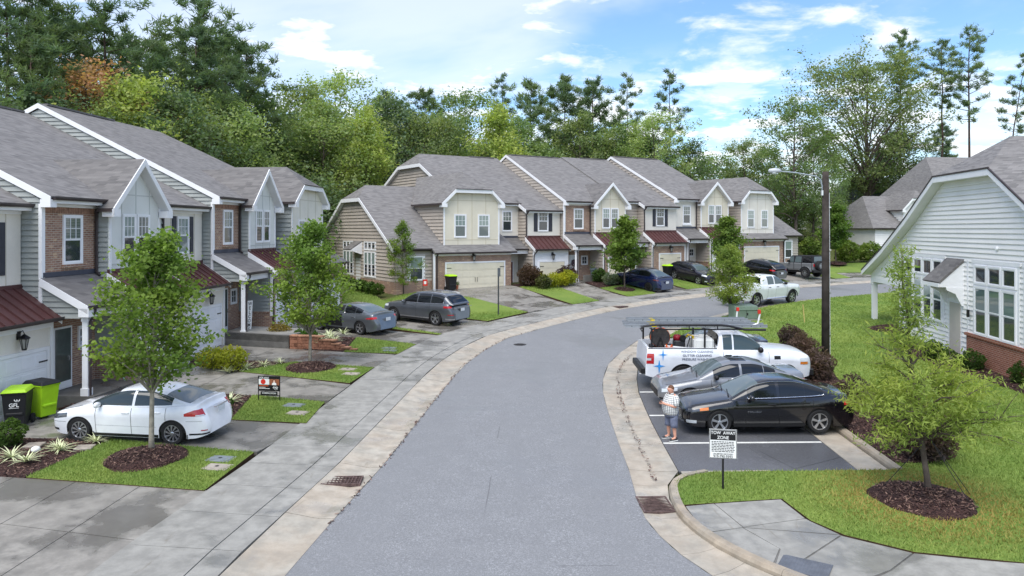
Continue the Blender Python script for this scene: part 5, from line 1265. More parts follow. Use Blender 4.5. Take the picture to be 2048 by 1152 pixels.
PROTO['dec3'] = make_tree('broadleaf', 13, 18, 5.8, 1.5, 'round', 17000, .30, 52, .26, .65, twigs=5)
PROTO['dec4'] = make_tree('broadleaf', 14, 18, 4.2, 4.0, 'oval', 9500, .29, 40, .22, .5, twigs=4)
PROTO['decsparse'] = make_tree('broadleaf', 15, 20, 5.0, 5.0, 'oval', 11500, .28, 42, .24, .42, twigs=5, asc=.8, leaf_at=.5)
PROTO['decspread'] = make_tree('broadleaf', 16, 22, 8.2, 5.0, 'round', 30000, .30, 64, .40, .5, twigs=6, asc=.95, leaf_at=.5)
PROTO['bush'] = make_tree('broadleaf', 17, 9, 4.2, .3, 'round', 9000, .29, 36, .12, .6, twigs=4)
GREEN = dict(pine=(.105, .150, .095), pine2=(.130, .178, .112), dark=(.105, .148, .092), mid=(.158, .215, .108), light=(.250, .308, .150), yel=(.29, .335, .120), olive=(.182, .222, .115), rust=(.34, .19, .13), blue=(.120, .165, .122))
ORD = ['first', 'second', 'third', 'fourth', 'fifth', 'sixth', 'seventh', 'eighth', 'ninth', 'tenth', 'eleventh', 'twelfth', 'thirteenth', 'fourteenth', 'fifteenth', 'sixteenth', 'seventeenth', 'eighteenth', 'nineteenth', 'twentieth'] + ['twenty-' + q for q in ('first', 'second', 'third', 'fourth', 'fifth', 'sixth', 'seventh', 'eighth', 'ninth')] + ['thirtieth', 'thirty-first', 'thirty-second', 'thirty-third']
def place_tree(kind, px, y, top, col, label, name='tree', group='trees of the wood behind the houses', rz=None, wide=1.0, base_off=0.0, xabs=None):
    """px,top: where the crown stands seen from the street, turned into ground position and real height"""
    x = xabs if xabs is not None else (px - 1024) / 1500 * y; zb = zg(x, y) - .1 + base_off; h = 5.86 + (458 - top) * y / 1500 - zb
    tm, cm = PROTO[kind]; H = {'pine1': 24, 'pine2': 24, 'pine3': 24, 'pinethin': 24, 'pinetall1': 30, 'pinetall2': 30, 'pinelean': 26, 'decsparse': 20, 'decspread': 22, 'bush': 9}.get(kind, 18)
    s = h / H; e = empty('pine_tree' if 'pine' in kind else 'tree', (x, y, zb), random.uniform(0, 6.28) if rz is None else rz, label, 'tree', group)
    e.scale = (s * wide, s * wide, s)
    link('trunk', tm, e); c = link('crown', cm, e)
    k = random.uniform(1.2, 1.5); c.color = tuple(v * k for v in GREEN[col]) + (1,)
    return e
FOREST = [  # kind, px, depth, top, colour, label
 ('pine1', 15, 50, -45, 'pine', 'tallest dark pine at the left edge of the picture'), ('pine2', 100, 54, 2, 'pine2', 'tall dense pine just right of the left edge'), ('pine3', 208, 56, 22, 'pine', 'tall pine with a flat round top above the near roof peak'),
 ('pine1', 62, 47, 92, 'dark', 'shorter dark pine low behind the near roof'), ('pine3', 398, 64, 8, 'pine2', 'tallest sparse pine crown over the near roof slope'), ('pine1', 392, 59, 72, 'pine', 'dense pine below the tallest sparse crown'),
 ('pine2', 316, 66, 92, 'pine', 'pine between the flat topped pine and the dense pine'), ('pine3', 492, 68, 98, 'pine2', 'pine at the right end of the tall pine group'), ('pine2', 258, 71, 80, 'dark', 'dark pine half hidden behind the flat topped pine'),
 ('pine1', 150, 66, 55, 'dark', 'dark pine in the gap left of the flat topped pine'), ('pine2', 450, 74, 85, 'pine', 'pine in the gap between the dense pine and the end of the group'), ('dec1', 345, 52, 190, 'dark', 'dark tree filling the gap above the near roof slope'),
 ('dec3', 30, 46, 170, 'dark', 'dark rounded tree at the left edge behind the roof'), ('dec4', 168, 50, 128, 'rust', 'rusty red tree above the near roof peak'), ('dec2', 112, 49, 168, 'olive', 'olive tree beside the rusty red tree'),
 ('dec1', 262, 51, 158, 'yel', 'bright yellow green tree right of the rusty red tree'), ('dec2', 215, 49, 205, 'light', 'low light green tree below the rusty red tree'), ('dec1', 412, 58, 192, 'light', 'pale green tree above the middle of the near roof'),
 ('dec2', 480, 60, 205, 'light', 'pale green tree next to the clipped gable roof'), ('dec3', 350, 60, 215, 'mid', 'mid green tree between the yellow green and pale green trees'), ('dec1', 528, 70, 205, 'mid', 'mid green tree above the cream clipped gable'),
 ('dec3', 585, 76, 262, 'mid', 'rounded green tree right above the cream clipped gable'), ('dec1', 612, 78, 178, 'olive', 'olive tree rising between the two rows'), ('decsparse', 668, 82, 148, 'light', 'thin pale tree top standing out between the rows'),
 ('dec3', 690, 82, 246, 'blue', 'big dark blue green tree beside the taupe gable wall'), ('dec1', 640, 72, 205, 'light', 'light green tree behind the dark blue green tree'), ('dec2', 735, 74, 215, 'yel', 'yellow green tree above the taupe gable wall'),
 ('dec1', 790, 84, 200, 'blue', 'blue green tree behind the far row ridge'), ('pine2', 770, 96, 192, 'dark', 'dark pine top between the blue green trees'), ('pine1', 850, 98, 188, 'dark', 'dark pine top left of the pale hardwoods'),
 ('dec3', 845, 84, 222, 'olive', 'olive tree above the left end of the far roofs'), ('dec1', 885, 90, 232, 'mid', 'mid green tree above the far roof hip'), ('decsparse', 925, 96, 182, 'mid', 'airy tall tree left of the narrow pine'),
 ('pinethin', 1004, 100, 158, 'pine', 'narrow pine standing above the bright yellow green tree'), ('dec2', 998, 82, 208, 'yel', 'bright yellow green cone shaped tree behind the far roofs'), ('pine3', 1062, 102, 172, 'pine2', 'pine right of the bright yellow green tree'),
 ('dec4', 1045, 92, 240, 'mid', 'low green tree under the pine by the yellow green tree'), ('pine2', 1130, 98, 162, 'pine2', 'left of the two big pines over the middle roof'), ('pine1', 1185, 96, 170, 'pine', 'right of the two big pines over the middle roof'),
 ('dec4', 1155, 92, 232, 'olive', 'olive undergrowth tree between the two big pines'), ('pinethin', 1256, 96, 158, 'pine2', 'slim pine right of the two big pines'), ('dec4', 1225, 92, 255, 'mid', 'low green tree left of the slim pine'),
 ('pinethin', 1341, 94, 150, 'pine', 'lone slim dark pine against the sky'), ('decsparse', 1308, 90, 228, 'light', 'light green tree left of the lone slim pine'), ('dec4', 1376, 92, 284, 'dark', 'small dark tree right of the lone slim pine'),
 ('dec4', 1285, 94, 262, 'light', 'light undergrowth tree beside the slim pine'), ('bush', 1432, 104, 318, 'mid', 'small round treetop over the far row ridge'), ('decsparse', 1490, 100, 280, 'olive', 'sparse olive tree left of the street light arm'), ('dec4', 1528, 102, 300, 'dark', 'dark tree behind the street light arm'),
 ('decsparse', 1592, 88, 196, 'mid', 'tall open hardwood left of the street light pole'), ('dec4', 1625, 92, 285, 'mid', 'green tree behind the street light pole'), ('dec1', 1572, 94, 345, 'mid', 'low full tree at the end of the far row'),
 ('decspread', 1735, 116, 124, 'olive', 'huge spreading hardwood right of the street light pole'), ('dec4', 1662, 102, 330, 'mid', 'green tree below the spreading hardwood'), ('dec1', 1705, 118, 360, 'olive', 'low tree in front of the slate blue house'), ('dec1', 1795, 118, 262, 'dark', 'dark full tree under the spreading hardwood'),
 ('pinetall1', 1800, 124, 66, 'pine2', 'tallest layered pine on the right'), ('pinetall1', 1884, 118, 84, 'pine2', 'slender pine left of the wide topped pine'), ('pinetall2', 1938, 114, 60, 'pine2', 'tall wide topped pine with bare trunk above the white house'),
 ('pinelean', 2012, 110, 118, 'pine', 'leaning pine at the right edge'), ('pine2', 1885, 140, 252, 'blue', 'distant pale pine between two bare trunks'), ('dec4', 1760, 122, 300, 'mid', 'green tree behind the spreading hardwood trunk'),
]
for k, px_, y_, top_, c_, lab in FOREST: place_tree(k, px_, y_, top_, c_, lab)
# second rank closing the wood
far_labels = ['leafy tree in the second rank of the wood']
rr = random.Random(5)
xs_ = list(range(-60, 1330, 47))
for i, px_ in enumerate(xs_):
    y_ = 92 + rr.uniform(-6, 14) if px_ > 560 else 74 + rr.uniform(-5, 10)
    top_ = rr.uniform(225, 275) if px_ < 900 else rr.uniform(262, 300)
    e = place_tree(rr.choice(['dec1', 'dec3', 'dec2']), px_, y_, top_, rr.choice(['dark', 'mid', 'mid', 'blue', 'olive']), 'leafy tree closing the wood, %s from the left in the second rank' % ORD[i], group='second rank of the wood', wide=1.25)
for i, px_ in enumerate(range(470, 960, 58)):
    e = place_tree('bush', px_, (66 if px_ < 590 else 86) + rr.uniform(-3, 6), rr.uniform(330, 372), rr.choice(['dark', 'mid', 'blue']), 'low bushy tree at the foot of the wood between the rows, %s from the left' % ORD[i], group='bushes at the foot of the wood', wide=1.3)
for i, px_ in enumerate(range(1560, 1760, 34)):
    place_tree('bush', px_, 104 + rr.uniform(-5, 6), rr.uniform(395, 425), rr.choice(['dark', 'mid', 'olive']), 'low bushy tree on the bank behind the far row, %s from the left' % ORD[i], group='bushes on the bank', wide=1.2)

# ---------------------------------------------------------------- street trees
def street_tree(name, x, y, meshes, col, label, rz=0.0, sc_=1.0, zoff=.12, cat='tree'):
    e = empty(name, (x, y, zg(x, y) + zoff), rz, label, cat, 'young street trees'); e.scale = (sc_, sc_, sc_)
    link('trunk', meshes[0], e); c = link('crown', meshes[1], e); c.color = tuple(col) + (1,); return e
mapA = make_tree('maple', 31, 5.6, 1.34, 1.8, 'maple', 11000, .10, 50, .075, .15, MAT_BARK_Y, asp=.85, twigs=5, asc=1.1, wob=.012, clumps_per=2)
mapB = make_tree('maple', 32, 5.6, 1.55, 1.35, 'maple', 12000, .112, 48, .075, .17, MAT_BARK_Y, asp=.85, twigs=5, asc=1.1, wob=.012, clumps_per=2)
street_tree('maple_tree', -9.28, 19.3, mapA, (.20, .29, .072), 'round maple nearest the camera in front of the white sedan', 1.1)
street_tree('maple_tree', -8.15, 30.3, mapB, (.20, .29, .074), 'second maple from the camera before the welcome porch', 2.3)
mapC = make_tree('maple', 33, 5.2, 1.45, 1.5, 'maple', 7500, .17, 42, .07, .18, MAT_BARK, asp=.85, twigs=5, asc=1.0, clumps_per=2)
street_tree('maple_tree', 8.4, 56.0, mapC, (.16, .24, .062), 'young tree beside the blue car', .4)
street_tree('maple_tree', 17.9, 62.5, mapC, (.15, .225, .06), 'young tree behind the slender pale one by the white pickup', 2.0, .98)
street_tree('maple_tree', 33.4, 77.4, mapC, (.125, .200, .052), 'full young tree on the lawn right of the pole', 1.0, 1.12)
oakA = make_tree('willow_oak', 41, 5.5, 1.42, 1.4, 'spire', 27000, .115, 58, .075, .11, MAT_BARK, asp=.22, up=.1, twigs=6, asc=.5, droop=.05, clumps_per=3, qp=1.5, thin=(2.9, .26))
street_tree('willow_oak_tree', 9.2, 16.55, oakA, (.30, .37, .105), 'feathery pale green oak in the mulch ring on the near lawn', 0.6).rotation_euler = (0, R_(-5), 0)
oakB = make_tree('willow_oak', 42, 4.2, 1.25, .9, 'flame', 7500, .18, 44, .06, .14, MAT_BARK, asp=.26, up=.1, twigs=5, asc=.5, droop=.08, clumps_per=2)
street_tree('willow_oak_tree', 12.35, 42.6, oakB, (.245, .31, .085), 'slender pale tree beside the green utility box', 1.6)
oakC = make_tree('willow_oak', 43, 5.3, 1.5, .7, 'flame', 5200, .2, 38, .06, .12, MAT_BARK, asp=.26, up=.1, twigs=4, asc=.4, droop=.05, clumps_per=2)
t_ = street_tree('willow_oak_tree', -7.45, 51.5, oakC, (.185, .260, .060), 'thin spindly tree before the taupe gable wall', .3); t_.scale = (.8, .8, .95)
def stake_wires(x, y, pts, label):
    e = empty('tree_guy_wires', (x, y, zg(x, y) + .12), 0, label, 'wire')
    for (a, b) in pts: MB().tube([(0, 0, 1.25), (a, b, .02)], .008, 5).build('wire', MAT_BLACK, e)
stake_wires(9.2, 16.55, ((.85, -.1), (.55, -.55), (-.9, .3)), 'guy wires staking the feathery oak in the mulch ring')

# ---------------------------------------------------------------- shrubs
def blob(seed, rx, rz_, n, leaf, asp, up, shell=.45, flat=.1):
    rng = np.random.default_rng(seed); d = rv(rng, n); r = 1 - shell * rng.random(n) ** 1.5
    bump = 1 + .12 * np.sin(d[:, 0] * 5 + seed) * np.cos(d[:, 1] * 4 + seed) + .08 * np.sin(d[:, 2] * 7)
    C = d * (r * bump)[:, None] * np.array([rx, rx, rz_]); C[:, 2] += rz_ * (1 - flat)
    C = C[C[:, 2] > .02]
    V, F = leaves(rng, C, leaf, asp, up)
    T = MB()
    for k in range(7):
        a = k * .9; T.tube([(0, 0, -.05), (math.cos(a) * rx * .3, math.sin(a) * rx * .3, rz_ * .7), (math.cos(a) * rx * .6, math.sin(a) * rx * .6, rz_ * 1.3)], [.02, .015, .006], 4, False)
    return T.mesh('shrub_stems', MAT_BARK, fix=False), np_mesh('shrub_foliage', V, F, LEAF, mat_idx=rng.integers(0, 3, len(C)))
SB = {'box': blob(1, .42, .36, 1500, .075, .7, .3), 'box2': blob(2, .42, .36, 900, .10, .7, .3), 'purple': blob(3, .62, .55, 2600, .13, .35, .15, .7), 'purple2': blob(4, .62, .55, 2600, .13, .35, .15, .7), 'yellow': blob(5, .5, .4, 1500, .10, .4, .3, .6)}
def shrub(kind, x, y, s, col, label, group=None, sz=None, name='shrub', zo=.12):
    e = empty(name, (x, y, zg(x, y) + zo), (x * 7 + y) % 6.28, label, 'shrub', group); e.scale = (s, s, sz or s)
    link('stems', SB[kind][0], e); c = link('foliage', SB[kind][1], e); c.color = tuple(col) + (1,); return e
PUR = (.115, .078, .080); BX = (.075, .13, .030); YL = (.36, .36, .035)
for i, (x, y, s, k, lab) in enumerate(((12.6, 33.9, .95, 'purple', 'purple shrub by the front of the white work truck, the farthest of its row'), (12.15, 31.3, 1.0, 'purple2', 'purple shrub left of the light pole, second farthest of its row'), (11.2, 27.6, 1.1, 'purple', 'purple shrub at the foot of the light pole'),
        (10.75, 23.6, 1.0, 'purple2', 'purple shrub behind the black sedan, half hidden by the feathery oak'), (10.45, 18.95, 1.25, 'purple', 'big dark purple shrub behind the feathery oak trunk'), (10.75, 20.9, .9, 'purple2', 'small purple shrub between the black sedan and the big purple shrub'))):
    shrub(k, x, y, s, tuple(v * (1 + .12 * (i % 3)) for v in PUR), lab, 'purple shrubs along the parking kerb')
for (x, y, s, lab) in ((-13.35, 19.9, 1.0, 'round boxwood at the left edge in the nearest mulch bed'), (-8.95, 23.2, .72, 'small round shrub by the trunk lid of the white sedan'), (17.55, 31.2, 1.1, 'boxwood at the corner of the white house brick base'), (17.9, 29.2, 1.1, 'second boxwood along the brick base of the white house'), (18.25, 26.8, 1.1, 'third boxwood along the brick base at the right edge'), (17.6, 30.2, .9, 'low boxwood between the first two at the brick base')):
    shrub('box', x, y, s, BX, lab, 'boxwoods')
for k in range(6):
    p = FW(-13.9 - 1.0, 1.4 - k * 1.15); shrub('box2', p[0] - .3, p[1] - .5, 1.15, BX, 'boxwood in the row under the taupe gable wall, %s from the front corner' % ORD[k], 'boxwood row under the gable wall')
for (x, y, s, col, lab, k) in ((-10.9, 29.2, 1.25, (.30, .31, .035), 'yellow green shrub in front of the second driveway', 'yellow'), (-11.8, 29.4, 1.15, (.27, .29, .035), 'yellow green shrub left of its twin beside the second driveway', 'yellow'), (-11.0, 35.6, 1.15, (.26, .19, .06), 'orange tinged shrub on the welcome porch bed', 'yellow'), (-9.3, 34.6, 1.0, (.075, .15, .03), 'green shrub on top of the red block wall', 'box2'), (-9.9, 35.0, .9, (.075, .15, .03), 'smaller green shrub beside the one on the block wall', 'box2')):
    shrub(k, x, y, s, col, lab)
for i, (u_, v_, s, col, k, lab) in enumerate(((-3.9, 3.0, 1.5, (.085, .055, .05), 'purple', 'purple brown shrub at the edge of the wide driveway'), (-3.0, 3.1, 1.3, YL, 'yellow', 'yellow shrub nearest the red door'), (-2.5, 4.2, 1.4, YL, 'yellow', 'largest yellow shrub at the top of the grass strip'), (-1.7, 4.1, 1.3, YL, 'yellow', 'yellow shrub in the middle of the golden row'), (-.9, 3.8, 1.5, (.33, .35, .04), 'yellow', 'yellow shrub at the right end of the golden row'), (-3.6, 4.4, 1.4, (.10, .11, .05), 'box2', 'olive shrub in front of the yellow shrubs'),
        (-.3, 3.0, 1.3, (.09, .05, .05), 'purple', 'maroon shrub right of the yellow row'), (2.6, 3.4, 1.5, (.07, .12, .035), 'box2', 'round shrub by the planter of the brick townhouse'), (2.3, 4.9, 1.3, (.23, .27, .20), 'box2', 'silvery shrub at the bed corner'), (3.0, 4.7, 1.1, (.20, .25, .18), 'box2', 'small silvery shrub next to its twin'), (4.0, 4.4, 1.2, (.09, .16, .035), 'box2', 'round green shrub beside the blue car'), (3.5, 5.2, .9, (.10, .17, .05), 'box2', 'low green shrub in front of the silvery ones'), (13.3, 4.4, 1.3, (.14, .22, .04), 'box2', 'green shrub beside the black crossover'))):
    p = FW(u_, v_); shrub(k, p[0], p[1], s, col, lab)
for i, (x, y, s, lab) in enumerate(((36.0, 80.5, 3.2, 'pale tall grass clump on the bank'), (38.6, 80.8, 3.0, 'broad leafed shrub clump on the bank'), (41.5, 80.2, 3.4, 'yellow green shrub at the corner of the back house'), (34.2, 86.0, 3.0, 'brown green shrub on the bank by the pole'))):
    shrub('box2', x, y, s, (.16, .22, .06), lab)

# strappy variegated clumps
def strap_clump(seed, n=42, L=.42):
    rng = np.random.default_rng(seed); V = []; F = []
    for k in range(n):
        a = rng.uniform(0, 6.28); l = L * rng.uniform(.6, 1.15); e = rng.uniform(.35, 1.25); w_ = .013
        c, s = math.cos(a), math.sin(a); pts = []
        for t in (0, .35, .7, 1):
            r = l * t * math.cos(e) + l * t * t * .25; z = l * (t * math.sin(e) - t * t * .45 * (1.3 - e * .6)); pts.append((c * r, s * r, max(z, .01)))
        for i, p in enumerate(pts):
            ww = w_ * (1.0, 1.1, .8, .1)[i]; V += [(p[0] - s * ww, p[1] + c * ww, p[2]), (p[0] + s * ww, p[1] - c * ww, p[2])]
        b = len(V) - 8
        for i in range(3): F.append((b + 2 * i, b + 2 * i + 1, b + 2 * i + 3, b + 2 * i + 2))
    return np_mesh('strap_leaves', np.array(V), np.array(F), [MAT_STRAP])
MAT_STRAP = M('variegated_leaf', srgb(206, 212, 168), .5, .15, 9.0)
STR = [strap_clump(1), strap_clump(2), strap_clump(3)]
for i, (x, y, s, lab) in enumerate(((-12.05, 18.6, 1.15, 'pale strappy clump nearest the corner of the first mulch bed'), (-12.65, 18.95, 1.1, 'pale strappy clump in the middle of the first mulch bed'), (-11.75, 19.5, 1.15, 'pale strappy clump by the stepping stone'), (-11.2, 20.2, .95, 'pale strappy clump beside the white sedan front wheel'), (-13.2, 18.55, 1.1, 'pale strappy clump at the left edge of the picture'), (-12.0, 19.75, .8, 'small pale strappy clump behind the middle one'),
        (-9.1, 24.2, 1.25, 'pale strappy clump left of the for sale sign'), (-9.0, 22.75, .9, 'pale strappy clump at the tail of the white sedan'), (-9.5, 23.4, .85, 'pale strappy clump behind the white sedan lamp'), (-10.9, 28.4 + .3, 1.1, 'pale strappy clump under the yellow green shrub'), (-10.4, 29.3, 1.2, 'pale strappy clump right of the yellow green shrub'), (-9.9, 29.9, 1.0, 'pale strappy clump toward the third driveway'), (-9.4, 30.4, .9, 'small pale strappy clump at the third driveway edge'),
        (-8.6, 33.7, 1.3, 'pale strappy clump low on the block terrace'), (-8.3, 34.4, 1.3, 'pale strappy clump in the middle of the block terrace'), (-8.6, 35.1, 1.3, 'pale strappy clump high on the block terrace'), (-8.0, 35.6, 1.2, 'pale strappy clump by the rear wheel of the open grey sedan'), (-8.0, 33.9, 1.1, 'pale strappy clump at the grass edge of the terrace'), (-7.0, 43.9, 1.3, 'pale strappy clump behind the open grey sedan'), (-6.2, 44.2, 1.2, 'pale strappy clump left of the grey crossover'))):
    e = empty('strappy_plant', (x, y, zg(x, y) + .11 + (.28 if 33 < y < 36 else 0)), i * 1.3, lab, 'plant', 'variegated strappy plants'); e.scale = (s, s, s)
    link('leaves', STR[i % 3], e)
# ---------------------------------------------------------------- vehicles (local: x forward, y left, z up, origin at ground centre)
def paint(name, col, metal=.0, rough=.28, wet=True):
    t = NT('paint_' + name); p = t.coord('Object')
    n = t.noise(p, 1.5, 4, .6); n2 = t.noise(p, 55, 2, .6)
    c = t.mix(t.ramp(n, .3, .7), tuple(v * .92 for v in col[:3]) + (1,), tuple(min(v * 1.06, .9) for v in col[:3]) + (1,))
    t.set(c, rough, metal=metal, spec=.5); t.b.inputs['Coat Weight'].default_value = 1.0; t.b.inputs['Coat Roughness'].default_value = .05
    if wet: t.bump(t.ramp(n2, .62, .75), .10, .002)
    return t.m
MAT_TYRE = M('tyre_rubber', srgb(30, 30, 31), .8, .2, 6); MAT_RIM = M('alloy_silver', srgb(188, 190, 194), .3, .06, 4, metal=.85)
MAT_RIM_D = M('alloy_dark', srgb(58, 56, 58), .35, .1, 4, metal=.7); MAT_TRIMB = M('car_black_plastic', srgb(26, 26, 28), .5, .1, 5)
def carglass(name, col):
    t = NT(name); t.set(col, .04, spec=.55); t.b.inputs['Coat Weight'].default_value = .12; t.b.inputs['Coat Roughness'].default_value = .02; return t.m
MAT_CG = carglass('car_glass_tinted', srgb(20, 23, 26)); MAT_CGS = carglass('car_glass_clear', srgb(84, 96, 98))
def lampm(name, col, r=.15): return M(name, col, r, 0, spec=.8, coat=.6)
MAT_TAIL = lampm('tail_lamp_red', srgb(176, 20, 26)); MAT_HEAD = lampm('head_lamp_clear', srgb(196, 202, 206)); MAT_AMBER = lampm('lamp_amber', srgb(214, 122, 40)); MAT_HEADD = lampm('head_lamp_dark', srgb(70, 74, 80))
MAT_PLATE = M('number_plate', srgb(206, 212, 216), .4, .08, 20)
def pchip(xs, ys):
    xs = np.array(xs, float); ys = np.array(ys, float); h = np.diff(xs); d = np.diff(ys) / h; m = np.zeros(len(xs))
    m[0], m[-1] = d[0], d[-1]
    for i in range(1, len(xs) - 1): m[i] = 0 if d[i - 1] * d[i] <= 0 else 2 * d[i - 1] * d[i] / (d[i - 1] + d[i])
    def f(x):
        x = min(max(x, xs[0]), xs[-1]); i = min(max(int(np.searchsorted(xs, x)) - 1, 0), len(h) - 1); t = (x - xs[i]) / h[i]
        return (2 * t ** 3 - 3 * t * t + 1) * ys[i] + (t ** 3 - 2 * t * t + t) * h[i] * m[i] + (-2 * t ** 3 + 3 * t * t) * ys[i + 1] + (t ** 3 - t * t) * h[i] * m[i + 1]
    return f
NG = 5.0
def wheel_parts(r, wd, style, rimmat):
    key = ('wheel', r, wd, style, rimmat.name)
    if key in _WC: return _WC[key]
    rr = r * (.70 if style != 'off' else .56)
    ty = MB().lathe([(rr, -wd / 2 + .01), (r * .93, -wd / 2), (r * .985, -wd / 2 + .03), (r, -wd / 2 + .06), (r, wd / 2 - .06), (r * .985, wd / 2 - .03), (r * .93, wd / 2), (rr, wd / 2 - .01)], 28, axis='y', caps=False).mesh('wheel', MAT_TYRE, smooth=False)
    R = MB(); R.mat(0); yo = wd / 2 - .012
    ring = []
    n = 28
    for a, b in (((rr, yo), (rr * .93, yo)), ((rr * .93, yo), (rr * .90, yo - .05))):
        R.pts([(p[0] * math.cos(2 * math.pi * j / n), p[1], p[0] * math.sin(2 * math.pi * j / n)) for p in (a, b) for j in range(n)], [(j, (j + 1) % n, n + (j + 1) % n, n + j) for j in range(n)])
    ns, twist, w0, w1 = {'five': (5, 0, .10, .155), 'ten': (10, .0, .05, .07), 'swirl': (10, .55, .04, .11), 'split': (5, 0, .12, .17), 'six': (6, 0, .12, .14), 'off': (8, 0, .09, .11)}[style]
    for k in range(ns):
        a0 = 2 * math.pi * k / ns + .3; a1 = a0 + twist
        p0 = (math.cos(a0) * rr * .18, math.sin(a0) * rr * .18); p1 = (math.cos(a1) * rr * .94, math.sin(a1) * rr * .94); t0 = (-math.sin(a0), math.cos(a0)); t1 = (-math.sin(a1), math.cos(a1))
        parts = [(-1, 1)] if style != 'split' else [(-1, -.25), (.25, 1)]
        for lo, hi in parts:
            q = [(p0[0] + t0[0] * lo * w0 * rr, p0[1] + t0[1] * lo * w0 * rr), (p1[0] + t1[0] * lo * w1 * rr, p1[1] + t1[1] * lo * w1 * rr), (p1[0] + t1[0] * hi * w1 * rr, p1[1] + t1[1] * hi * w1 * rr), (p0[0] + t0[0] * hi * w0 * rr, p0[1] + t0[1] * hi * w0 * rr)]
            R.extrude([(x, yo - .012, z) for x, z in q], (0, -.03, 0))
    R.lathe([(rr * .22, yo - .05), (rr * .22, yo - .012), (rr * .12, yo - .004)], 12, axis='y')
    R.mat(1); R.lathe([(rr * .91, yo - .075), (rr * .91, yo - .07)], 24, axis='y')
    rm = R.mesh('rim', [rimmat, MAT_TRIMB], fix=True); _WC[key] = (ty, rm); return ty, rm
class Car:
    def __init__(s, name, spec, pm, loc, heading, label, cat='car', group='parked cars', pitch=True):
        s.sp = sp = spec; s.L, s.W = sp['L'], sp['W']; L = s.L
        s.zs = pchip(*zip(*sp['belt'])); s.plan = pchip([0, .02, .06, .14, .32, .8, L * .5, L - .7, L - .3, L - .12, L - .04, L], sp.get('plan', [.60, .72, .79, .87, .945, .985, 1, .985, .935, .86, .77, .62]))
        s.open_from = sp.get('bed')
        s.roof = pchip(*zip(*sp['roof'])); s.x0, s.x1 = sp['roof'][0][0], sp['roof'][-1][0]
        s.gc = sp.get('gc', .2); s.r = sp['r']; s.ax = (sp['fo'], sp['fo'] + sp['wb']); s.pm = pm; s.tumb = sp.get('tumble', .30)
        z = zg(loc[0], loc[1]) + (loc[2] if len(loc) > 2 else .08)
        s.e = empty(name, (loc[0], loc[1], z), 0, label, cat, group)
        nrm = Vector((zg(loc[0] - .5, loc[1]) - zg(loc[0] + .5, loc[1]), zg(loc[0], loc[1] - .5) - zg(loc[0], loc[1] + .5), 1)).normalized()
        f = Vector((math.cos(heading), math.sin(heading), 0)); f = (f - nrm * f.dot(nrm)).normalized(); l = nrm.cross(f)
        s.e.rotation_euler = Matrix((f, l, nrm)).transposed().to_euler()
        s.shell(); s.wheels()
    def X(s, x): return s.L / 2 - x                      # distance from the nose -> local x
    def PX(s, x, z):
        """local x with the nose and tail curved in side view"""
        zm, hh = s.gc + .36 * (s.zs(s.L * .5) - s.gc), .5 * (s.zs(s.L * .5) - s.gc); q = min(abs((z - zm) / hh), 1.35)
        af = max(0, 1 - x / .40) ** 1.5; ar = max(0, 1 - (s.L - x) / .40) ** 1.5; k = s.sp.get('endk', .15)
        return s.X(x) - af * k * q ** 2 + ar * k * q ** 2
    def wside(s, x, z):
        zt = s.zs(x); q = max(0, min(1, (z - s.gc) / (zt - s.gc + 1e-6)))
        f = .935 + .065 * math.sin(math.pi * min(q / .9, 1) * .62 + .0) if q < .8 else .995 - (q - .8) ** 1.6 * .9
        crease = .008 * math.exp(-((q - .70) / .05) ** 2)
        return s.W / 2 * s.plan(x) * (f + crease)
    def zbot(s, x):
        b = s.gc + .10 * max(0, 1 - x / .5) ** 2 + .10 * max(0, 1 - (s.L - x) / .6) ** 2
        for a in s.ax:
            ra = s.r + s.sp.get('arch', .065); d = abs(x - a)
            if d < ra: b = max(b, s.r * .98 + math.sqrt(ra * ra - d * d) * .97)
        return b
    def sec_top(s, x, wt, zt):
        cr = s.sp.get('crown', .05) * min(1, x / .25 + .2) * min(1, (s.L - x) / .2 + .2)
        if s.open_from and x >= s.open_from - 1e-6 and x <= s.L - .09:
            fl = s.sp.get('floor', .78)
            return [(wt - .05, zt), (wt - .10, zt), (wt - .105, zt - .03), (wt - .11, fl), (wt * .5, fl), (0, fl)]
        return [(wt * a, zt + cr * (1 - a ** 2.2) + .012) for a in (.93, .82, .65, .45, .22, 0)]
    def stations(s):
        xs = set([0, .015, .04, .08, .14, .22, .32, s.L, s.L - .015, s.L - .04, s.L - .08, s.L - .14, s.L - .22, s.L - .32]) | set(np.arange(.4, s.L - .35, .16).round(3))
        for a in s.ax:
            ra = s.r + s.sp.get('arch', .065)
            for k in range(-8, 9): xs.add(round(a + ra * math.sin(k / 8 * math.pi / 2), 4))
            xs |= {round(a - ra - .002, 4), round(a + ra + .002, 4)}
        if s.open_from: xs |= {s.open_from - .002, s.open_from, s.L - .089, s.L - .091}
        return sorted(x for x in xs if 0 <= x <= s.L)
    def shell(s):
        mb = MB(); rows = []; K = 12
        for x in s.stations():
            zb, zt = s.zbot(x), s.zs(x); side = []
            for k in range(K + 1):
                q = k / K; z = zb + (zt - zb) * q; side.append((s.wside(x, z), z))
            top = s.sec_top(x, side[-1][0], zt); half = side + top
            rows.append([(s.PX(x, z), y, z) for y, z in half] + [(s.PX(x, z), -y, z) for y, z in half[-2::-1]])
        mb.mat(0).grid(rows); mb.poly(rows[0]); mb.poly(rows[-1][::-1])
        # greenhouse
        g = []
        n = s.sp.get('gn', 26); s.gx = sorted(set(list(np.linspace(s.x0, s.x1, n)) + [p[0] for p in s.sp['roof']]))
        for x in s.gx: g.append([s.S(x, f) for f in np.linspace(0, math.pi, 25)])
        mb.grid(g); mb.poly(g[0]); mb.poly(g[-1][::-1])
        me = mb.mesh('body', [s.pm], smooth=True, fix=True)
        s.body = link('body', me, s.e)
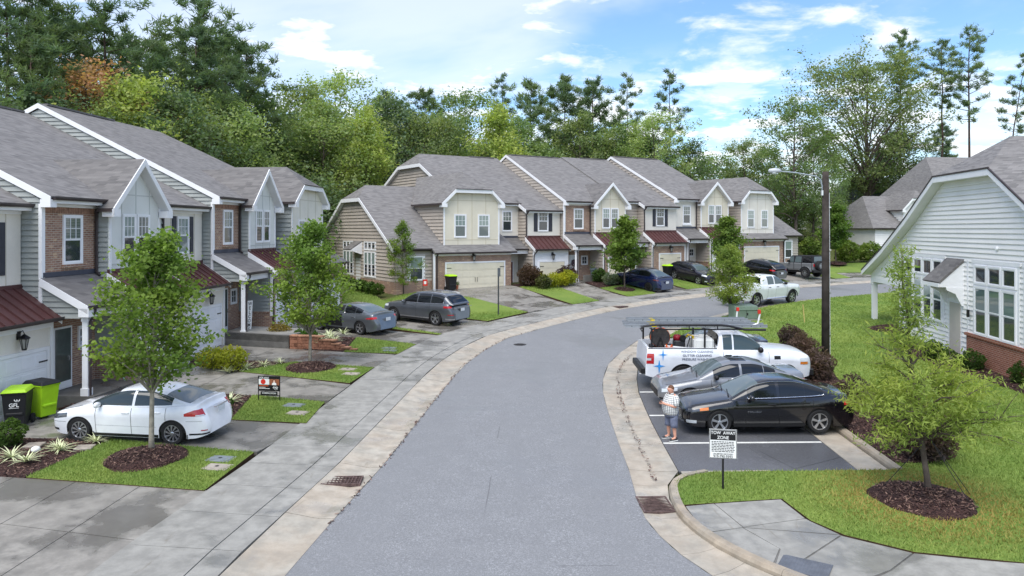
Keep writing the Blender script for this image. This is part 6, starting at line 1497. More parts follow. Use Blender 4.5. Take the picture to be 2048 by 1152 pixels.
        try: me.set_sharp_from_angle(angle=R_(38))
        except Exception: pass
        u = MB(); hw = s.W / 2 - .27; u.box(-s.L / 2 + .25, s.L / 2 - .25, -hw, hw, s.gc + .0, s.gc + .42)
        for a in s.ax: u.box(s.X(a) - s.r - .05, s.X(a) + s.r + .05, -s.W / 2 + .05, s.W / 2 - .05, s.r * 1.1, s.r * 2 + .02) if s.r * 2 + .04 < s.zs(a) - .03 else u.box(s.X(a) - s.r - .05, s.X(a) + s.r + .05, -s.W / 2 + .08, s.W / 2 - .08, s.r * 1.1, s.zs(a) - .06)
        u.build('underbody', MAT_TRIMB, s.e)
    def S(s, x, f, k=1.0, dz=0.0):
        """greenhouse surface point at nose distance x, angle f (0 = left belt, pi = right belt)"""
        zs = s.zs(x) - .02; h = max(s.roof(x) - zs, .001); c, sn = math.cos(f), math.sin(f)
        q = abs(sn) ** (2 / NG); yy = abs(c) ** (2 / NG) * (1 if c >= 0 else -1)
        wb = s.wside(x, s.zs(x)) * s.sp.get('gin', .955)
        wv = wb - s.tumb * h * q
        return (s.X(x), yy * wv * k, zs + h * q + dz)
    def glass(s, name, xa, xb, fa, fb, mat, n=12, m=10, k=1.007, dz=.004, side=None, parent=None, edge=None):
        P = []
        for i in range(n + 1):
            x = xa + (xb - xa) * i / n; r = []
            for j in range(m + 1):
                fa_, fb_ = (fa(x), fb(x)) if callable(fa) else (fa, fb)
                f = fa_ + (fb_ - fa_) * j / m
                if side == -1: f = math.pi - f
                r.append(s.S(x, f, k, dz))
            P.append(r)
        return MB().grid(P).build(name, mat, parent or s.body, smooth=True, fix=True)
    def fz(s, x, z):
        """angle on the greenhouse side for a height z"""
        zs = s.zs(x) - .02; h = max(s.roof(x) - zs, .001); q = min(max((z - zs) / h, 0.0), .999)
        return math.asin(min(1, q ** (NG / 2)))
    def side_windows(s, spans, top=.86, lo=.045, mat=None, trim=None, top_abs=None):
        for sd in (1, -1):
            for (xa, xb) in spans:
                fa = lambda x: s.fz(x, s.zs(x) + lo)
                fb = lambda x: max(s.fz(x, s.zs(x) + lo) + .001, math.asin((top) ** (NG / 2)))
                s.glass('side_window', xa, xb, fa, fb, mat or MAT_CG, 14, 7, 1.010, .0, sd)
            if trim:
                a, b = spans[0][0], spans[-1][1]; N_ = 40; pts_lo = []; pts_hi = []
                for i in range(N_ + 1):
                    x = a + (b - a) * i / N_
                    for lst, f in ((pts_lo, s.fz(x, s.zs(x) + lo - .012)), (pts_hi, max(s.fz(x, s.zs(x) + lo), math.asin(min(.999, top + .025) ** (NG / 2))))):
                        lst.append(s.S(x, f if sd > 0 else math.pi - f, 1.016, 0))
                loop = pts_lo + pts_hi[::-1] + [pts_lo[0]]
                MB().tube(loop, .011, 5, False).build('window_trim', trim, s.body)
    def patch(s, name, xa, xb, z0, z1, mat, off=.006, n=10, m=5, sides=(1, -1), parent=None):
        """patch lying on the lower body side between heights z0(x)..z1(x)"""
        o = None
        for sd in sides:
            P = []
            for i in range(n + 1):
                x = xa + (xb - xa) * i / n; a, b = (z0(x), z1(x)) if callable(z0) else (z0, z1)
                ox = off if x < .35 else (-off if x > s.L - .35 else 0)
                P.append([(s.PX(x, a + (b - a) * j / m) + ox, sd * (s.wside(x, a + (b - a) * j / m) + off), a + (b - a) * j / m) for j in range(m + 1)])
            o = MB().grid(P).build(name, mat, parent or s.body, smooth=True)
        return o
    def seams(s, xs, zlo=None):
        for x in xs:
            for sd in (1, -1):
                z0 = max(s.gc + .06, s.zbot(x) + .01); z1 = s.zs(x) - .01; N_ = 10
                P = [[(s.X(x + dx), sd * (s.wside(x + dx, z0 + (z1 - z0) * j / N_) + .0035), z0 + (z1 - z0) * j / N_) for j in range(N_ + 1)] for dx in (-.006, .006)]
                MB().grid(P).build('door_gap', MAT_TRIMB, s.body)
    def handles(s, xs, mat=None, z=None):
        for x in xs:
            for sd in (1, -1):
                zz = z or s.zs(x) - .13; y = sd * (s.wside(x, zz) + .012)
                MB().box(s.X(x) - .11, s.X(x) + .11, y - .014, y + .014, zz - .016, zz + .018).build('door_handle', mat or s.pm, s.body, bevel=.006)
    def mirrors(s, x, mat=None, sc_=1.0):
        for sd in (1, -1):
            z = s.zs(x) + .06; y = s.wside(x, s.zs(x)) * .97
            mb = MB(); mb.lathe([(.02, -.11), (.075 * sc_, -.09), (.095 * sc_, 0), (.08 * sc_, .08), (.03, .10)], 10, axis='y')
            o = mb.build('mirror', mat or s.pm, s.body, (s.X(x), sd * (y + .14 * sc_), z + .02), smooth=True); o.scale = (.75, 1, .85)
            MB().bar((s.X(x) , sd * (y - .05), z - .04), (s.X(x) , sd * (y + .10), z - .01), .06, .04).build('mirror_arm', MAT_TRIMB, s.body)
    def wheels(s):
        ty, rm = wheel_parts(s.r, s.sp.get('tw', .225), s.sp.get('rim', 'five'), s.sp.get('rimmat', MAT_RIM))
        for a in s.ax:
            for sd in (1, -1):
                w_ = link('wheel', ty, s.e, (s.X(a), sd * (s.W / 2 - s.sp.get('tw', .225) / 2 - .012 + s.sp.get('poke', 0)), s.r), (0, 0 if sd > 0 else 0, 0 if sd > 0 else math.pi))
                link('rim', rm, w_)
    def plate(s, z, front=False, back=True):
        x = (-s.L / 2 - .012) if back else s.L / 2 + .01
        MB().box(x, x + .02, -.155, .155, z - .08, z + .08).build('number_plate', MAT_PLATE, s.body)
    def sill(s):
        a, b = s.ax[0] + s.r + .08, s.ax[1] - s.r - .08
        s.patch('sill', a, b, s.gc + .01, s.gc + .09, MAT_TRIMB, .006)
    def trimlines(s, zf=.56, zr=.60):
        a, b = s.ax[0] - s.r - .07, s.ax[1] + s.r + .07
        s.patch('bumper_gap', .12, a, zf, zf + .007, MAT_TRIMB, .0035); s.patch('bumper_gap', b, s.L - .12, zr, zr + .007, MAT_TRIMB, .0035)
        s.patch('air_dam', .02, .30, s.gc + .11, s.gc + .17, MAT_TRIMB, .004); s.patch('side_crease', s.ax[0] + .5, s.ax[1] - .45, s.gc + .30, s.gc + .305, MAT_TRIMB, .002)
        for sd in (1, -1):
            P = [(s.X(x), sd * (s.wside(x, s.zs(x)) * .90), s.zs(x) + .028) for x in np.linspace(.22, s.x0 - .02, 10)]
            MB().tube(P, .005, 4, False).build('hood_gap', MAT_TRIMB, s.body)
    def wipers(s, x, mat=None):
        for y0, y1 in ((.55, -.02), (-.05, -.6)):
            a = s.S(x, math.pi / 2, 1, 0); MB().bar((s.X(x - .04), y0, s.roof(x) + .0), (s.X(x + .09), y1, s.roof(x + .09) + .012), .02, .016).build('wiper', MAT_TRIMB, s.body)

MALIBU = dict(L=4.93, W=1.85, wb=2.83, fo=.98, r=.335, gc=.19, belt=[(0, .60), (.10, .70), (.35, .77), (.9, .86), (1.45, .93), (2.4, .955), (3.6, 1.0), (4.2, 1.045), (4.7, 1.04), (4.88, .98), (4.93, .88)],
              roof=[(1.30, .945), (1.75, 1.21), (2.15, 1.385), (2.55, 1.452), (3.0, 1.455), (3.5, 1.375), (4.0, 1.21), (4.52, 1.055)], tumble=.36, rim='five')
c = Car('sedan', MALIBU, paint('black', srgb(16, 16, 20), .1, .2), (7.28, 21.95), R_(181.5), 'black sedan with chrome window trim beside the man in the parking bay')
c.glass('windshield', 1.40, 2.16, R_(46), R_(134), MAT_CGS); c.glass('rear_window', 3.52, 4.34, R_(46), R_(134), MAT_CG)
c.side_windows([(1.80, 2.62), (2.72, 3.42), (3.45, 3.95)], trim=MAT_CHROME); c.seams([1.72, 2.67, 3.62]); c.handles([2.45, 3.4]); c.mirrors(1.86); c.sill(); c.wipers(1.36)
c.patch('headlight', .10, .62, lambda x: .60 + x * .13, lambda x: .675 + x * .14, MAT_HEADD); c.patch('turn_lamp', .42, .66, lambda x: .615 + x * .10, lambda x: .672 + x * .13, MAT_AMBER, .009)
c.patch('tail_lamp', 4.50, 4.90, lambda x: .80, lambda x: .955 - max(0, 4.75 - x) * .25, MAT_TAIL); c.plate(.72)
g = MB()
for k in range(6): g.box(c.L / 2 - .01 - .03 * (k < 2), c.L / 2 + .022, -.62 + .03 * k, .62 - .03 * k, .32 + k * .055, .335 + k * .055)
g.build('grille_bar', MAT_CHROME, c.body); MB().box(c.L / 2 - .06, c.L / 2 + .012, -.60, .60, .30, .63).build('grille', MAT_TRIMB, c.body)
c.patch('fog_lamp', .07, .34, .30, .39, MAT_HEAD, .006); c.trimlines()
MALI = c
# silver sedan
SILV = dict(MALIBU); SILV.update(L=4.86, W=1.83, belt=[(0, .58), (.08, .68), (.3, .74), (.9, .85), (1.40, .93), (2.4, .965), (3.7, 1.03), (4.1, 1.08), (4.6, 1.09), (4.8, 1.03), (4.86, .9)], roof=[(1.22, .945), (1.62, 1.18), (2.02, 1.37), (2.4, 1.45), (2.95, 1.45), (3.4, 1.36), (3.8, 1.22), (4.15, 1.09)], fo=.95, wb=2.73, rim='five')
c = Car('sedan', SILV, paint('silver', srgb(124, 127, 132), .35, .32), (7.05, 24.45), R_(181), 'silver grey sedan with sunroof between the black sedan and the white work truck')
c.glass('windshield', 1.32, 2.04, R_(46), R_(134), MAT_CGS); c.glass('rear_window', 3.42, 4.02, R_(46), R_(134), MAT_CGS); c.glass('sunroof', 2.36, 2.86, R_(70), R_(110), MAT_CG)
c.side_windows([(1.72, 2.55), (2.63, 3.3), (3.33, 3.68)]); c.seams([1.62, 2.6, 3.5]); c.handles([2.4, 3.35]); c.mirrors(1.76, MAT_TRIMB); c.sill(); c.wipers(1.28)
c.patch('headlight', .08, .55, lambda x: .52 + x * .16, lambda x: .63 + x * .13, MAT_HEAD); c.patch('tail_lamp', 4.45, 4.83, lambda x: .80, lambda x: .98, MAT_TAIL); c.patch('side_strip', 1.6, 3.5, .62, .645, MAT_CHROME, .008); c.trimlines()
MB().box(c.L / 2 - .05, c.L / 2 + .012, -.5, .5, .34, .52).build('grille', MAT_TRIMB, c.body)
# black sedan behind the truck
BLK = dict(MALIBU); BLK.update(L=4.88, belt=[(0, .6), (.1, .70), (.35, .77), (.9, .87), (1.45, .95), (2.4, .98), (3.6, 1.04), (4.2, 1.10), (4.7, 1.10), (4.84, 1.02), (4.88, .9)], roof=[(1.30, .955), (1.75, 1.22), (2.15, 1.39), (2.55, 1.455), (3.0, 1.455), (3.5, 1.37), (4.0, 1.22), (4.45, 1.11)])
c = Car('sedan', BLK, paint('black_blue', srgb(24, 26, 34), .2, .22), (7.9, 30.25), R_(180), 'black sedan mostly hidden behind the white work truck')
c.glass('windshield', 1.40, 2.16, R_(46), R_(134), MAT_CGS); c.glass('rear_window', 3.5, 4.3, R_(46), R_(134), MAT_CGS); c.side_windows([(1.80, 2.62), (2.72, 3.42), (3.45, 3.9)]); c.seams([2.67]); c.mirrors(1.86)
c.patch('headlight', .08, .55, lambda x: .62 + x * .13, lambda x: .72 + x * .13, MAT_HEAD); c.patch('tail_lamp', 4.40, 4.85, lambda x: .86, lambda x: 1.02, MAT_TAIL); c.plate(.8)
# white sedan in the near driveway
CIV = dict(L=4.58, W=1.76, wb=2.70, fo=.93, r=.325, gc=.18, belt=[(0, .58), (.08, .70), (.3, .78), (.75, .89), (1.1, .955), (2.2, .965), (3.3, 1.0), (4.05, 1.06), (4.40, 1.065), (4.53, 1.0), (4.58, .9)],
           roof=[(.98, .94), (1.45, 1.18), (1.95, 1.385), (2.35, 1.44), (2.8, 1.435), (3.3, 1.34), (3.8, 1.17), (4.18, 1.07)], tumble=.34, rim='swirl')
c = Car('sedan', CIV, paint('white', srgb(232, 234, 238), 0, .25), (-10.28, 21.02), R_(172.5), 'white sedan with swirl spoke wheels in the nearest driveway')
c.glass('windshield', 1.10, 1.97, R_(46), R_(134), MAT_CG); c.glass('rear_window', 3.34, 4.04, R_(46), R_(134), MAT_CGS)
c.side_windows([(1.26, 2.42), (2.50, 3.58)], top=.87, mat=carglass('car_glass_smoke', srgb(48, 58, 60))); c.seams([1.42, 2.46, 3.45]); c.handles([2.3, 3.2]); c.mirrors(1.52); c.sill()
c.patch('headlight', .03, .58, lambda x: .58 + x * .16, lambda x: .70 + x * .14, MAT_HEADD); c.patch('tail_lamp', 3.98, 4.56, lambda x: .80, lambda x: .965 + min(0, (x - 4.25)) * .35, MAT_TAIL); c.patch('tail_lamp_lens', 4.30, 4.55, lambda x: .805, lambda x: .835, MAT_HEAD, .009)
MB().box(-c.L / 2 - .012, -c.L / 2 + .03, -.36, .36, .935, .955).build('trunk_strip', MAT_CHROME, c.body); c.plate(.85); c.patch('reflector', 4.40, 4.54, .40, .425, MAT_TAIL, .006); c.trimlines(.53, .66)
c.patch('rear_valance', 4.1, 4.57, lambda x: .285 + (x - 4.1) * .03, lambda x: .33 + (x - 4.1) * .02, MAT_TRIMB, .006)
for a in c.ax: c.patch('mud_flap', a + .40, a + .425, .16, .30, MAT_TRIMB, .004)
# grey sedan with open door
ALT = dict(MALIBU); ALT.update(L=4.90, W=1.85, roof=[(1.30, .945), (1.75, 1.21), (2.15, 1.375), (2.55, 1.442), (3.0, 1.44), (3.5, 1.35), (4.0, 1.19), (4.40, 1.055)], rim='five')
pa = paint('gunmetal', srgb(104, 110, 116), .55, .3)
c = Car('sedan', ALT, pa, (-8.25, 38.75), R_(148), 'gunmetal grey sedan with its front door open in the driveway behind the second maple')
c.glass('windshield', 1.40, 2.16, R_(46), R_(134), MAT_CGS); c.glass('rear_window', 3.48, 4.24, R_(46), R_(134), MAT_CGS); c.side_windows([(2.72, 3.42), (3.45, 3.9)], trim=MAT_CHROME); c.seams([3.62]); c.handles([3.4], MAT_CHROME); c.sill()
c.patch('tail_lamp', 4.25, 4.88, lambda x: .82 + max(0, x - 4.7) * .1, lambda x: .93 - max(0, 4.6 - x) * .2, MAT_TAIL); c.plate(.78)
c.glass('door_opening', 1.82, 2.62, R_(3), R_(43), MAT_TRIMB, side=1); c.patch('door_opening', 1.5, 2.62, .34, .96, MAT_TRIMB, .006, sides=(1,)); c.patch('headlight', .10, .6, lambda x: .62 + x * .13, lambda x: .70 + x * .13, MAT_HEAD)
od = MB(); od.extrude([(0, 0, .30), (1.02, 0, .32), (1.06, 0, .62), (1.0, 0, .95), (0, 0, .93)], (0, .09, 0)); o = od.build('open_door', pa, c.body, (c.X(1.48), .90, 0), (0, 0, R_(112)), bevel=.02)
MB().extrude([(.12, .03, .95), (.98, .03, .96), (.86, .03, 1.33), (.62, .03, 1.36)], (0, .02, 0)).build('door_window', MAT_CGS, o)
# blue hatchback sedan
TES = dict(L=4.75, W=1.92, wb=2.89, fo=.86, r=.345, gc=.19, belt=[(0, .60), (.1, .74), (.35, .84), (.8, .93), (1.2, .99), (2.3, 1.03), (3.5, 1.09), (4.2, 1.15), (4.6, 1.14), (4.72, 1.05), (4.75, .95)],
           roof=[(1.0, .985), (1.5, 1.26), (2.0, 1.50), (2.45, 1.60), (2.95, 1.60), (3.5, 1.50), (4.0, 1.32), (4.45, 1.16)], tumble=.42, rim='five', rimmat=MAT_RIM_D)
c = Car('hatchback', TES, paint('blue', srgb(20, 31, 72), .3, .2), (10.05, 57.4), R_(126), 'dark blue fastback car in the driveway beside the young tree')
c.glass('windshield', 1.12, 2.0, R_(46), R_(134), MAT_CGS); c.glass('rear_window', 3.3, 4.3, R_(48), R_(132), MAT_CGS); c.side_windows([(1.45, 2.45), (2.55, 3.7)]); c.seams([2.5]); c.glass('roof_glass', 2.1, 3.2, R_(52), R_(128), MAT_CG)
c.patch('tail_lamp', 4.2, 4.7, lambda x: .93, lambda x: 1.03, lampm('tail_lamp_smoke', srgb(96, 44, 44))); c.plate(.82); c.patch('lower_cladding', 4.4, 4.73, .3, .42, MAT_TRIMB); c.mirrors(1.6)
# crossovers
def suv(name, sp, pm, loc, hd, label, spans, ws, rw, lamps, trim=None, rails=True, **k):
    c = Car(name, sp, pm, loc, hd, label); c.glass('windshield', *ws, R_(45), R_(135), MAT_CGS); c.glass('rear_window', *rw, R_(46), R_(134), MAT_CG)
    c.side_windows(spans, trim=trim, top=.84); c.seams([spans[0][1] + .04, spans[1][1] + .04]); c.handles([spans[0][1] - .12, spans[1][1] - .1]); c.mirrors(spans[0][0] + .12, sc_=1.15); c.sill()
    if rails:
        for sd in (1, -1):
            P = [c.S(x, R_(52) if sd > 0 else R_(128), 1.0, .045) for x in np.linspace(spans[0][0] + .7, spans[-1][1], 12)]
            MB().tube(P, .016, 6).build('roof_rail', trim or MAT_TRIMB, c.body)
    c.patch('headlight', .08, .55, lambda x: lamps[0] + x * .06, lambda x: lamps[0] + .12 + x * .05, MAT_HEAD); c.patch('tail_lamp', sp['L'] - .55, sp['L'] - .03, lambda x: lamps[1], lambda x: lamps[1] + .10, MAT_TAIL)
    for a in c.ax:
        pass
    return c
Q7 = dict(L=5.06, W=1.97, wb=3.0, fo=.93, r=.385, gc=.24, arch=.075, belt=[(0, .72), (.08, .86), (.3, .95), (.9, 1.04), (1.4, 1.09), (2.5, 1.10), (4.0, 1.14), (4.75, 1.18), (4.98, 1.14), (5.06, 1.0)],
          roof=[(1.35, 1.10), (1.75, 1.40), (2.1, 1.60), (2.5, 1.70), (3.2, 1.735), (4.0, 1.70), (4.45, 1.60), (4.72, 1.38), (4.98, 1.17)], tumble=.30, rim='split', tw=.27)
c = suv('crossover', Q7, paint('dark_grey', srgb(92, 96, 102), .5, .3), (-4.75, 41.75), R_(146), 'dark grey crossover with silver roof rails parked across from the gunmetal sedan', [(1.62, 2.55), (2.64, 3.5), (3.56, 4.4)], (1.42, 2.12), (4.48, 4.9), (.80, .98), trim=MAT_RIM)
c.plate(.86); MB().box(-c.L / 2 - .012, -c.L / 2 + .04, -.80, .80, .975, .995).build('tail_strip', MAT_CHROME, c.body); c.patch('side_skirt', 1.45, 3.5, .36, .40, MAT_RIM, .012); c.patch('reflector', 4.75, 5.03, .60, .64, MAT_TAIL, .006); c.patch('skid_plate', 4.6, 5.05, .34, .42, MAT_RIM, .006)
GLA = dict(L=4.42, W=1.80, wb=2.70, fo=.88, r=.345, gc=.2, arch=.07, belt=[(0, .68), (.08, .80), (.3, .88), (.9, .97), (1.25, 1.02), (2.3, 1.04), (3.5, 1.10), (4.1, 1.14), (4.36, 1.1), (4.42, .98)],
           roof=[(1.2, 1.02), (1.55, 1.27), (1.95, 1.44), (2.35, 1.51), (3.0, 1.53), (3.6, 1.47), (4.0, 1.34), (4.34, 1.13)], tumble=.30, rim='five')
c = suv('crossover', GLA, paint('black_navy', srgb(24, 24, 36), .2, .22), (14.9, 61.6), R_(-58), 'black crossover nosing out of its driveway behind the blue fastback', [(1.42, 2.25), (2.34, 3.1), (3.15, 3.75)], (1.28, 1.96), (3.75, 4.28), (.74, .95))
MB().box(c.L / 2 - .04, c.L / 2 + .015, -.48, .48, .50, .74).build('grille', MAT_RIM_D, c.body); c.patch('fog_lamp', .06, .25, .34, .42, MAT_HEAD)
MDX = dict(L=4.95, W=1.96, wb=2.82, fo=.98, r=.37, gc=.22, arch=.07, belt=[(0, .70), (.08, .84), (.3, .93), (.9, 1.02), (1.4, 1.07), (2.5, 1.09), (4.0, 1.15), (4.65, 1.19), (4.88, 1.14), (4.95, 1.0)],
           roof=[(1.32, 1.08), (1.75, 1.38), (2.15, 1.59), (2.55, 1.68), (3.2, 1.70), (3.9, 1.64), (4.4, 1.50), (4.62, 1.36), (4.86, 1.17)], tumble=.32, rim='five')
c = suv('crossover', MDX, paint('black_gloss', srgb(18, 18, 20), .2, .2), (21.3, 65.2), R_(124), 'black crossover seen from behind next to the grey off-roader', [(1.6, 2.5), (2.6, 3.4), (3.46, 4.2)], (1.42, 2.16), (4.3, 4.78), (.80, .98), rails=False)
c.plate(.80); MB().box(-c.L / 2 - .012, -c.L / 2 + .03, -.6, .6, .33, .37).build('bumper_strip', MAT_CHROME, c.body)
# pickups
F15 = dict(L=5.85, W=2.02, wb=3.58, fo=.94, r=.39, gc=.34, arch=.10, crown=.06, bed=3.32, floor=.86, belt=[(0, .98), (.06, 1.10), (.25, 1.18), (.9, 1.25), (1.5, 1.28), (1.9, 1.285), (3.2, 1.29), (3.32, 1.40), (5.3, 1.405), (5.85, 1.40)],
           plan=[.80, .86, .90, .935, .97, .99, 1, 1, 1, .99, .985, .975], roof=[(1.50, 1.285), (1.85, 1.58), (2.15, 1.80), (2.45, 1.91), (2.8, 1.935), (3.12, 1.92), (3.22, 1.86), (3.29, 1.35)], tumble=.20, rim='five', tw=.27, gin=.94, endk=.03)
pw = paint('truck_white', srgb(228, 231, 236), 0, .3)
T = Car('pickup_truck', F15, pw, (7.62, 27.35), R_(0), 'white work pickup truck with window cleaning lettering and a ladder rack', 'truck')
T.glass('windshield', 1.60, 2.16, R_(44), R_(136), MAT_CGS); T.glass('rear_window', 3.225, 3.282, R_(46), R_(134), MAT_CG, n=3); T.side_windows([(1.78, 2.72), (2.78, 3.1)], top=.86, mat=carglass('car_glass_truck', srgb(58, 72, 74)))
T.seams([1.52, 3.12]); T.handles([2.95], MAT_TRIMB); T.mirrors(1.85, MAT_TRIMB, 1.35)
T.patch('headlight', .05, .42, .86, 1.06, MAT_HEAD); T.patch('turn_lamp', .16, .42, .84, .93, MAT_AMBER, .012); T.patch('tail_lamp', 5.56, 5.83, .86, 1.22, MAT_TAIL); T.patch('tail_lamp_lens', 5.66, 5.83, .98, 1.06, MAT_HEAD, .009)
T.patch('fender_badge', 1.12, 1.34, 1.02, 1.14, MAT_TRIMB, .006); T.patch('bed_rail_cap', 3.34, 5.8, 1.378, 1.403, MAT_TRIMB, .012)
MB().box(-T.L / 2 - .16, -T.L / 2 + .02, -.92, .92, .48, .70).build('rear_bumper', MAT_TRIMB, T.body, bevel=.03); MB().box(T.L / 2 - .05, T.L / 2 + .10, -.9, .9, .42, .66).build('front_bumper', MAT_TRIMB, T.body, bevel=.03); MB().box(T.L / 2 - .02, T.L / 2 + .03, -.7, .7, .70, 1.02).build('grille', MAT_TRIMB, T.body)
bl = MB(); bl.box(T.X(5.74), T.X(3.36), -.80, .80, .872, .884); bl.build('bed_liner', MAT_TRIMB, T.body)
# GMC style crew cab
GM = dict(L=5.85, W=2.03, wb=3.65, fo=.95, r=.41, gc=.44, arch=.10, crown=.06, bed=4.02, floor=.9, belt=[(0, 1.06), (.06, 1.16), (.25, 1.22), (.9, 1.28), (1.4, 1.31), (2.0, 1.32), (3.9, 1.33), (4.02, 1.42), (5.3, 1.425), (5.85, 1.42)],
          plan=[.82, .88, .915, .945, .975, .99, 1, 1, 1, .99, .985, .975], roof=[(1.42, 1.31), (1.8, 1.60), (2.1, 1.82), (2.4, 1.94), (3.0, 1.97), (3.7, 1.95), (3.86, 1.88), (3.97, 1.38)], tumble=.20, rim='six', tw=.28, gin=.94, endk=.03)
G_ = Car('pickup_truck', GM, paint('truck_white2', srgb(224, 227, 230), 0, .3), (16.5, 49.75, .02), R_(34), 'white crew cab pickup driving along the bend', 'truck', None)
G_.glass('windshield', 1.52, 2.1, R_(44), R_(136), MAT_CGS); G_.glass('rear_window', 3.875, 3.955, R_(46), R_(134), MAT_CG, n=3); G_.side_windows([(1.72, 2.62), (2.74, 3.35), ], top=.86, mat=MAT_CGS)
G_.seams([1.5, 2.68, 3.5]); G_.handles([2.5, 3.3], MAT_TRIMB); G_.mirrors(1.8, MAT_TRIMB, 1.35); G_.patch('headlight', .05, .35, .98, 1.14, MAT_HEAD); G_.patch('tail_lamp', 5.66, 5.83, .95, 1.28, MAT_TAIL)
for a in G_.ax:
    for sd in (1, -1):
        P = [[(G_.X(a + math.sin(t) * rr_), sd * (G_.W / 2 + .015), G_.r * .98 + math.cos(t) * rr_ * .97) for rr_ in (.50, .58)] for t in np.linspace(-1.5, 1.5, 16)]
        MB().grid(P).build('fender_flare', MAT_TRIMB, G_.body)
for sd in (1, -1): MB().tube([(G_.X(1.6), sd * .98, .46), (G_.X(3.6), sd * .98, .46)], .04, 6).build('side_step', MAT_CHROME, G_.body)
MB().box(-.1, .12, -.10, .10, 1.955, 1.985).build('third_brake_lamp', MAT_TAIL, G_.body, (G_.X(3.75), 0, .0)); MB().box(-G_.L / 2 - .14, -G_.L / 2 + .02, -.92, .92, .56, .76).build('rear_bumper', MAT_CHROME, G_.body, bevel=.03)
# grey off-roader
def jeep():
    e = empty('off_roader', (25.6, 67.1, zg(25.6, 67.1) + .08), R_(124), 'matt grey boxy off-roader with black soft top and fat tyres', 'car', 'parked cars')
    pj = paint('matt_grey', srgb(112, 114, 116), .2, .5)
    b = MB(); b.box(-2.0, .55, -.72, .72, .62, 1.28); b.box(.55, 1.75, -.60, .60, .70, 1.22); b.box(1.75, 1.86, -.58, .58, .62, 1.2); b.box(-2.0, .5, -.755, .755, .70, 1.25)
    body = b.build('body', pj, e, bevel=.04)
    t = MB(); t.hexa([(-2.0, -.72, 1.28), (.62, -.70, 1.28), (.62, .70, 1.28), (-2.0, .72, 1.28)], [(-1.92, -.62, 1.92), (.22, -.60, 1.90), (.22, .60, 1.90), (-1.92, .62, 1.92)]); t.build('soft_top', M('soft_top_black', srgb(32, 32, 36), .8, .1, 4), e, bevel=.03)
    for sd in (1, -1):
        for x0, x1, m in ((-.05, .42, MAT_CGS), (-.82, -.15, MAT_CGS), (-1.85, -.95, MAT_CG)):
            MB().hexa([(x0, sd * .72, 1.32), (x1, sd * .715, 1.32), (x1, sd * .725, 1.32), (x0, sd * .73, 1.32)], [(x0, sd * .645, 1.82), (x1 - .1, sd * .64, 1.82), (x1 - .1, sd * .65, 1.82), (x0, sd * .655, 1.82)]).build('side_window', m, body)
            MB().box(x0 - .05, x0 - .02, min(sd * .70, sd * .77), max(sd * .70, sd * .77), .72, 1.28).build('door_gap', MAT_TRIMB, body)
        for x in (1.22, -1.32):
            MB().grid([[(x + math.sin(t_) * .56, sd * y, .42 + math.cos(t_) * .56) for y in (.70, .96)] for t_ in np.linspace(-1.35, 1.35, 14)]).build('fender_flare', pj, body)
        MB().box(.25, .42, min(sd * .80, sd * 1.0), max(sd * .80, sd * 1.0), 1.3, 1.5).build('mirror', MAT_TRIMB, body); MB().box(-2.03, -1.98, sd * .62 - .08, sd * .62 + .08, .98, 1.2).build('tail_lamp', MAT_TAIL, body)
    MB().hexa([(-2.02, -.6, 1.32), (-2.0, -.6, 1.32), (-2.0, .6, 1.32), (-2.02, .6, 1.32)], [(-1.96, -.52, 1.84), (-1.94, -.52, 1.84), (-1.94, .52, 1.84), (-1.96, .52, 1.84)]).build('rear_window', MAT_CGS, body)
    MB().box(-2.2, -2.0, -.85, .85, .52, .68).build('rear_bumper', MAT_TRIMB, e); MB().box(-1.9, 1.8, -.55, .55, .42, .66).build('underbody', MAT_TRIMB, e)
    ty, rm = wheel_parts(.43, .30, 'off', MAT_RIM)
    for x in (1.22, -1.32):
        for sd in (1, -1): w_ = link('wheel', ty, e, (x, sd * .82, .43), (0, 0, 0 if sd > 0 else math.pi)); link('rim', rm, w_)
    w_ = link('spare_wheel', ty, e, (-2.2, .1, 1.05), (0, 0, math.pi / 2)); link('rim', rm, w_)
jeep()
# ---------------------------------------------------------------- lettering helper
def text(parent, s_, size, loc, rot, mat, name='lettering', align='CENTER', extr=.001, sx=1.0, bold=0.0):
    c = bpy.data.curves.new(name, 'FONT'); c.body = s_; c.size = size; c.align_x = align; c.align_y = 'CENTER'; c.extrude = extr; c.offset = bold * size
    o = bpy.data.objects.new(name, c); COL.objects.link(o); bpy.context.view_layer.update()
    me = bpy.data.meshes.new_from_object(o.evaluated_get(bpy.context.evaluated_depsgraph_get())); bpy.data.objects.remove(o); bpy.data.curves.remove(c)
    me.materials.clear(); me.materials.append(mat); o = link(name, me, parent, loc, rot); o.scale = (sx, 1, 1); return o
MAT_WHT = M('sign_white', srgb(232, 232, 228), .5, .03, 5); MAT_BLK = M('sign_black', srgb(22, 22, 24), .5, .05, 5); MAT_RED = M('sign_red', srgb(206, 52, 38), .5, .05, 5)
MAT_ORG = M('sign_orange', srgb(214, 96, 44), .5, .05, 5); MAT_GLF = M('bin_lime', srgb(166, 214, 30), .45, .06, 3); MAT_BINB = M('bin_black', srgb(28, 29, 32), .5, .08, 3); MAT_BLUE = M('decal_blue', srgb(52, 142, 214), .4, .05, 5); MAT_PHK = M('pit_black', srgb(8, 8, 8), .9, 0, spec=0); MAT_GREYT = M('decal_grey', srgb(120, 128, 148), .4, .05, 5)
MAT_NAVYT = M('decal_navy', srgb(58, 66, 92), .4, .05, 5)
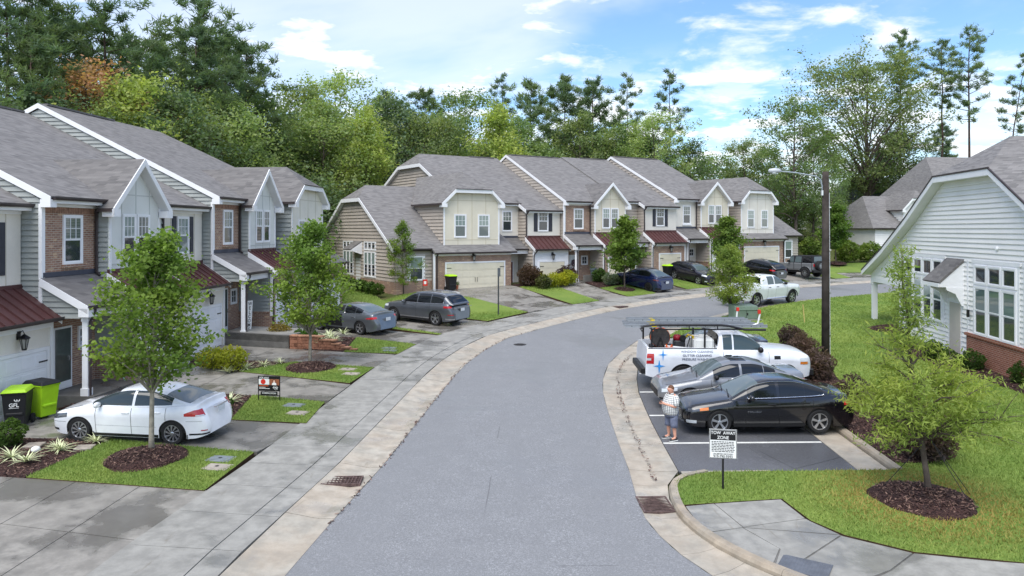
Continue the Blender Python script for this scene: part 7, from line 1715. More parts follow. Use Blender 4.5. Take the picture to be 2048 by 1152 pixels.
# ---------------------------------------------------------------- street light
def street_light():
    x, y = 12.5, 29.9; e = empty('street_light', (x, y, zg(x, y) + .1), 0, 'tall dark wooden street light pole with curved silver arm', 'street light')
    MB().tube([(0, 0, -.5), (0, 0, 4), (0, 0, 7.75)], [.16, .145, .125], 14).build('pole', M('pole_weathered', srgb(64, 58, 54), .85, .25, 2.0, spec=.2, bump=.5, bscale=14), e, smooth=True)
    MB().tube([(.165, -.02, -.1), (.15, -.02, 4), (.13, -.02, 6.9)], .022, 6).build('conduit', M('conduit_grey', srgb(206, 208, 210), .5, .05, 3), e)
    for z in (1.2, 2.9, 4.6, 6.3): MB().box(.10, .20, -.06, .02, z, z + .05).build('conduit_clamp', MAT_CHROME, e)
    a = MB().tube([(-.16, -.05, 6.75), (-.16, -.05, 7.15), (-.22, -.05, 7.42), (-.42, -.05, 7.56), (-1.2, -.05, 7.70), (-1.85, -.05, 7.76)], [.032, .032, .032, .03, .028, .026], 8).build('arm', M('arm_galvanised', srgb(170, 178, 184), .4, .08, 4, metal=.6), e)
    h = MB(); h.lathe([(.02, -2.3), (.08, -2.26), (.11, -2.05), (.09, -1.88), (.035, -1.8)], 12, (0, -.05, 7.78), 'x'); o = h.build('lamp_head', M('lamp_head_grey', srgb(186, 190, 194), .4, .06, 4), e, smooth=True); o.scale = (1, 1, 1)
    MB().lathe([(.02, 7.64), (.09, 7.67), (.095, 7.72)], 12, (-2.08, -.05, 0)).build('lens', MAT_HEAD, o)
    MB().box(-.20, -.13, -.10, 0, 6.8, 7.0).build('bracket', MAT_CHROME, a)
street_light()
# ---------------------------------------------------------------- signs
def tow_sign():
    x, y = 4.74, 16.85; e = empty('tow_sign', (x, y, zg(x, y) + .1), R_(-10), 'white TOW AWAY ZONE sign on a black post on the near grass corner', 'sign')
    MB().bar((0, .012, -.3), (0, .012, 1.2), .045, .03, (0, 1, 0)).build('post', MAT_BLACK, e)
    e2 = e; p = MB().box(-.30, .30, -.012, -.004, .70, 1.36).build('panel', MAT_WHT, e, bevel=.002)
    b = MB()
    for a in ((-.295, .295, 1.345, 1.355), (-.295, .295, .705, .715), (-.295, -.285, .705, 1.355), (.285, .295, .705, 1.355)): b.box(a[0], a[1], -.0145, -.012, a[2], a[3])
    b.box(-.275, .275, -.014, -.012, 1.115, 1.335); b.build('border', MAT_BLK, p)
    text(p, 'TOW  AWAY', .096, (0, -.0155, 1.275), (R_(90), 0, 0), MAT_WHT, sx=.92, bold=.012); text(p, 'ZONE', .10, (0, -.0155, 1.17), (R_(90), 0, 0), MAT_WHT, sx=.92, bold=.012)
    rr_ = random.Random(3); ln = MB()
    for k in range(7):
        z = 1.075 - k * .036; x0 = -.25
        while x0 < .24:
            w_ = rr_.uniform(.025, .07); ln.box(x0, min(x0 + w_, .25), -.0135, -.012, z - .009, z + .009); x0 += w_ + .012
    ln.build('small_print', MAT_BLK, p)
    text(p, 'UNLIMITED RECOVERY', .05, (0, -.0135, .80), (R_(90), 0, 0), MAT_BLK, sx=.86, bold=.01); text(p, '919-790-9393', .076, (0, -.0135, .745), (R_(90), 0, 0), MAT_BLK, sx=.98, bold=.014)
tow_sign()
def sale_sign():
    x, y = -7.95, 24.55; e = empty('for_sale_sign', (x, y, zg(x, y) + .08), R_(-8), 'black FOR SALE yard sign with orange circle and a small portrait on the lawn', 'sign')
    f = MB()
    for sx in (-.37, .37): f.bar((sx, 0, -.2), (sx, 0, .83), .022, .022)
    f.bar((-.37, 0, .82), (.37, 0, .82), .022, .022); f.bar((-.37, 0, .20), (.37, 0, .20), .022, .022); f.build('frame', MAT_BLACK, e)
    p = MB().box(-.36, .36, -.01, .005, .34, .81).build('panel', MAT_BLK, e); rx = (R_(90), 0, 0)
    MB().box(-.355, .01, -.0125, -.01, .55, .735).build('white_field', MAT_WHT, p); MB().box(.012, .355, -.0125, -.01, .54, .735).build('portrait_background', M('portrait_brown', srgb(150, 92, 62), .6, .1, 9), p)
    MB().lathe([(.0, -.0155), (.085, -.0155), (.085, -.0125)], 24, (-.20, 0, .645), 'y').build('circle_logo', MAT_RED, p)
    text(p, 'FOR SALE', .075, (-.17, -.0115, .772), rx, MAT_WHT, bold=.012); text(p, 'exp', .12, (.22, -.0115, .47), rx, MAT_WHT, bold=.012); text(p, 'REALTY', .035, (.25, -.0115, .395), rx, MAT_WHT)
    b = MB(); b.box(-.34, -.02, -.0125, -.01, .50, .522); b.build('name_line', MAT_ORG, p); b = MB(); b.box(-.34, -.12, -.0125, -.01, .455, .47); b.box(-.34, .03, -.0125, -.01, .415, .43); b.build('contact_lines', MAT_WHT, p)
    pr = MB(); pr.lathe([(0, -.0165), (.038, -.0165), (.038, -.0125)], 16, (.18, 0, .665), 'y'); pr.build('portrait_face', M('portrait_skin', srgb(226, 184, 160), .6, .05, 9), p)
    hr = MB(); hr.lathe([(0, -.0145), (.056, -.0145), (.056, -.0125)], 16, (.18, 0, .672), 'y'); hr.box(.128, .232, -.0145, -.0125, .60, .675); hr.build('portrait_hair', M('portrait_hair', srgb(92, 46, 34), .6, .05, 9), p)
    MB().extrude([(.10, -.0135, .541), (.26, -.0135, .541), (.25, -.0135, .60), (.21, -.0135, .63), (.15, -.0135, .63), (.11, -.0135, .60)], (0, -.003, 0)).build('portrait_blouse', MAT_WHT, p)
    r = MB().box(-.29, .29, -.008, .004, .215, .325).build('rider_panel', MAT_BLK, e); text(r, 'COMING SOON', .07, (0, -.0095, .27), rx, MAT_WHT, sx=.95, bold=.012)
sale_sign()
def post_sign():
    x, y = .25 - 1.05, 44.1; e = empty('sign_post', (x, y, zg(x, y) + .1), R_(60), 'narrow grey sign on a thin post in the grass by the wide driveway', 'sign')
    MB().bar((0, 0, -.3), (0, 0, 2.75), .07, .05).build('post', M('post_grey', srgb(84, 88, 90), .5, .1, 4, metal=.5), e); MB().box(-.15, .15, -.05, -.03, 2.25, 2.75).build('panel', M('sign_back_grey', srgb(112, 116, 118), .5, .1, 4, metal=.4), e)
post_sign()
def welcome():
    p = LW(10.7 + 1.0, .5 + 1.25); e = empty('welcome_board', (p[0], p[1], Z_L + .30 + .28), R_(90 - 4.5), 'tall white WELCOME board leaning on the porch post', 'sign'); e.rotation_euler = (R_(4), 0, R_(90 - 4.5 - 22))
    b = MB().box(-.16, .16, -.02, .012, 0, 1.55).build('board', MAT_WHT, e)
    for i, ch in enumerate('WELCOME'): text(b, ch, .23, (0, -.0215, 1.40 - i * .205), (R_(90), 0, 0), MAT_BLK, bold=.015)
welcome()
def house_number():
    p = LW(.16, 1.30); e = empty('house_number', (p[0] - .02, p[1] - .10, 2.35), 0, 'grey digits reading down the nearest porch post', 'number')
    for i, ch in enumerate('1307'): text(e, ch, .15, (0, 0, -i * .19), (R_(90), 0, R_(18)), MAT_GREYT, 'digit')
house_number()
# ---------------------------------------------------------------- wheelie bins
def bin_(x, y, rz, body, lid, label, logo=False, z=.08):
    e = empty('wheelie_bin', (x, y, zg(x, y) + z), rz, label, 'bin', 'wheelie bins')
    b = MB(); b.hexa([(-.25, -.27, .06), (.25, -.27, .06), (.25, .27, .06), (-.25, .27, .06)], [(-.31, -.36, 1.0), (.31, -.36, 1.0), (.31, .38, 1.0), (-.31, .38, 1.0)]); b.box(-.33, .33, -.38, .40, .96, 1.02); b.box(-.22, .22, -.345, -.28, .36, .44)
    body_o = b.build('body', body, e, bevel=.02)
    l = MB(); l.hexa([(-.34, -.42, 1.02), (.34, -.42, 1.02), (.34, .44, 1.02), (-.34, .44, 1.02)], [(-.27, -.33, 1.11), (.27, -.33, 1.11), (.27, .36, 1.13), (-.27, .36, 1.13)]); l.build('lid', lid, e, bevel=.015)
    MB().tube([(-.28, .46, 1.0), (.28, .46, 1.0)], .018, 8).build('handle', body, e)
    for sx in (-1, 1): MB().lathe([(.13, -.04), (.14, -.03), (.14, .03), (.13, .04)], 16, (sx * .31, .30, .14), 'x').build('wheel', MAT_TYRE, e)
    if logo:
        text(body_o, 'GFL', .15, (0, -.352, .66), (R_(90 - 5.2), 0, 0), MAT_WHT, bold=.01); mb = MB()
        for k in (-1, 0, 1): mb.extrude([(.08 + k * .02, -.352, .75), (.08 + k * .06 - .018, -.352, .80), (.08 + k * .07, -.352, .84), (.08 + k * .06 + .018, -.352, .80)], (0, -.004, 0))
        mb.build('leaf_emblem', MAT_WHT, body_o); MB().box(-.13, .13, -.352, -.346, .575, .585).build('small_print', MAT_WHT, body_o)
    return e
bin_(-14.4, 21.85, R_(18), MAT_BINB, MAT_GLF, 'black wheelie bin with lime lid and white leaf lettering by the nearest garage', True)
bin_(-14.25, 22.75, R_(70), MAT_GLF, MAT_BINB, 'lime green wheelie bin with black lid beside the nearest garage')
bin_(-15.3, 21.4, R_(10), M('bin_grey', srgb(92, 98, 100), .5, .08, 3), M('bin_grey_lid', srgb(80, 86, 88), .5, .08, 3), 'grey wheelie bin cut off by the left edge of the picture')
p = FW(-10.2, 2.4); bin_(p[0], p[1], R_(30), MAT_BINB, MAT_GLF, 'black wheelie bin with lime lid at the left of the wide almond garage door')
p = FW(9.6, 3.9); bin_(p[0], p[1], R_(30), MAT_BINB, MAT_GLF, 'black bin with lime lid between the blue fastback and the black crossover'); p = FW(10.5, 3.7); bin_(p[0], p[1], R_(30), MAT_GLF, MAT_GLF, 'all lime bin peeping over the black crossover')
p = FW(21.0, 4.4); bin_(p[0], p[1], R_(30), MAT_BINB, MAT_GLF, 'black bin with lime lid between the second black crossover and the off-roader')
# ---------------------------------------------------------------- utility box, stake, covers, drains
def utility_box():
    x, y = 13.0, 42.2; e = empty('utility_box', (x, y, zg(x, y) + .1), R_(8), 'grey green utility box on a concrete pad on the far lawn', 'utility box'); m = M('utility_green', srgb(112, 130, 116), .5, .08, 2)
    MB().box(-.85, .85, -.6, .65, -.1, .06).build('pad', MAT_CONC, e); b = MB().box(-.68, .68, -.42, .45, .06, .80).build('cabinet', m, e, bevel=.03)
    MB().hexa([(-.70, -.46, .56), (.70, -.46, .56), (.70, .46, .80), (-.70, .46, .80)], [(-.66, -.42, .80), (.66, -.42, .80), (.66, .42, .86), (-.66, .42, .86)]).build('lid', m, e, bevel=.02)
    MB().box(-.006, .006, -.432, -.418, .08, .56).build('door_gap', MAT_BLK, b); MB().box(.03, .09, -.45, -.42, .3, .42).build('latch', MAT_BLACK, b)
utility_box()
e = empty('marker_stake', (16.0, 41.0, zg(16, 41) + .1), 0, 'slim wooden marker stake leaning on the far lawn', 'stake'); MB().bar((0, 0, -.1), (-.10, .0, 1.0), .06, .03).build('stake', M('stake_wood', srgb(206, 182, 120), .8, .1, 5), e)
def cover(x, y, rz, label, mat, w_=.22, l=.32, name='meter_cover', ring=False):
    e = empty(name, (x, y, zg(x, y) + .10), rz, label, 'cover', 'meter covers in the lawns')
    MB().box(-l, l, -w_, w_, -.08, .02).build('frame', mat, e, bevel=.008); c = MB().box(-l + .05, l - .05, -w_ + .05, w_ - .05, .02, .028).build('lid', mat, e); MB().lathe([(.035, .028), (.05, .034), (.03, .036)], 10, (-.02, 0, 0)).build('lift_ring', MAT_IRON, c)
MAT_COV1 = M('cover_plastic_grey', srgb(120, 128, 132), .5, .1, 6); MAT_COV2 = M('cover_concrete', srgb(160, 152, 142), .8, .12, 6)
for i, (x, y, lab, m) in enumerate(((-7.33, 18.9, 'dark meter cover in the nearest lawn patch', MAT_COV1), (-7.18, 18.3, 'pale meter cover in the nearest lawn patch', MAT_COV2), (-6.97, 24.0, 'dark meter cover right of the for sale sign', MAT_COV1), (-6.6, 23.1, 'pale meter cover in front of the for sale sign', MAT_COV2), (-6.4, 29.3, 'grey meter cover in the lawn of the second maple', MAT_COV2), (-6.1, 28.5, 'pale meter cover near the sidewalk by the second maple', MAT_COV2), (-5.5, 33.7, 'dark meter cover in the lawn by the block wall', MAT_COV1), (-5.4, 33.1, 'smaller dark meter cover in the lawn by the block wall', MAT_COV1))):
    cover(x, y, R_(-10), lab, m)
def grate(x, y, rz, w_, l, n, m_, mat, label, dip=0, vert=0, z=.03):
    e = empty('storm_grate', (x, y, zg(x, y) + z), rz, label, 'drain', 'storm drain grates')
    MB().box(-w_ / 2, w_ / 2, -l / 2, l / 2, -.12, -.058).build('pit', MAT_PHK, e); f = lambda xx: -dip * (1 - (2 * xx / w_) ** 2)
    fr = MB(); fr.box(-w_ / 2, w_ / 2, -l / 2, -l / 2 + .04, -.06, .012); fr.box(-w_ / 2, w_ / 2, l / 2 - .04, l / 2, -.06, .012); fr.box(-w_ / 2, -w_ / 2 + .04, -l / 2 + .04, l / 2 - .04, -.06, .0125); fr.box(w_ / 2 - .04, w_ / 2, -l / 2 + .04, l / 2 - .04, -.06, .0125); fo = fr.build('frame', mat, e)
    for k in range(1, n): xx = -w_ / 2 + w_ * k / n; MB().box(xx - .009, xx + .009, -l / 2 + .04, l / 2 - .04, -.05, .010 - dip * .3).build('bar', mat, fo)
    for k in range(1, m_): yy = -l / 2 + l * k / m_; MB().box(-w_ / 2 + .04, w_ / 2 - .04, yy - .010, yy + .010, -.05, .0115 - dip * .3).build('bar', mat, fo)
grate(-3.98, 17.58, R_(3), .92, .56, 12, 4, MAT_RUST, 'rusty storm grate in the left gutter', .01, z=.045)
grate(3.10, 16.25, R_(2), .68, .92, 1, 11, MAT_RUST, 'rusty slotted storm grate at the kerb of the grass corner', 0, z=.012)
grate(6.95, 48.1, R_(45), .95, .55, 12, 4, MAT_RUST, 'rusty storm grate in the far gutter of the bend', 0, z=.05)
e = empty('manhole_cover', (.37, 35.1, zg(0, 35.1) + .004), 0, 'round iron manhole cover in the road', 'manhole'); MB().lathe([(.0, .012), (.24, .012), (.245, .006), (.30, .006), (.30, -.03)], 24).build('lid', MAT_IRON, e)
r_ = MB()
for k in range(-4, 5): r_.box(-.20 + abs(k) * .02, .20 - abs(k) * .02, k * .045 - .008, k * .045 + .008, .012, .018)
r_.build('rib', MAT_IRON, e)
e = empty('tactile_mat', (5.15, 13.2, zg(5, 13.2) + .117), R_(-32), 'dark grey tactile paving mat at the lower edge of the ramp', 'paving mat'); MB().box(-.42, .42, -.32, .32, 0, .012).build('mat', M('tactile_grey', srgb(92, 96, 104), .6, .1, 5), e)
mb = MB()
for i in range(14):
    for j in range(10): mb.lathe([(.016, .012), (.010, .018)], 6, (-.39 + i * .06, -.28 + j * .062, 0))
mb.build('studs', M('tactile_grey', srgb(92, 96, 104)), e, kind='stuff')
# ---------------------------------------------------------------- retaining walls by the welcome porch
def walls():
    e = empty('retaining_wall', (0, 0, 0), 0, 'grey poured concrete wall under the welcome porch', 'wall'); z = zg(-12, 34) + .05; mbw = MB()
    a, b = (-13.4, 34.95), (-10.05, 33.75)
    MB().extrude([(a[0], a[1], z - .2), (b[0], b[1], z - .2), (b[0], b[1], z + .60), (a[0], a[1], z + .60)], (.06, .18, 0)).build('wall_body', MAT_WALLC, e)
    MB().extrude([(a[0], a[1], z + .585), (b[0], b[1], z + .585), (b[0] + .5, b[1] + 2.3, z + .585), (a[0], a[1] + 2.3, z + .585)], (0, 0, -.3)).build('porch_paving', MAT_CONC, e)
    e = empty('block_wall', (0, 0, 0), 0, 'stepped red block retaining wall beside the open grey sedan', 'wall'); m = M('block_red_tan', srgb(150, 104, 82), .85, .22, 5, bump=.5, bscale=30); mc = M('block_cap_tan', srgb(170, 126, 100), .85, .2, 5, bump=.4, bscale=30)
    d = Vector((3.0, -.62, 0)); L = d.length; d.normalize(); n = Vector((d.y, -d.x, 0)) * -1; st = Vector((-10.0, 33.72, z)); ang = math.atan2(d.y, d.x)
    blk = MB().box(.004, .396, 0, .24, .003, .147).mesh('block', m, bevel=.014); cap = MB().box(.003, .397, -.03, .26, .003, .077).mesh('cap_stone', mc, bevel=.012)
    rows = [(0, 7.4), (1, 6.2), (2, 5.0), (3, 3.6)]
    for r, nb in rows:
        k = 0; off = -.2 if r % 2 else 0
        while k * .4 + off < nb * .4 - .1: link('block', blk, e, tuple(st + d * max(0, k * .4 + off) + Vector((0, 0, r * .15 - .05))), (0, 0, ang)); k += 1
    for x0, x1, r in ((0, 3.6, 4), (3.6, 5.0, 3), (5.0, 6.2, 2), (6.2, 7.4, 1)):
        k = x0
        while k < x1 - .2: link('cap_stone', cap, e, tuple(st + d * (k * .4) + Vector((0, 0, r * .15 - .05))), (0, 0, ang)); k += 1
walls()
def side_wall_near():
    e = empty('porch_wall', (0, 0, 0), 0, 'low concrete porch wall behind the nose of the white sedan', 'wall'); p0, p1 = LW(-.25, 1.9), LW(.2, 1.9)
    MB().box(0, .3, 0, 2.6, -.2, .42).build('wall_body', MAT_WALLC, e, (-14.0, 23.6, .1))
# ---------------------------------------------------------------- small garden things
for (x, y, lab) in ((-11.25, 19.75, 'square stepping stone by the pale strappy clump in the first bed'), (-12.7, 19.95, 'square stepping stone half hidden by the boxwood')):
    e = empty('stepping_stone', (x, y, zg(x, y) + .10), R_(12), lab, 'stone', 'stepping stones'); MB().box(-.22, .22, -.2, .2, -.03, .045).build('stone', M('stone_grey', srgb(150, 142, 132), .85, .15, 6), e, bevel=.015)
e = empty('solar_globe', (-12.35, 19.45, zg(-12, 19.4) + .16), 0, 'small white globe light in the nearest mulch bed', 'garden light'); MB().lathe([(.02, -.08), (.09, -.05), (.12, 0), (.09, .06), (.02, .09)], 14).build('globe', MAT_WHT, e, smooth=True); MB().tube([(0, 0, -.15), (0, 0, -.06)], .02, 6).build('spike', MAT_BLACK, e)
e = empty('garden_hose', (0, 0, 0), 0, 'pale green hose hanging from the brick wall by the porch', 'hose'); h = LW(2.95, 1.2)
MB().tube([LW(2.70, .9, 1.25), LW(2.66, 1.0, 1.0), LW(2.62, 1.05, .7), LW(2.6, 1.2, .42), LW(2.75, 1.7, .3), LW(3.0, 2.2, .28)], .022, 6).build('hose_tube', M('hose_green', srgb(150, 196, 170), .5, .08, 4), e, smooth=True)
p = FW(1.32 + .92, .5); e = empty('door_wreath', (p[0] + .06, p[1] - .09, 1.35 + 1.75), R_(33.5), 'dark floral wreath on the white glass door of the far brick house', 'wreath')
rg = np.random.default_rng(9); a_ = rg.uniform(0, 6.28, 160); C_w = np.c_[np.cos(a_) * .24, -.03 + rg.normal(0, .02, 160), np.sin(a_) * .24] + rg.normal(0, .03, (160, 3)); V_, F_ = leaves(rg, C_w, .10, .6, .1)
link('wreath_leaves', np_mesh('wreath_leaves', V_, F_, [M('wreath_plum', srgb(70, 44, 58), .7, .2, 9), M('wreath_white', srgb(190, 186, 190), .7, .1, 9)], mat_idx=rg.integers(0, 2, 160) * (rg.random(160) < .5)), e)
MB().lathe([(.19, -.012), (.25, 0), (.19, .012)], 20, (0, -.02, 0), 'y').build('ring', M('wreath_plum', srgb(70, 44, 58)), e)
def pot(x, y, lab, r=.2, h=.35, m=None, z=.1):
    e = empty('flower_pot', (x, y, zg(x, y) + z), 0, lab, 'pot', None); MB().lathe([(r * .65, 0), (r * .95, h * .75), (r * 1.1, h * .8), (r * 1.1, h), (r * .9, h), (r * .8, h * .8)], 14).build('pot', m or M('pot_slate', srgb(84, 96, 100), .5, .1, 5), e, smooth=False)
    C2 = RNG.normal(0, r * .6, (60, 3)) + np.array([0, 0, h + .12]); V_, F_ = leaves(np.random.default_rng(4), C2, .16, .3, .1); o = link('plant', np_mesh('pot_plant', V_, F_, LEAF, mat_idx=np.random.default_rng(5).integers(0, 3, 60)), e); o.color = (.12, .17, .06, 1)
p = FW(2.7, 2.5); pot(p[0], p[1], 'tall slate urn by the porch of the far brick house', .26, .8, z=.3); p = FW(3.4, 2.9); pot(p[0], p[1], 'wide slate planter in front of the tall urn', .4, .35, z=.3)
pot(-5.9, 43.6, 'small dark pot on the lawn left of the grey crossover', .17, .3, MAT_BINB); p = FW(-9.6, 2.2); pot(p[0], p[1], 'terracotta pot by the wide garage door', .12, .3, M('pot_terracotta', srgb(186, 110, 78), .7, .1, 5))
p = FW(-14.1, 3.1); e = empty('garden_flag', (p[0] + 1.2, p[1], zg(p[0], p[1]) + .1), R_(20), 'small red and white garden flag by the spindly tree', 'flag'); MB().tube([(0, 0, 0), (0, 0, 1.1)], .012, 6).build('pole', MAT_BLACK, e); f_ = MB().box(.0, .32, -.005, .005, .62, 1.05).build('cloth', MAT_RED, e); MB().box(.08, .24, -.009, .009, .74, .93).build('patch', MAT_WHT, f_)
# low block planter of the far brick house
p = FW(1.4, 2.9); e = empty('planter_wall', (p[0], p[1], zg(p[0], p[1])), R_(33.5), 'low grey stone porch wall of the far brick house', 'wall'); MB().box(0, 2.2, -.1, .1, -.2, .62).build('wall_body', MAT_WALLC, e)
# ---------------------------------------------------------------- truck load: ladder rack, ladder, cargo, lettering
Tm = T.e
def tloc(x, y, z): return Tm.matrix_basis @ Vector((T.X(x), y, z))
def rack():
    b = T.body; r = MB(); m = MAT_BLACK
    for sd in (.86, -.86):
        for x in (5.62, 3.75): r.bar((T.X(x), sd, 1.38), (T.X(x), sd, 2.05), .06, .05, (0, 1, 0))
        r.tube([(T.X(5.95), sd, 1.98), (T.X(6.02), sd, 2.06), (T.X(5.9), sd, 2.16), (T.X(5.6), sd, 2.20), (T.X(3.2), sd, 2.20), (T.X(2.9), sd, 2.17), (T.X(2.35), sd, 2.04), (T.X(1.6), sd, 2.03)], .04, 7)
        r.bar((T.X(5.65), sd, 2.05), (T.X(2.2), sd, 2.05), .045, .045)
        for x in (5.3, 4.3, 3.3): r.bar((T.X(x), sd, 2.05), (T.X(x), sd, 2.2), .03, .03, (0, 1, 0))
    for x in (5.62, 3.75, 2.6): r.bar((T.X(x), -.86, 2.06), (T.X(x), .86, 2.06), .05, .05)
    r.build('ladder_rack', m, b)
    MB().box(T.X(3.36), T.X(3.32), -.86, .86, 1.40, 2.05).build('headache_rack', M('rack_mesh', srgb(50, 50, 54), .6, .1, 8), b) if False else None
    for y in (.55, .16, -.16, -.55):
        pass
rack()
MAT_ALU = M('aluminium', srgb(168, 172, 176), .4, .08, 4, metal=.5)
def ladder(y0, z, xa, xb, label, n=14, wd=.40, rails=True):
    e = empty('ladder', tloc((xa + xb) / 2, y0, z), 0, label, 'ladder', 'ladders on the truck rack'); e.rotation_euler = Tm.rotation_euler; Lh = (xb - xa) / 2
    for sy in (-1, 1):
        r = MB(); r.box(-Lh, Lh, sy * wd / 2 - .018, sy * wd / 2 + .018, -.045, .045); r.box(-Lh, Lh, sy * wd / 2 - .03, sy * wd / 2 + .03, .04, .05); r.box(-Lh, Lh, sy * wd / 2 - .03, sy * wd / 2 + .03, -.05, -.04); ro = r.build('rail', MAT_ALU, e)
        hl = MB()
        for k in range(n): hl.lathe([(.017, sy * wd / 2 - .0195), (.017, sy * wd / 2 + .0195)], 8, (-Lh + .25 + k * (2 * Lh - .5) / (n - 1), 0, 0), 'y')
        hl.build('rung_end', MAT_BLK, ro)
        MB().box(-Lh * .62, -Lh * .55, sy * wd / 2 - .0195, sy * wd / 2 + .0195, -.03, .03).build('warning_label', M('label_yellow', srgb(226, 200, 40), .5, .05, 9), ro)
    for k in range(n): MB().tube([(-Lh + .25 + k * (2 * Lh - .5) / (n - 1), -wd / 2, 0), (-Lh + .25 + k * (2 * Lh - .5) / (n - 1), wd / 2, 0)], .015, 6).build('rung', MAT_ALU, e)
    return e
ladder(-.50, 2.14, 1.5, 6.55, 'aluminium ladder on the near side of the truck rack', 15, .42)
ladder(.12, 2.14, 1.75, 6.5, 'aluminium ladder in the middle of the truck rack', 15, .42)
ladder(.12, 2.26, 2.0, 6.35, 'aluminium ladder lying on top of the middle one', 14, .36)
def cargo():
    z0 = .89
    def E(name, x, y, z, label, cat, rz=0): e = empty(name, tloc(x, y, z), 0, label, cat, 'load in the truck bed'); e.rotation_euler = Tm.rotation_euler; e.rotation_euler.z += rz; return e
    e = E('hose_reel', 5.25, -.35, z0, 'large hose reel with orange rim at the tail of the truck bed', 'hose reel')
    MB().lathe([(.10, -.16), (.34, -.16), (.34, -.14), (.18, -.13), (.18, .13), (.34, .14), (.34, .16), (.10, .16)], 22, (0, 0, .82), 'y').build('drum', M('hose_dark', srgb(70, 66, 64), .7, .2, 9), e); MB().lathe([(.345, -.17), (.36, -.15), (.345, -.13)], 22, (0, 0, .82), 'y', caps=False).build('rim', MAT_ORG, e)
    for k in range(5): MB().lathe([(.20 + k * .028, -.11 + .0 * k), (.215 + k * .028, 0), (.20 + k * .028, .11)], 20, (0, 0, .82), 'y').build('hose_coil', M('hose_grey', srgb(120, 112, 104), .7, .15, 9), e)
    f = MB(); 
    for sy in (-.2, .2): f.bar((-.3, sy, 0), (0, sy, .82), .03, .03, (0, 1, 0)); f.bar((.3, sy, 0), (0, sy, .82), .03, .03, (0, 1, 0))
    f.box(-.34, .34, -.24, .24, .30, .34); f.build('stand', MAT_BLACK, e)
    e = E('hose_coil', 5.15, -.48, z0, 'coil of black hose lying under the reel', 'hose'); 
    for k in range(4): MB().tube([(math.cos(a) * (.22 - k * .012), .0 + k * .04 - .06, .26 + math.sin(a) * (.22 - k * .012)) for a in np.linspace(0, 6.28, 22)], .022, 6, False).build('loop', MAT_TYRE, e)
    e = E('water_tank', 3.72, -.30, z0, 'white plastic water tank behind the truck cab', 'tank'); MB().box(-.36, .36, -.42, .42, .0, .82).build('tank', M('tank_white', srgb(226, 226, 220), .5, .05, 4), e, bevel=.09); MB().lathe([(.11, .80), (.11, .87), (.09, .88)], 14).build('cap', M('tank_white', srgb(226, 226, 220)), e); MB().box(-.365, .365, -.03, .03, .0, .825).build('strap', MAT_BLACK, e); MB().box(-.363, .363, -.425, .425, .40, .43).build('seam', M('tank_seam', srgb(190, 190, 184), .5), e)
    e = E('pressure_washer', 4.45, .10, z0, 'black and red pressure washer engine in the middle of the truck bed', 'pressure washer'); MB().box(-.32, .32, -.26, .26, .06, .30).build('frame', MAT_BLACK, e, bevel=.02); MB().box(-.20, .2, -.18, .18, .30, .62).build('engine', M('engine_grey', srgb(70, 70, 72), .5, .2, 8), e, bevel=.04); MB().lathe([(.05, .6), (.15, .62), (.16, .72), (.12, .8), (.04, .82)], 14, (-.06, 0, 0)).build('fuel_tank', M('engine_red', srgb(150, 30, 44), .4, .1, 6), e, smooth=True); MB().tube([(.22, -.24, .3), (.34, -.26, .75), (.34, .26, .75), (.22, .24, .3)], .018, 6).build('handle', MAT_BLACK, e); MB().lathe([(.10, -.05), (.12, 0), (.10, .05)], 12, (.1, -.2, .72), 'y').build('pulley', MAT_BLACK, e)
    e = E('yellow_frame', 4.06, -.42, z0, 'bright yellow bent tool frame next to the water tank', 'tool'); MB().tube([(0, 0, 0), (.06, 0, .45), (.0, 0, .85), (-.18, 0, .9), (-.2, .1, .8)], .035, 7).build('frame', M('tool_yellow', srgb(226, 190, 40), .45, .1, 6), e)
    e = E('extension_pole', 4.55, -.58, z0 + .42, 'white extension pole lying along the near bed rail', 'pole'); MB().tube([(-.55, 0, .10), (.55, 0, -.02)], .035, 8).build('pole', MAT_WHT, e); MB().tube([(.50, 0, -.015), (.72, 0, -.04)], .05, 8).build('grip', MAT_ORG, e)
    e = E('orange_hose', 4.95, -.58, z0 + .36, 'small tangle of orange hose at the bed rail', 'hose'); rg_ = random.Random(2)
    for k in range(3): MB().tube([(math.cos(a) * (.14 - .02 * k), math.sin(a) * .10, .06 + .05 * math.sin(a * 2 + k) + k * .05) for a in np.linspace(0, 6.28, 18)], .022, 6, False).build('loop', MAT_ORG, e)
    e = E('tool_tray', 4.75, .45, z0, 'dark tool crates along the far side of the truck bed', 'crate'); MB().box(-.7, .5, -.22, .22, 0, .38).build('crate', MAT_BINB, e, bevel=.02); MB().tube([(-.5, .0, .38), (.4, .1, .75)], .02, 6).build('wand', MAT_BLACK, e)
    for i, (x, y, h, m, lab) in enumerate(((2.25, .45, .42, MAT_RED, 'red tipped white brush pole standing on the rack'), (1.75, -.45, .45, MAT_RED, 'bent white and red brush pole at the front of the rack'))):
        e = E('brush_pole', x, y, 2.12, lab, 'brush pole'); MB().tube([(0, 0, 0), (.02, 0, h * .7), (.04, 0, h)] if i == 0 else [(-.2, 0, 0), (0, 0, .08), (.06, 0, h * .8), (.08, 0, h)], .03, 7).build('pole', MAT_WHT, e); MB().box(.0, .09, -.045, .045, h * .95, h * 1.25).build('brush_head', m, e)
cargo()
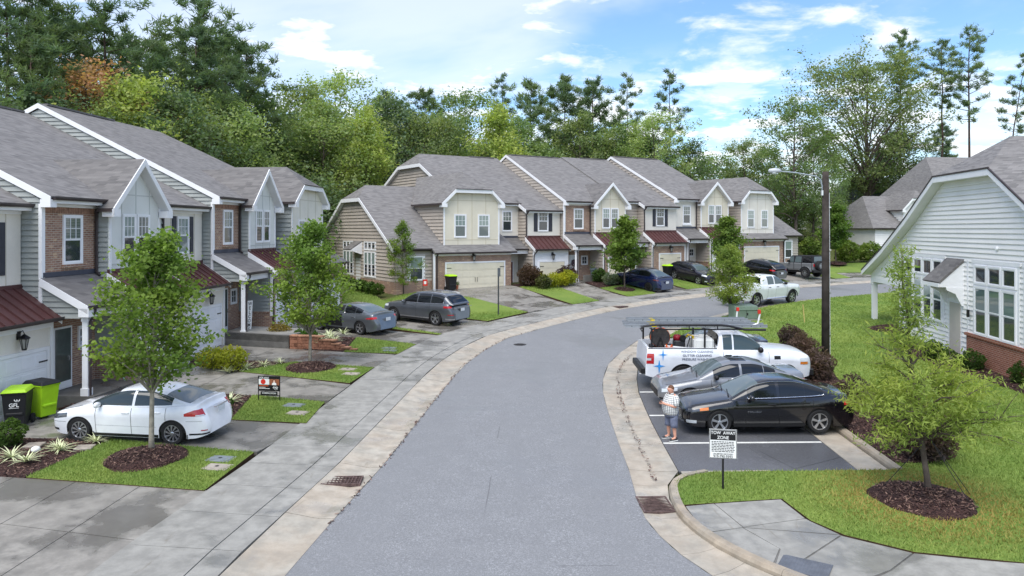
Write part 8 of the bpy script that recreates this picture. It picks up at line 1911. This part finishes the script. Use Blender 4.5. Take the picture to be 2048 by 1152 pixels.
def lettering():
    yb = -(T.wside(4.4, 1.1) + .012); rx = (R_(90), 0, 0); b = T.body
    for i, (s_, m) in enumerate((('WINDOW CLEANING', MAT_GREYT), ('GUTTER CLEANING', MAT_NAVYT), ('PRESSURE WASHING', MAT_NAVYT))): text(b, s_, .112, (T.X(4.05), -(T.wside(4.1, 1.27 - i * .14) + .010), 1.285 - i * .135), rx, m, sx=1.02, bold=.006)
    for (x, z, s_) in ((5.25, 1.18, .19), (5.38, .78, .24)):
        mb = MB(); y = -(T.wside(x, z) + .010); pts = []
        for k in range(8):
            a = k * math.pi / 4; r = s_ if k % 2 == 0 else s_ * .20; r = r * (1.15 if k in (2, 6) else .9 if k in (0, 4) else 1); pts.append((T.X(x) + math.cos(a) * r, y, z + math.sin(a) * r))
        mb.extrude(pts, (0, -.003, 0)); mb.build('star_logo', MAT_BLUE, b)
lettering()
text(MALI.body, 'MALIBU', .075, (MALI.X(1.95), MALI.wside(1.95, .63) + .006, .63), (R_(90), 0, R_(180)), MAT_CHROME, 'lettering', sx=1.5)
# ---------------------------------------------------------------- the man by the cars
def skin_body(name, V, Ed, Rr, mat, parent, root=0, sub=2):
    me = bpy.data.meshes.new(name); me.from_pydata(V, Ed, []); me.materials.append(mat); o = link(name, me, parent)
    m = o.modifiers.new('skin', 'SKIN'); m.use_smooth_shade = True
    for i, r in enumerate(Rr): me.skin_vertices[0].data[i].radius = (r if isinstance(r, tuple) else (r, r)); me.skin_vertices[0].data[i].use_root = (i == root)
    s_ = o.modifiers.new('sub', 'SUBSURF'); s_.levels = sub; s_.render_levels = sub; return o
def plaid_mat():
    t = NT('plaid_shirt'); p = t.n('ShaderNodeSeparateXYZ'); t.l(t.coord('Object'), p.inputs[0])
    ang = t.math('MULTIPLY', t.math('ARCTAN2', p.outputs[1], p.outputs[0]), .24)
    def line(v, per, wd): return t.ramp(t.math('ABSOLUTE', t.math('SUBTRACT', t.math('FRACT', t.math('DIVIDE', v, per)), .5)), wd, wd * .4)
    l1, l2 = line(ang, .052, .20), line(p.outputs[2], .052, .20)
    c = t.mix(t.math('MULTIPLY', l1, .75), srgb(222, 222, 218), srgb(70, 76, 84)); c = t.mix(t.math('MULTIPLY', l2, .75), c, srgb(70, 76, 84))
    t.set(c, .85, spec=.15); return t.m
MAT_SKIN = M('skin', srgb(206, 152, 128), .55, .06, 9); MAT_HAIR = M('hair_auburn', srgb(104, 70, 48), .7, .25, 18, bump=.5, bscale=60); MAT_SHORT = M('shorts_slate', srgb(104, 110, 130), .85, .1, 9, bump=.2, bscale=60); MAT_SHOE = M('shoe_black', srgb(36, 36, 40), .6, .1, 9); MAT_PHONE = M('phone_black', srgb(18, 18, 20), .2, 0)
def man():
    x, y = 4.42, 20.75; e = empty('person', (x, y, zg(x, y) + .02), R_(180 + 22), 'heavyset man in plaid shirt and slate shorts looking down at his phone', 'person'); e.scale = (.89, .89, .88)
    # local x = facing direction, y = his left
    V = []; E_ = []; Rr = []
    def add(p, r, par=None):
        V.append(p); Rr.append(r)
        if par is not None: E_.append((par, len(V) - 1))
        return len(V) - 1
    pel = add((0, 0, .92), (.20, .17)); ab = add((.05, 0, 1.08), (.23, .21), pel); ch = add((.0, 0, 1.28), (.20, .17), ab); nk = add((-.01, 0, 1.43), (.07, .07), ch); hb = add((.02, 0, 1.50), (.065, .07), nk)
    hd = add((.055, 0, 1.56), (.082, .098), hb); ht = add((.035, 0, 1.645), (.078, .09), hd)
    nose = add((.150, 0, 1.545), .014, hd)
    for sd in (1, -1):
        ear = add((.03, sd * .098, 1.565), .016, hd)
        hip = add((0, sd * .12, .84), .115, pel); kn = add((.02, sd * .15, .46), .070, hip); an = add((-.01, sd * .17, .09), .045, kn); toe = add((.14, sd * .19, .045), .042, an)
        sh = add((-.02, sd * .215, 1.36), .075, ch); el = add((.06, sd * .31, 1.08), .052, sh); wr = add((.31, sd * .10, 1.16), .033, el); pa = add((.37, sd * .045, 1.185), .034, wr)
        for k in range(4):
            a = add((.415, sd * (.050 - .0) , 1.215 - k * .02), .0095, pa); b = add((.435, sd * (.018), 1.222 - k * .02), .009, a); c_ = add((.418, sd * -.004, 1.222 - k * .02), .008, b)
        t1 = add((.375, sd * .02, 1.232), .0105, pa); add((.40, sd * .002, 1.246), .009, t1)
    b = skin_body('body', V, E_, Rr, MAT_SKIN, e)
    # shirt: lofted rings
    sh = MB(); rows = []
    for z, rx, ry, cx in ((.80, .205, .245, .03), (.86, .225, .262, .04), (.98, .25, .275, .055), (1.10, .252, .272, .06), (1.22, .225, .262, .03), (1.32, .19, .25, .0), (1.385, .15, .215, -.015), (1.42, .105, .13, -.01), (1.435, .082, .085, -.005)):
        rows.append([(cx + math.cos(a) * rx * (1 + .015 * math.sin(3 * a + z * 9)), math.sin(a) * ry * (1 + .015 * math.sin(5 * a + z * 7)), z) for a in np.linspace(0, 2 * math.pi, 29)])
    sh.grid(rows)
    for sd in (1, -1): sh.tube([(-.02, sd * .17, 1.36), (-.01, sd * .235, 1.30), (.02, sd * .275, 1.20), (.05, sd * .30, 1.10)], [.095, .098, .092, .088], 14, False)
    so = sh.build('shirt', plaid_mat(), e, smooth=True, fix=True); m = so.modifiers.new('sol', 'SOLIDIFY'); m.thickness = .012
    cl = MB()
    for sd in (1, -1): cl.extrude([(.07, sd * .01, 1.415), (.085, sd * .075, 1.43), (-.02, sd * .09, 1.455), (-.02, sd * .08, 1.475), (.06, sd * .06, 1.455)], (.006, 0, .006))
    cl.build('collar', so.data.materials[0], so)
    st = MB(); rows = []
    for z, rx, ry in ((.98, .215, .24), (.90, .225, .25), (.80, .215, .25), (.74, .20, .245)): rows.append([(.02 + math.cos(a) * rx, math.sin(a) * ry, z) for a in np.linspace(0, 2 * math.pi, 25)])
    st.grid(rows)
    for sd in (1, -1): st.tube([(.01, sd * .12, .80), (.015, sd * .132, .66), (.02, sd * .15, .50), (.02, sd * .152, .42)], [.128, .128, .115, .118], 16, False)
    q = st.build('shorts', MAT_SHORT, e, smooth=True); m = q.modifiers.new('sol', 'SOLIDIFY'); m.thickness = .012
    for sd in (1, -1):
        s_ = MB(); rows = []
        for xx, w_, z1 in ((-.085, .032, .09), (-.06, .046, .11), (0, .05, .105), (.08, .052, .085), (.15, .055, .065), (.20, .046, .052), (.225, .02, .04)):
            rows.append([(xx, sd * (.175 + xx * .12) + math.cos(a) * w_, .022 + max(0, math.sin(a)) * (z1 - .02)) for a in np.linspace(0, 2 * math.pi, 15)])
        o = s_.grid(rows).build('shoe', MAT_SHOE, e, smooth=True); so_ = MB(); rows2 = []
        MB().extrude([(-.09, sd * (.165) - .045, 0), (.0, sd * .175 - .054, 0), (.15, sd * .193 - .058, 0), (.22, sd * .2 - .03, 0), (.22, sd * .2 + .03, 0), (.15, sd * .193 + .058, 0), (0, sd * .175 + .054, 0), (-.09, sd * .165 + .045, 0)], (0, 0, .028)).build('sole', MAT_WHT, o)
        MB().tube([(-.05, sd * .12 if sd > 0 else sd * .12, .06), (.03, sd * .12, .075), (.10, sd * .13, .05)], .007, 5).build('stripe', MAT_WHT, o)
    # hair cap
    hr = MB(); rows = []
    for th in np.linspace(0, 1.75, 9):
        rows.append([(.028 + math.sin(th) * math.cos(a) * .103 * (1 if math.cos(a) < .2 else 1 - .16 * max(0, th - .9)), math.sin(th) * math.sin(a) * .096, 1.60 + math.cos(th) * .112 + (.05 * max(0, math.cos(a)) * max(0, th - 1.0))) for a in np.linspace(0, 2 * math.pi, 25)])
    hr.grid(rows).build('hair', MAT_HAIR, e, smooth=True)
    for sd in (1, -1): MB().lathe([(.004, -.003), (.011, 0), (.004, .003)], 8, (.142, sd * .034, 1.575), 'x').build('eye', MAT_SHOE, e)
    MB().box(.128, .145, -.026, .026, 1.496, 1.505).build('mouth', M('lips', srgb(150, 84, 78), .5, .05, 9), e)
    # phone in his hands
    p = empty('phone', (0, 0, 0), 0, 'black phone held in the man\'s hands', 'phone'); p.location = e.matrix_basis @ Vector((.435, 0, 1.235)); p.rotation_euler = (0, R_(-35), R_(202))
    MB().box(-.04, .04, -.078, .078, -.005, .005).build('case', MAT_PHONE, p, bevel=.004)
man()
def passenger():
    # somebody leaning into the open grey sedan
    x, y = -9.35, 38.55; e = empty('person', (x, y, zg(x, y) + .08), R_(60), 'person in dark clothes sitting at the open door of the grey sedan', 'person')
    V = [(0, 0, .55), (-.05, 0, .80), (.0, 0, 1.02), (.03, 0, 1.12), (.05, 0, 1.24), (.25, .10, .52), (.42, .12, .22), (.50, .12, .08), (.25, -.10, .52), (.42, -.12, .22), (.50, -.12, .08), (.0, .19, .98), (.2, .24, .78), (.40, .16, .85), (.0, -.19, .98), (.2, -.24, .78), (.40, -.12, .82)]
    E_ = [(0, 1), (1, 2), (2, 3), (3, 4), (0, 5), (5, 6), (6, 7), (0, 8), (8, 9), (9, 10), (2, 11), (11, 12), (12, 13), (2, 14), (14, 15), (15, 16)]
    Rr = [.14, .15, .14, .06, .095, .085, .06, .045, .085, .06, .045, .065, .048, .035, .065, .048, .035]
    skin_body('body', V, E_, Rr, MAT_SKIN, e)
    sh = MB(); rows = [[(cx + math.cos(a) * rx, math.sin(a) * ry, z) for a in np.linspace(0, 6.2832, 19)] for z, rx, ry, cx in ((.50, .17, .19, 0), (.65, .175, .19, -.03), (.85, .17, .2, -.04), (1.0, .14, .19, .0), (1.08, .07, .08, .02))]
    sh.grid(rows)
    for sd in (1, -1): sh.tube([(.0, sd * .15, 1.0), (.03, sd * .2, .95), (.2, sd * .25, .78)], [.085, .08, .065], 10, False)
    sh.build('jacket', MAT_SHOE, e, smooth=True)
    t_ = MB()
    for sd in (1, -1): t_.tube([(0, sd * .08, .56), (.25, sd * .10, .54), (.42, sd * .12, .24), (.49, sd * .12, .10)], [.115, .105, .08, .065], 10)
    t_.build('trousers', M('trousers_khaki', srgb(120, 112, 100), .85, .1, 9), e, smooth=True)
    hr = MB(); hr.grid([[(.04 + math.sin(th) * math.cos(a) * .11, math.sin(th) * math.sin(a) * .105, 1.26 + math.cos(th) * .115) for a in np.linspace(0, 6.2832, 15)] for th in np.linspace(0, 1.7, 6)]).build('hair', MAT_HAIR, e, smooth=True)
passenger()
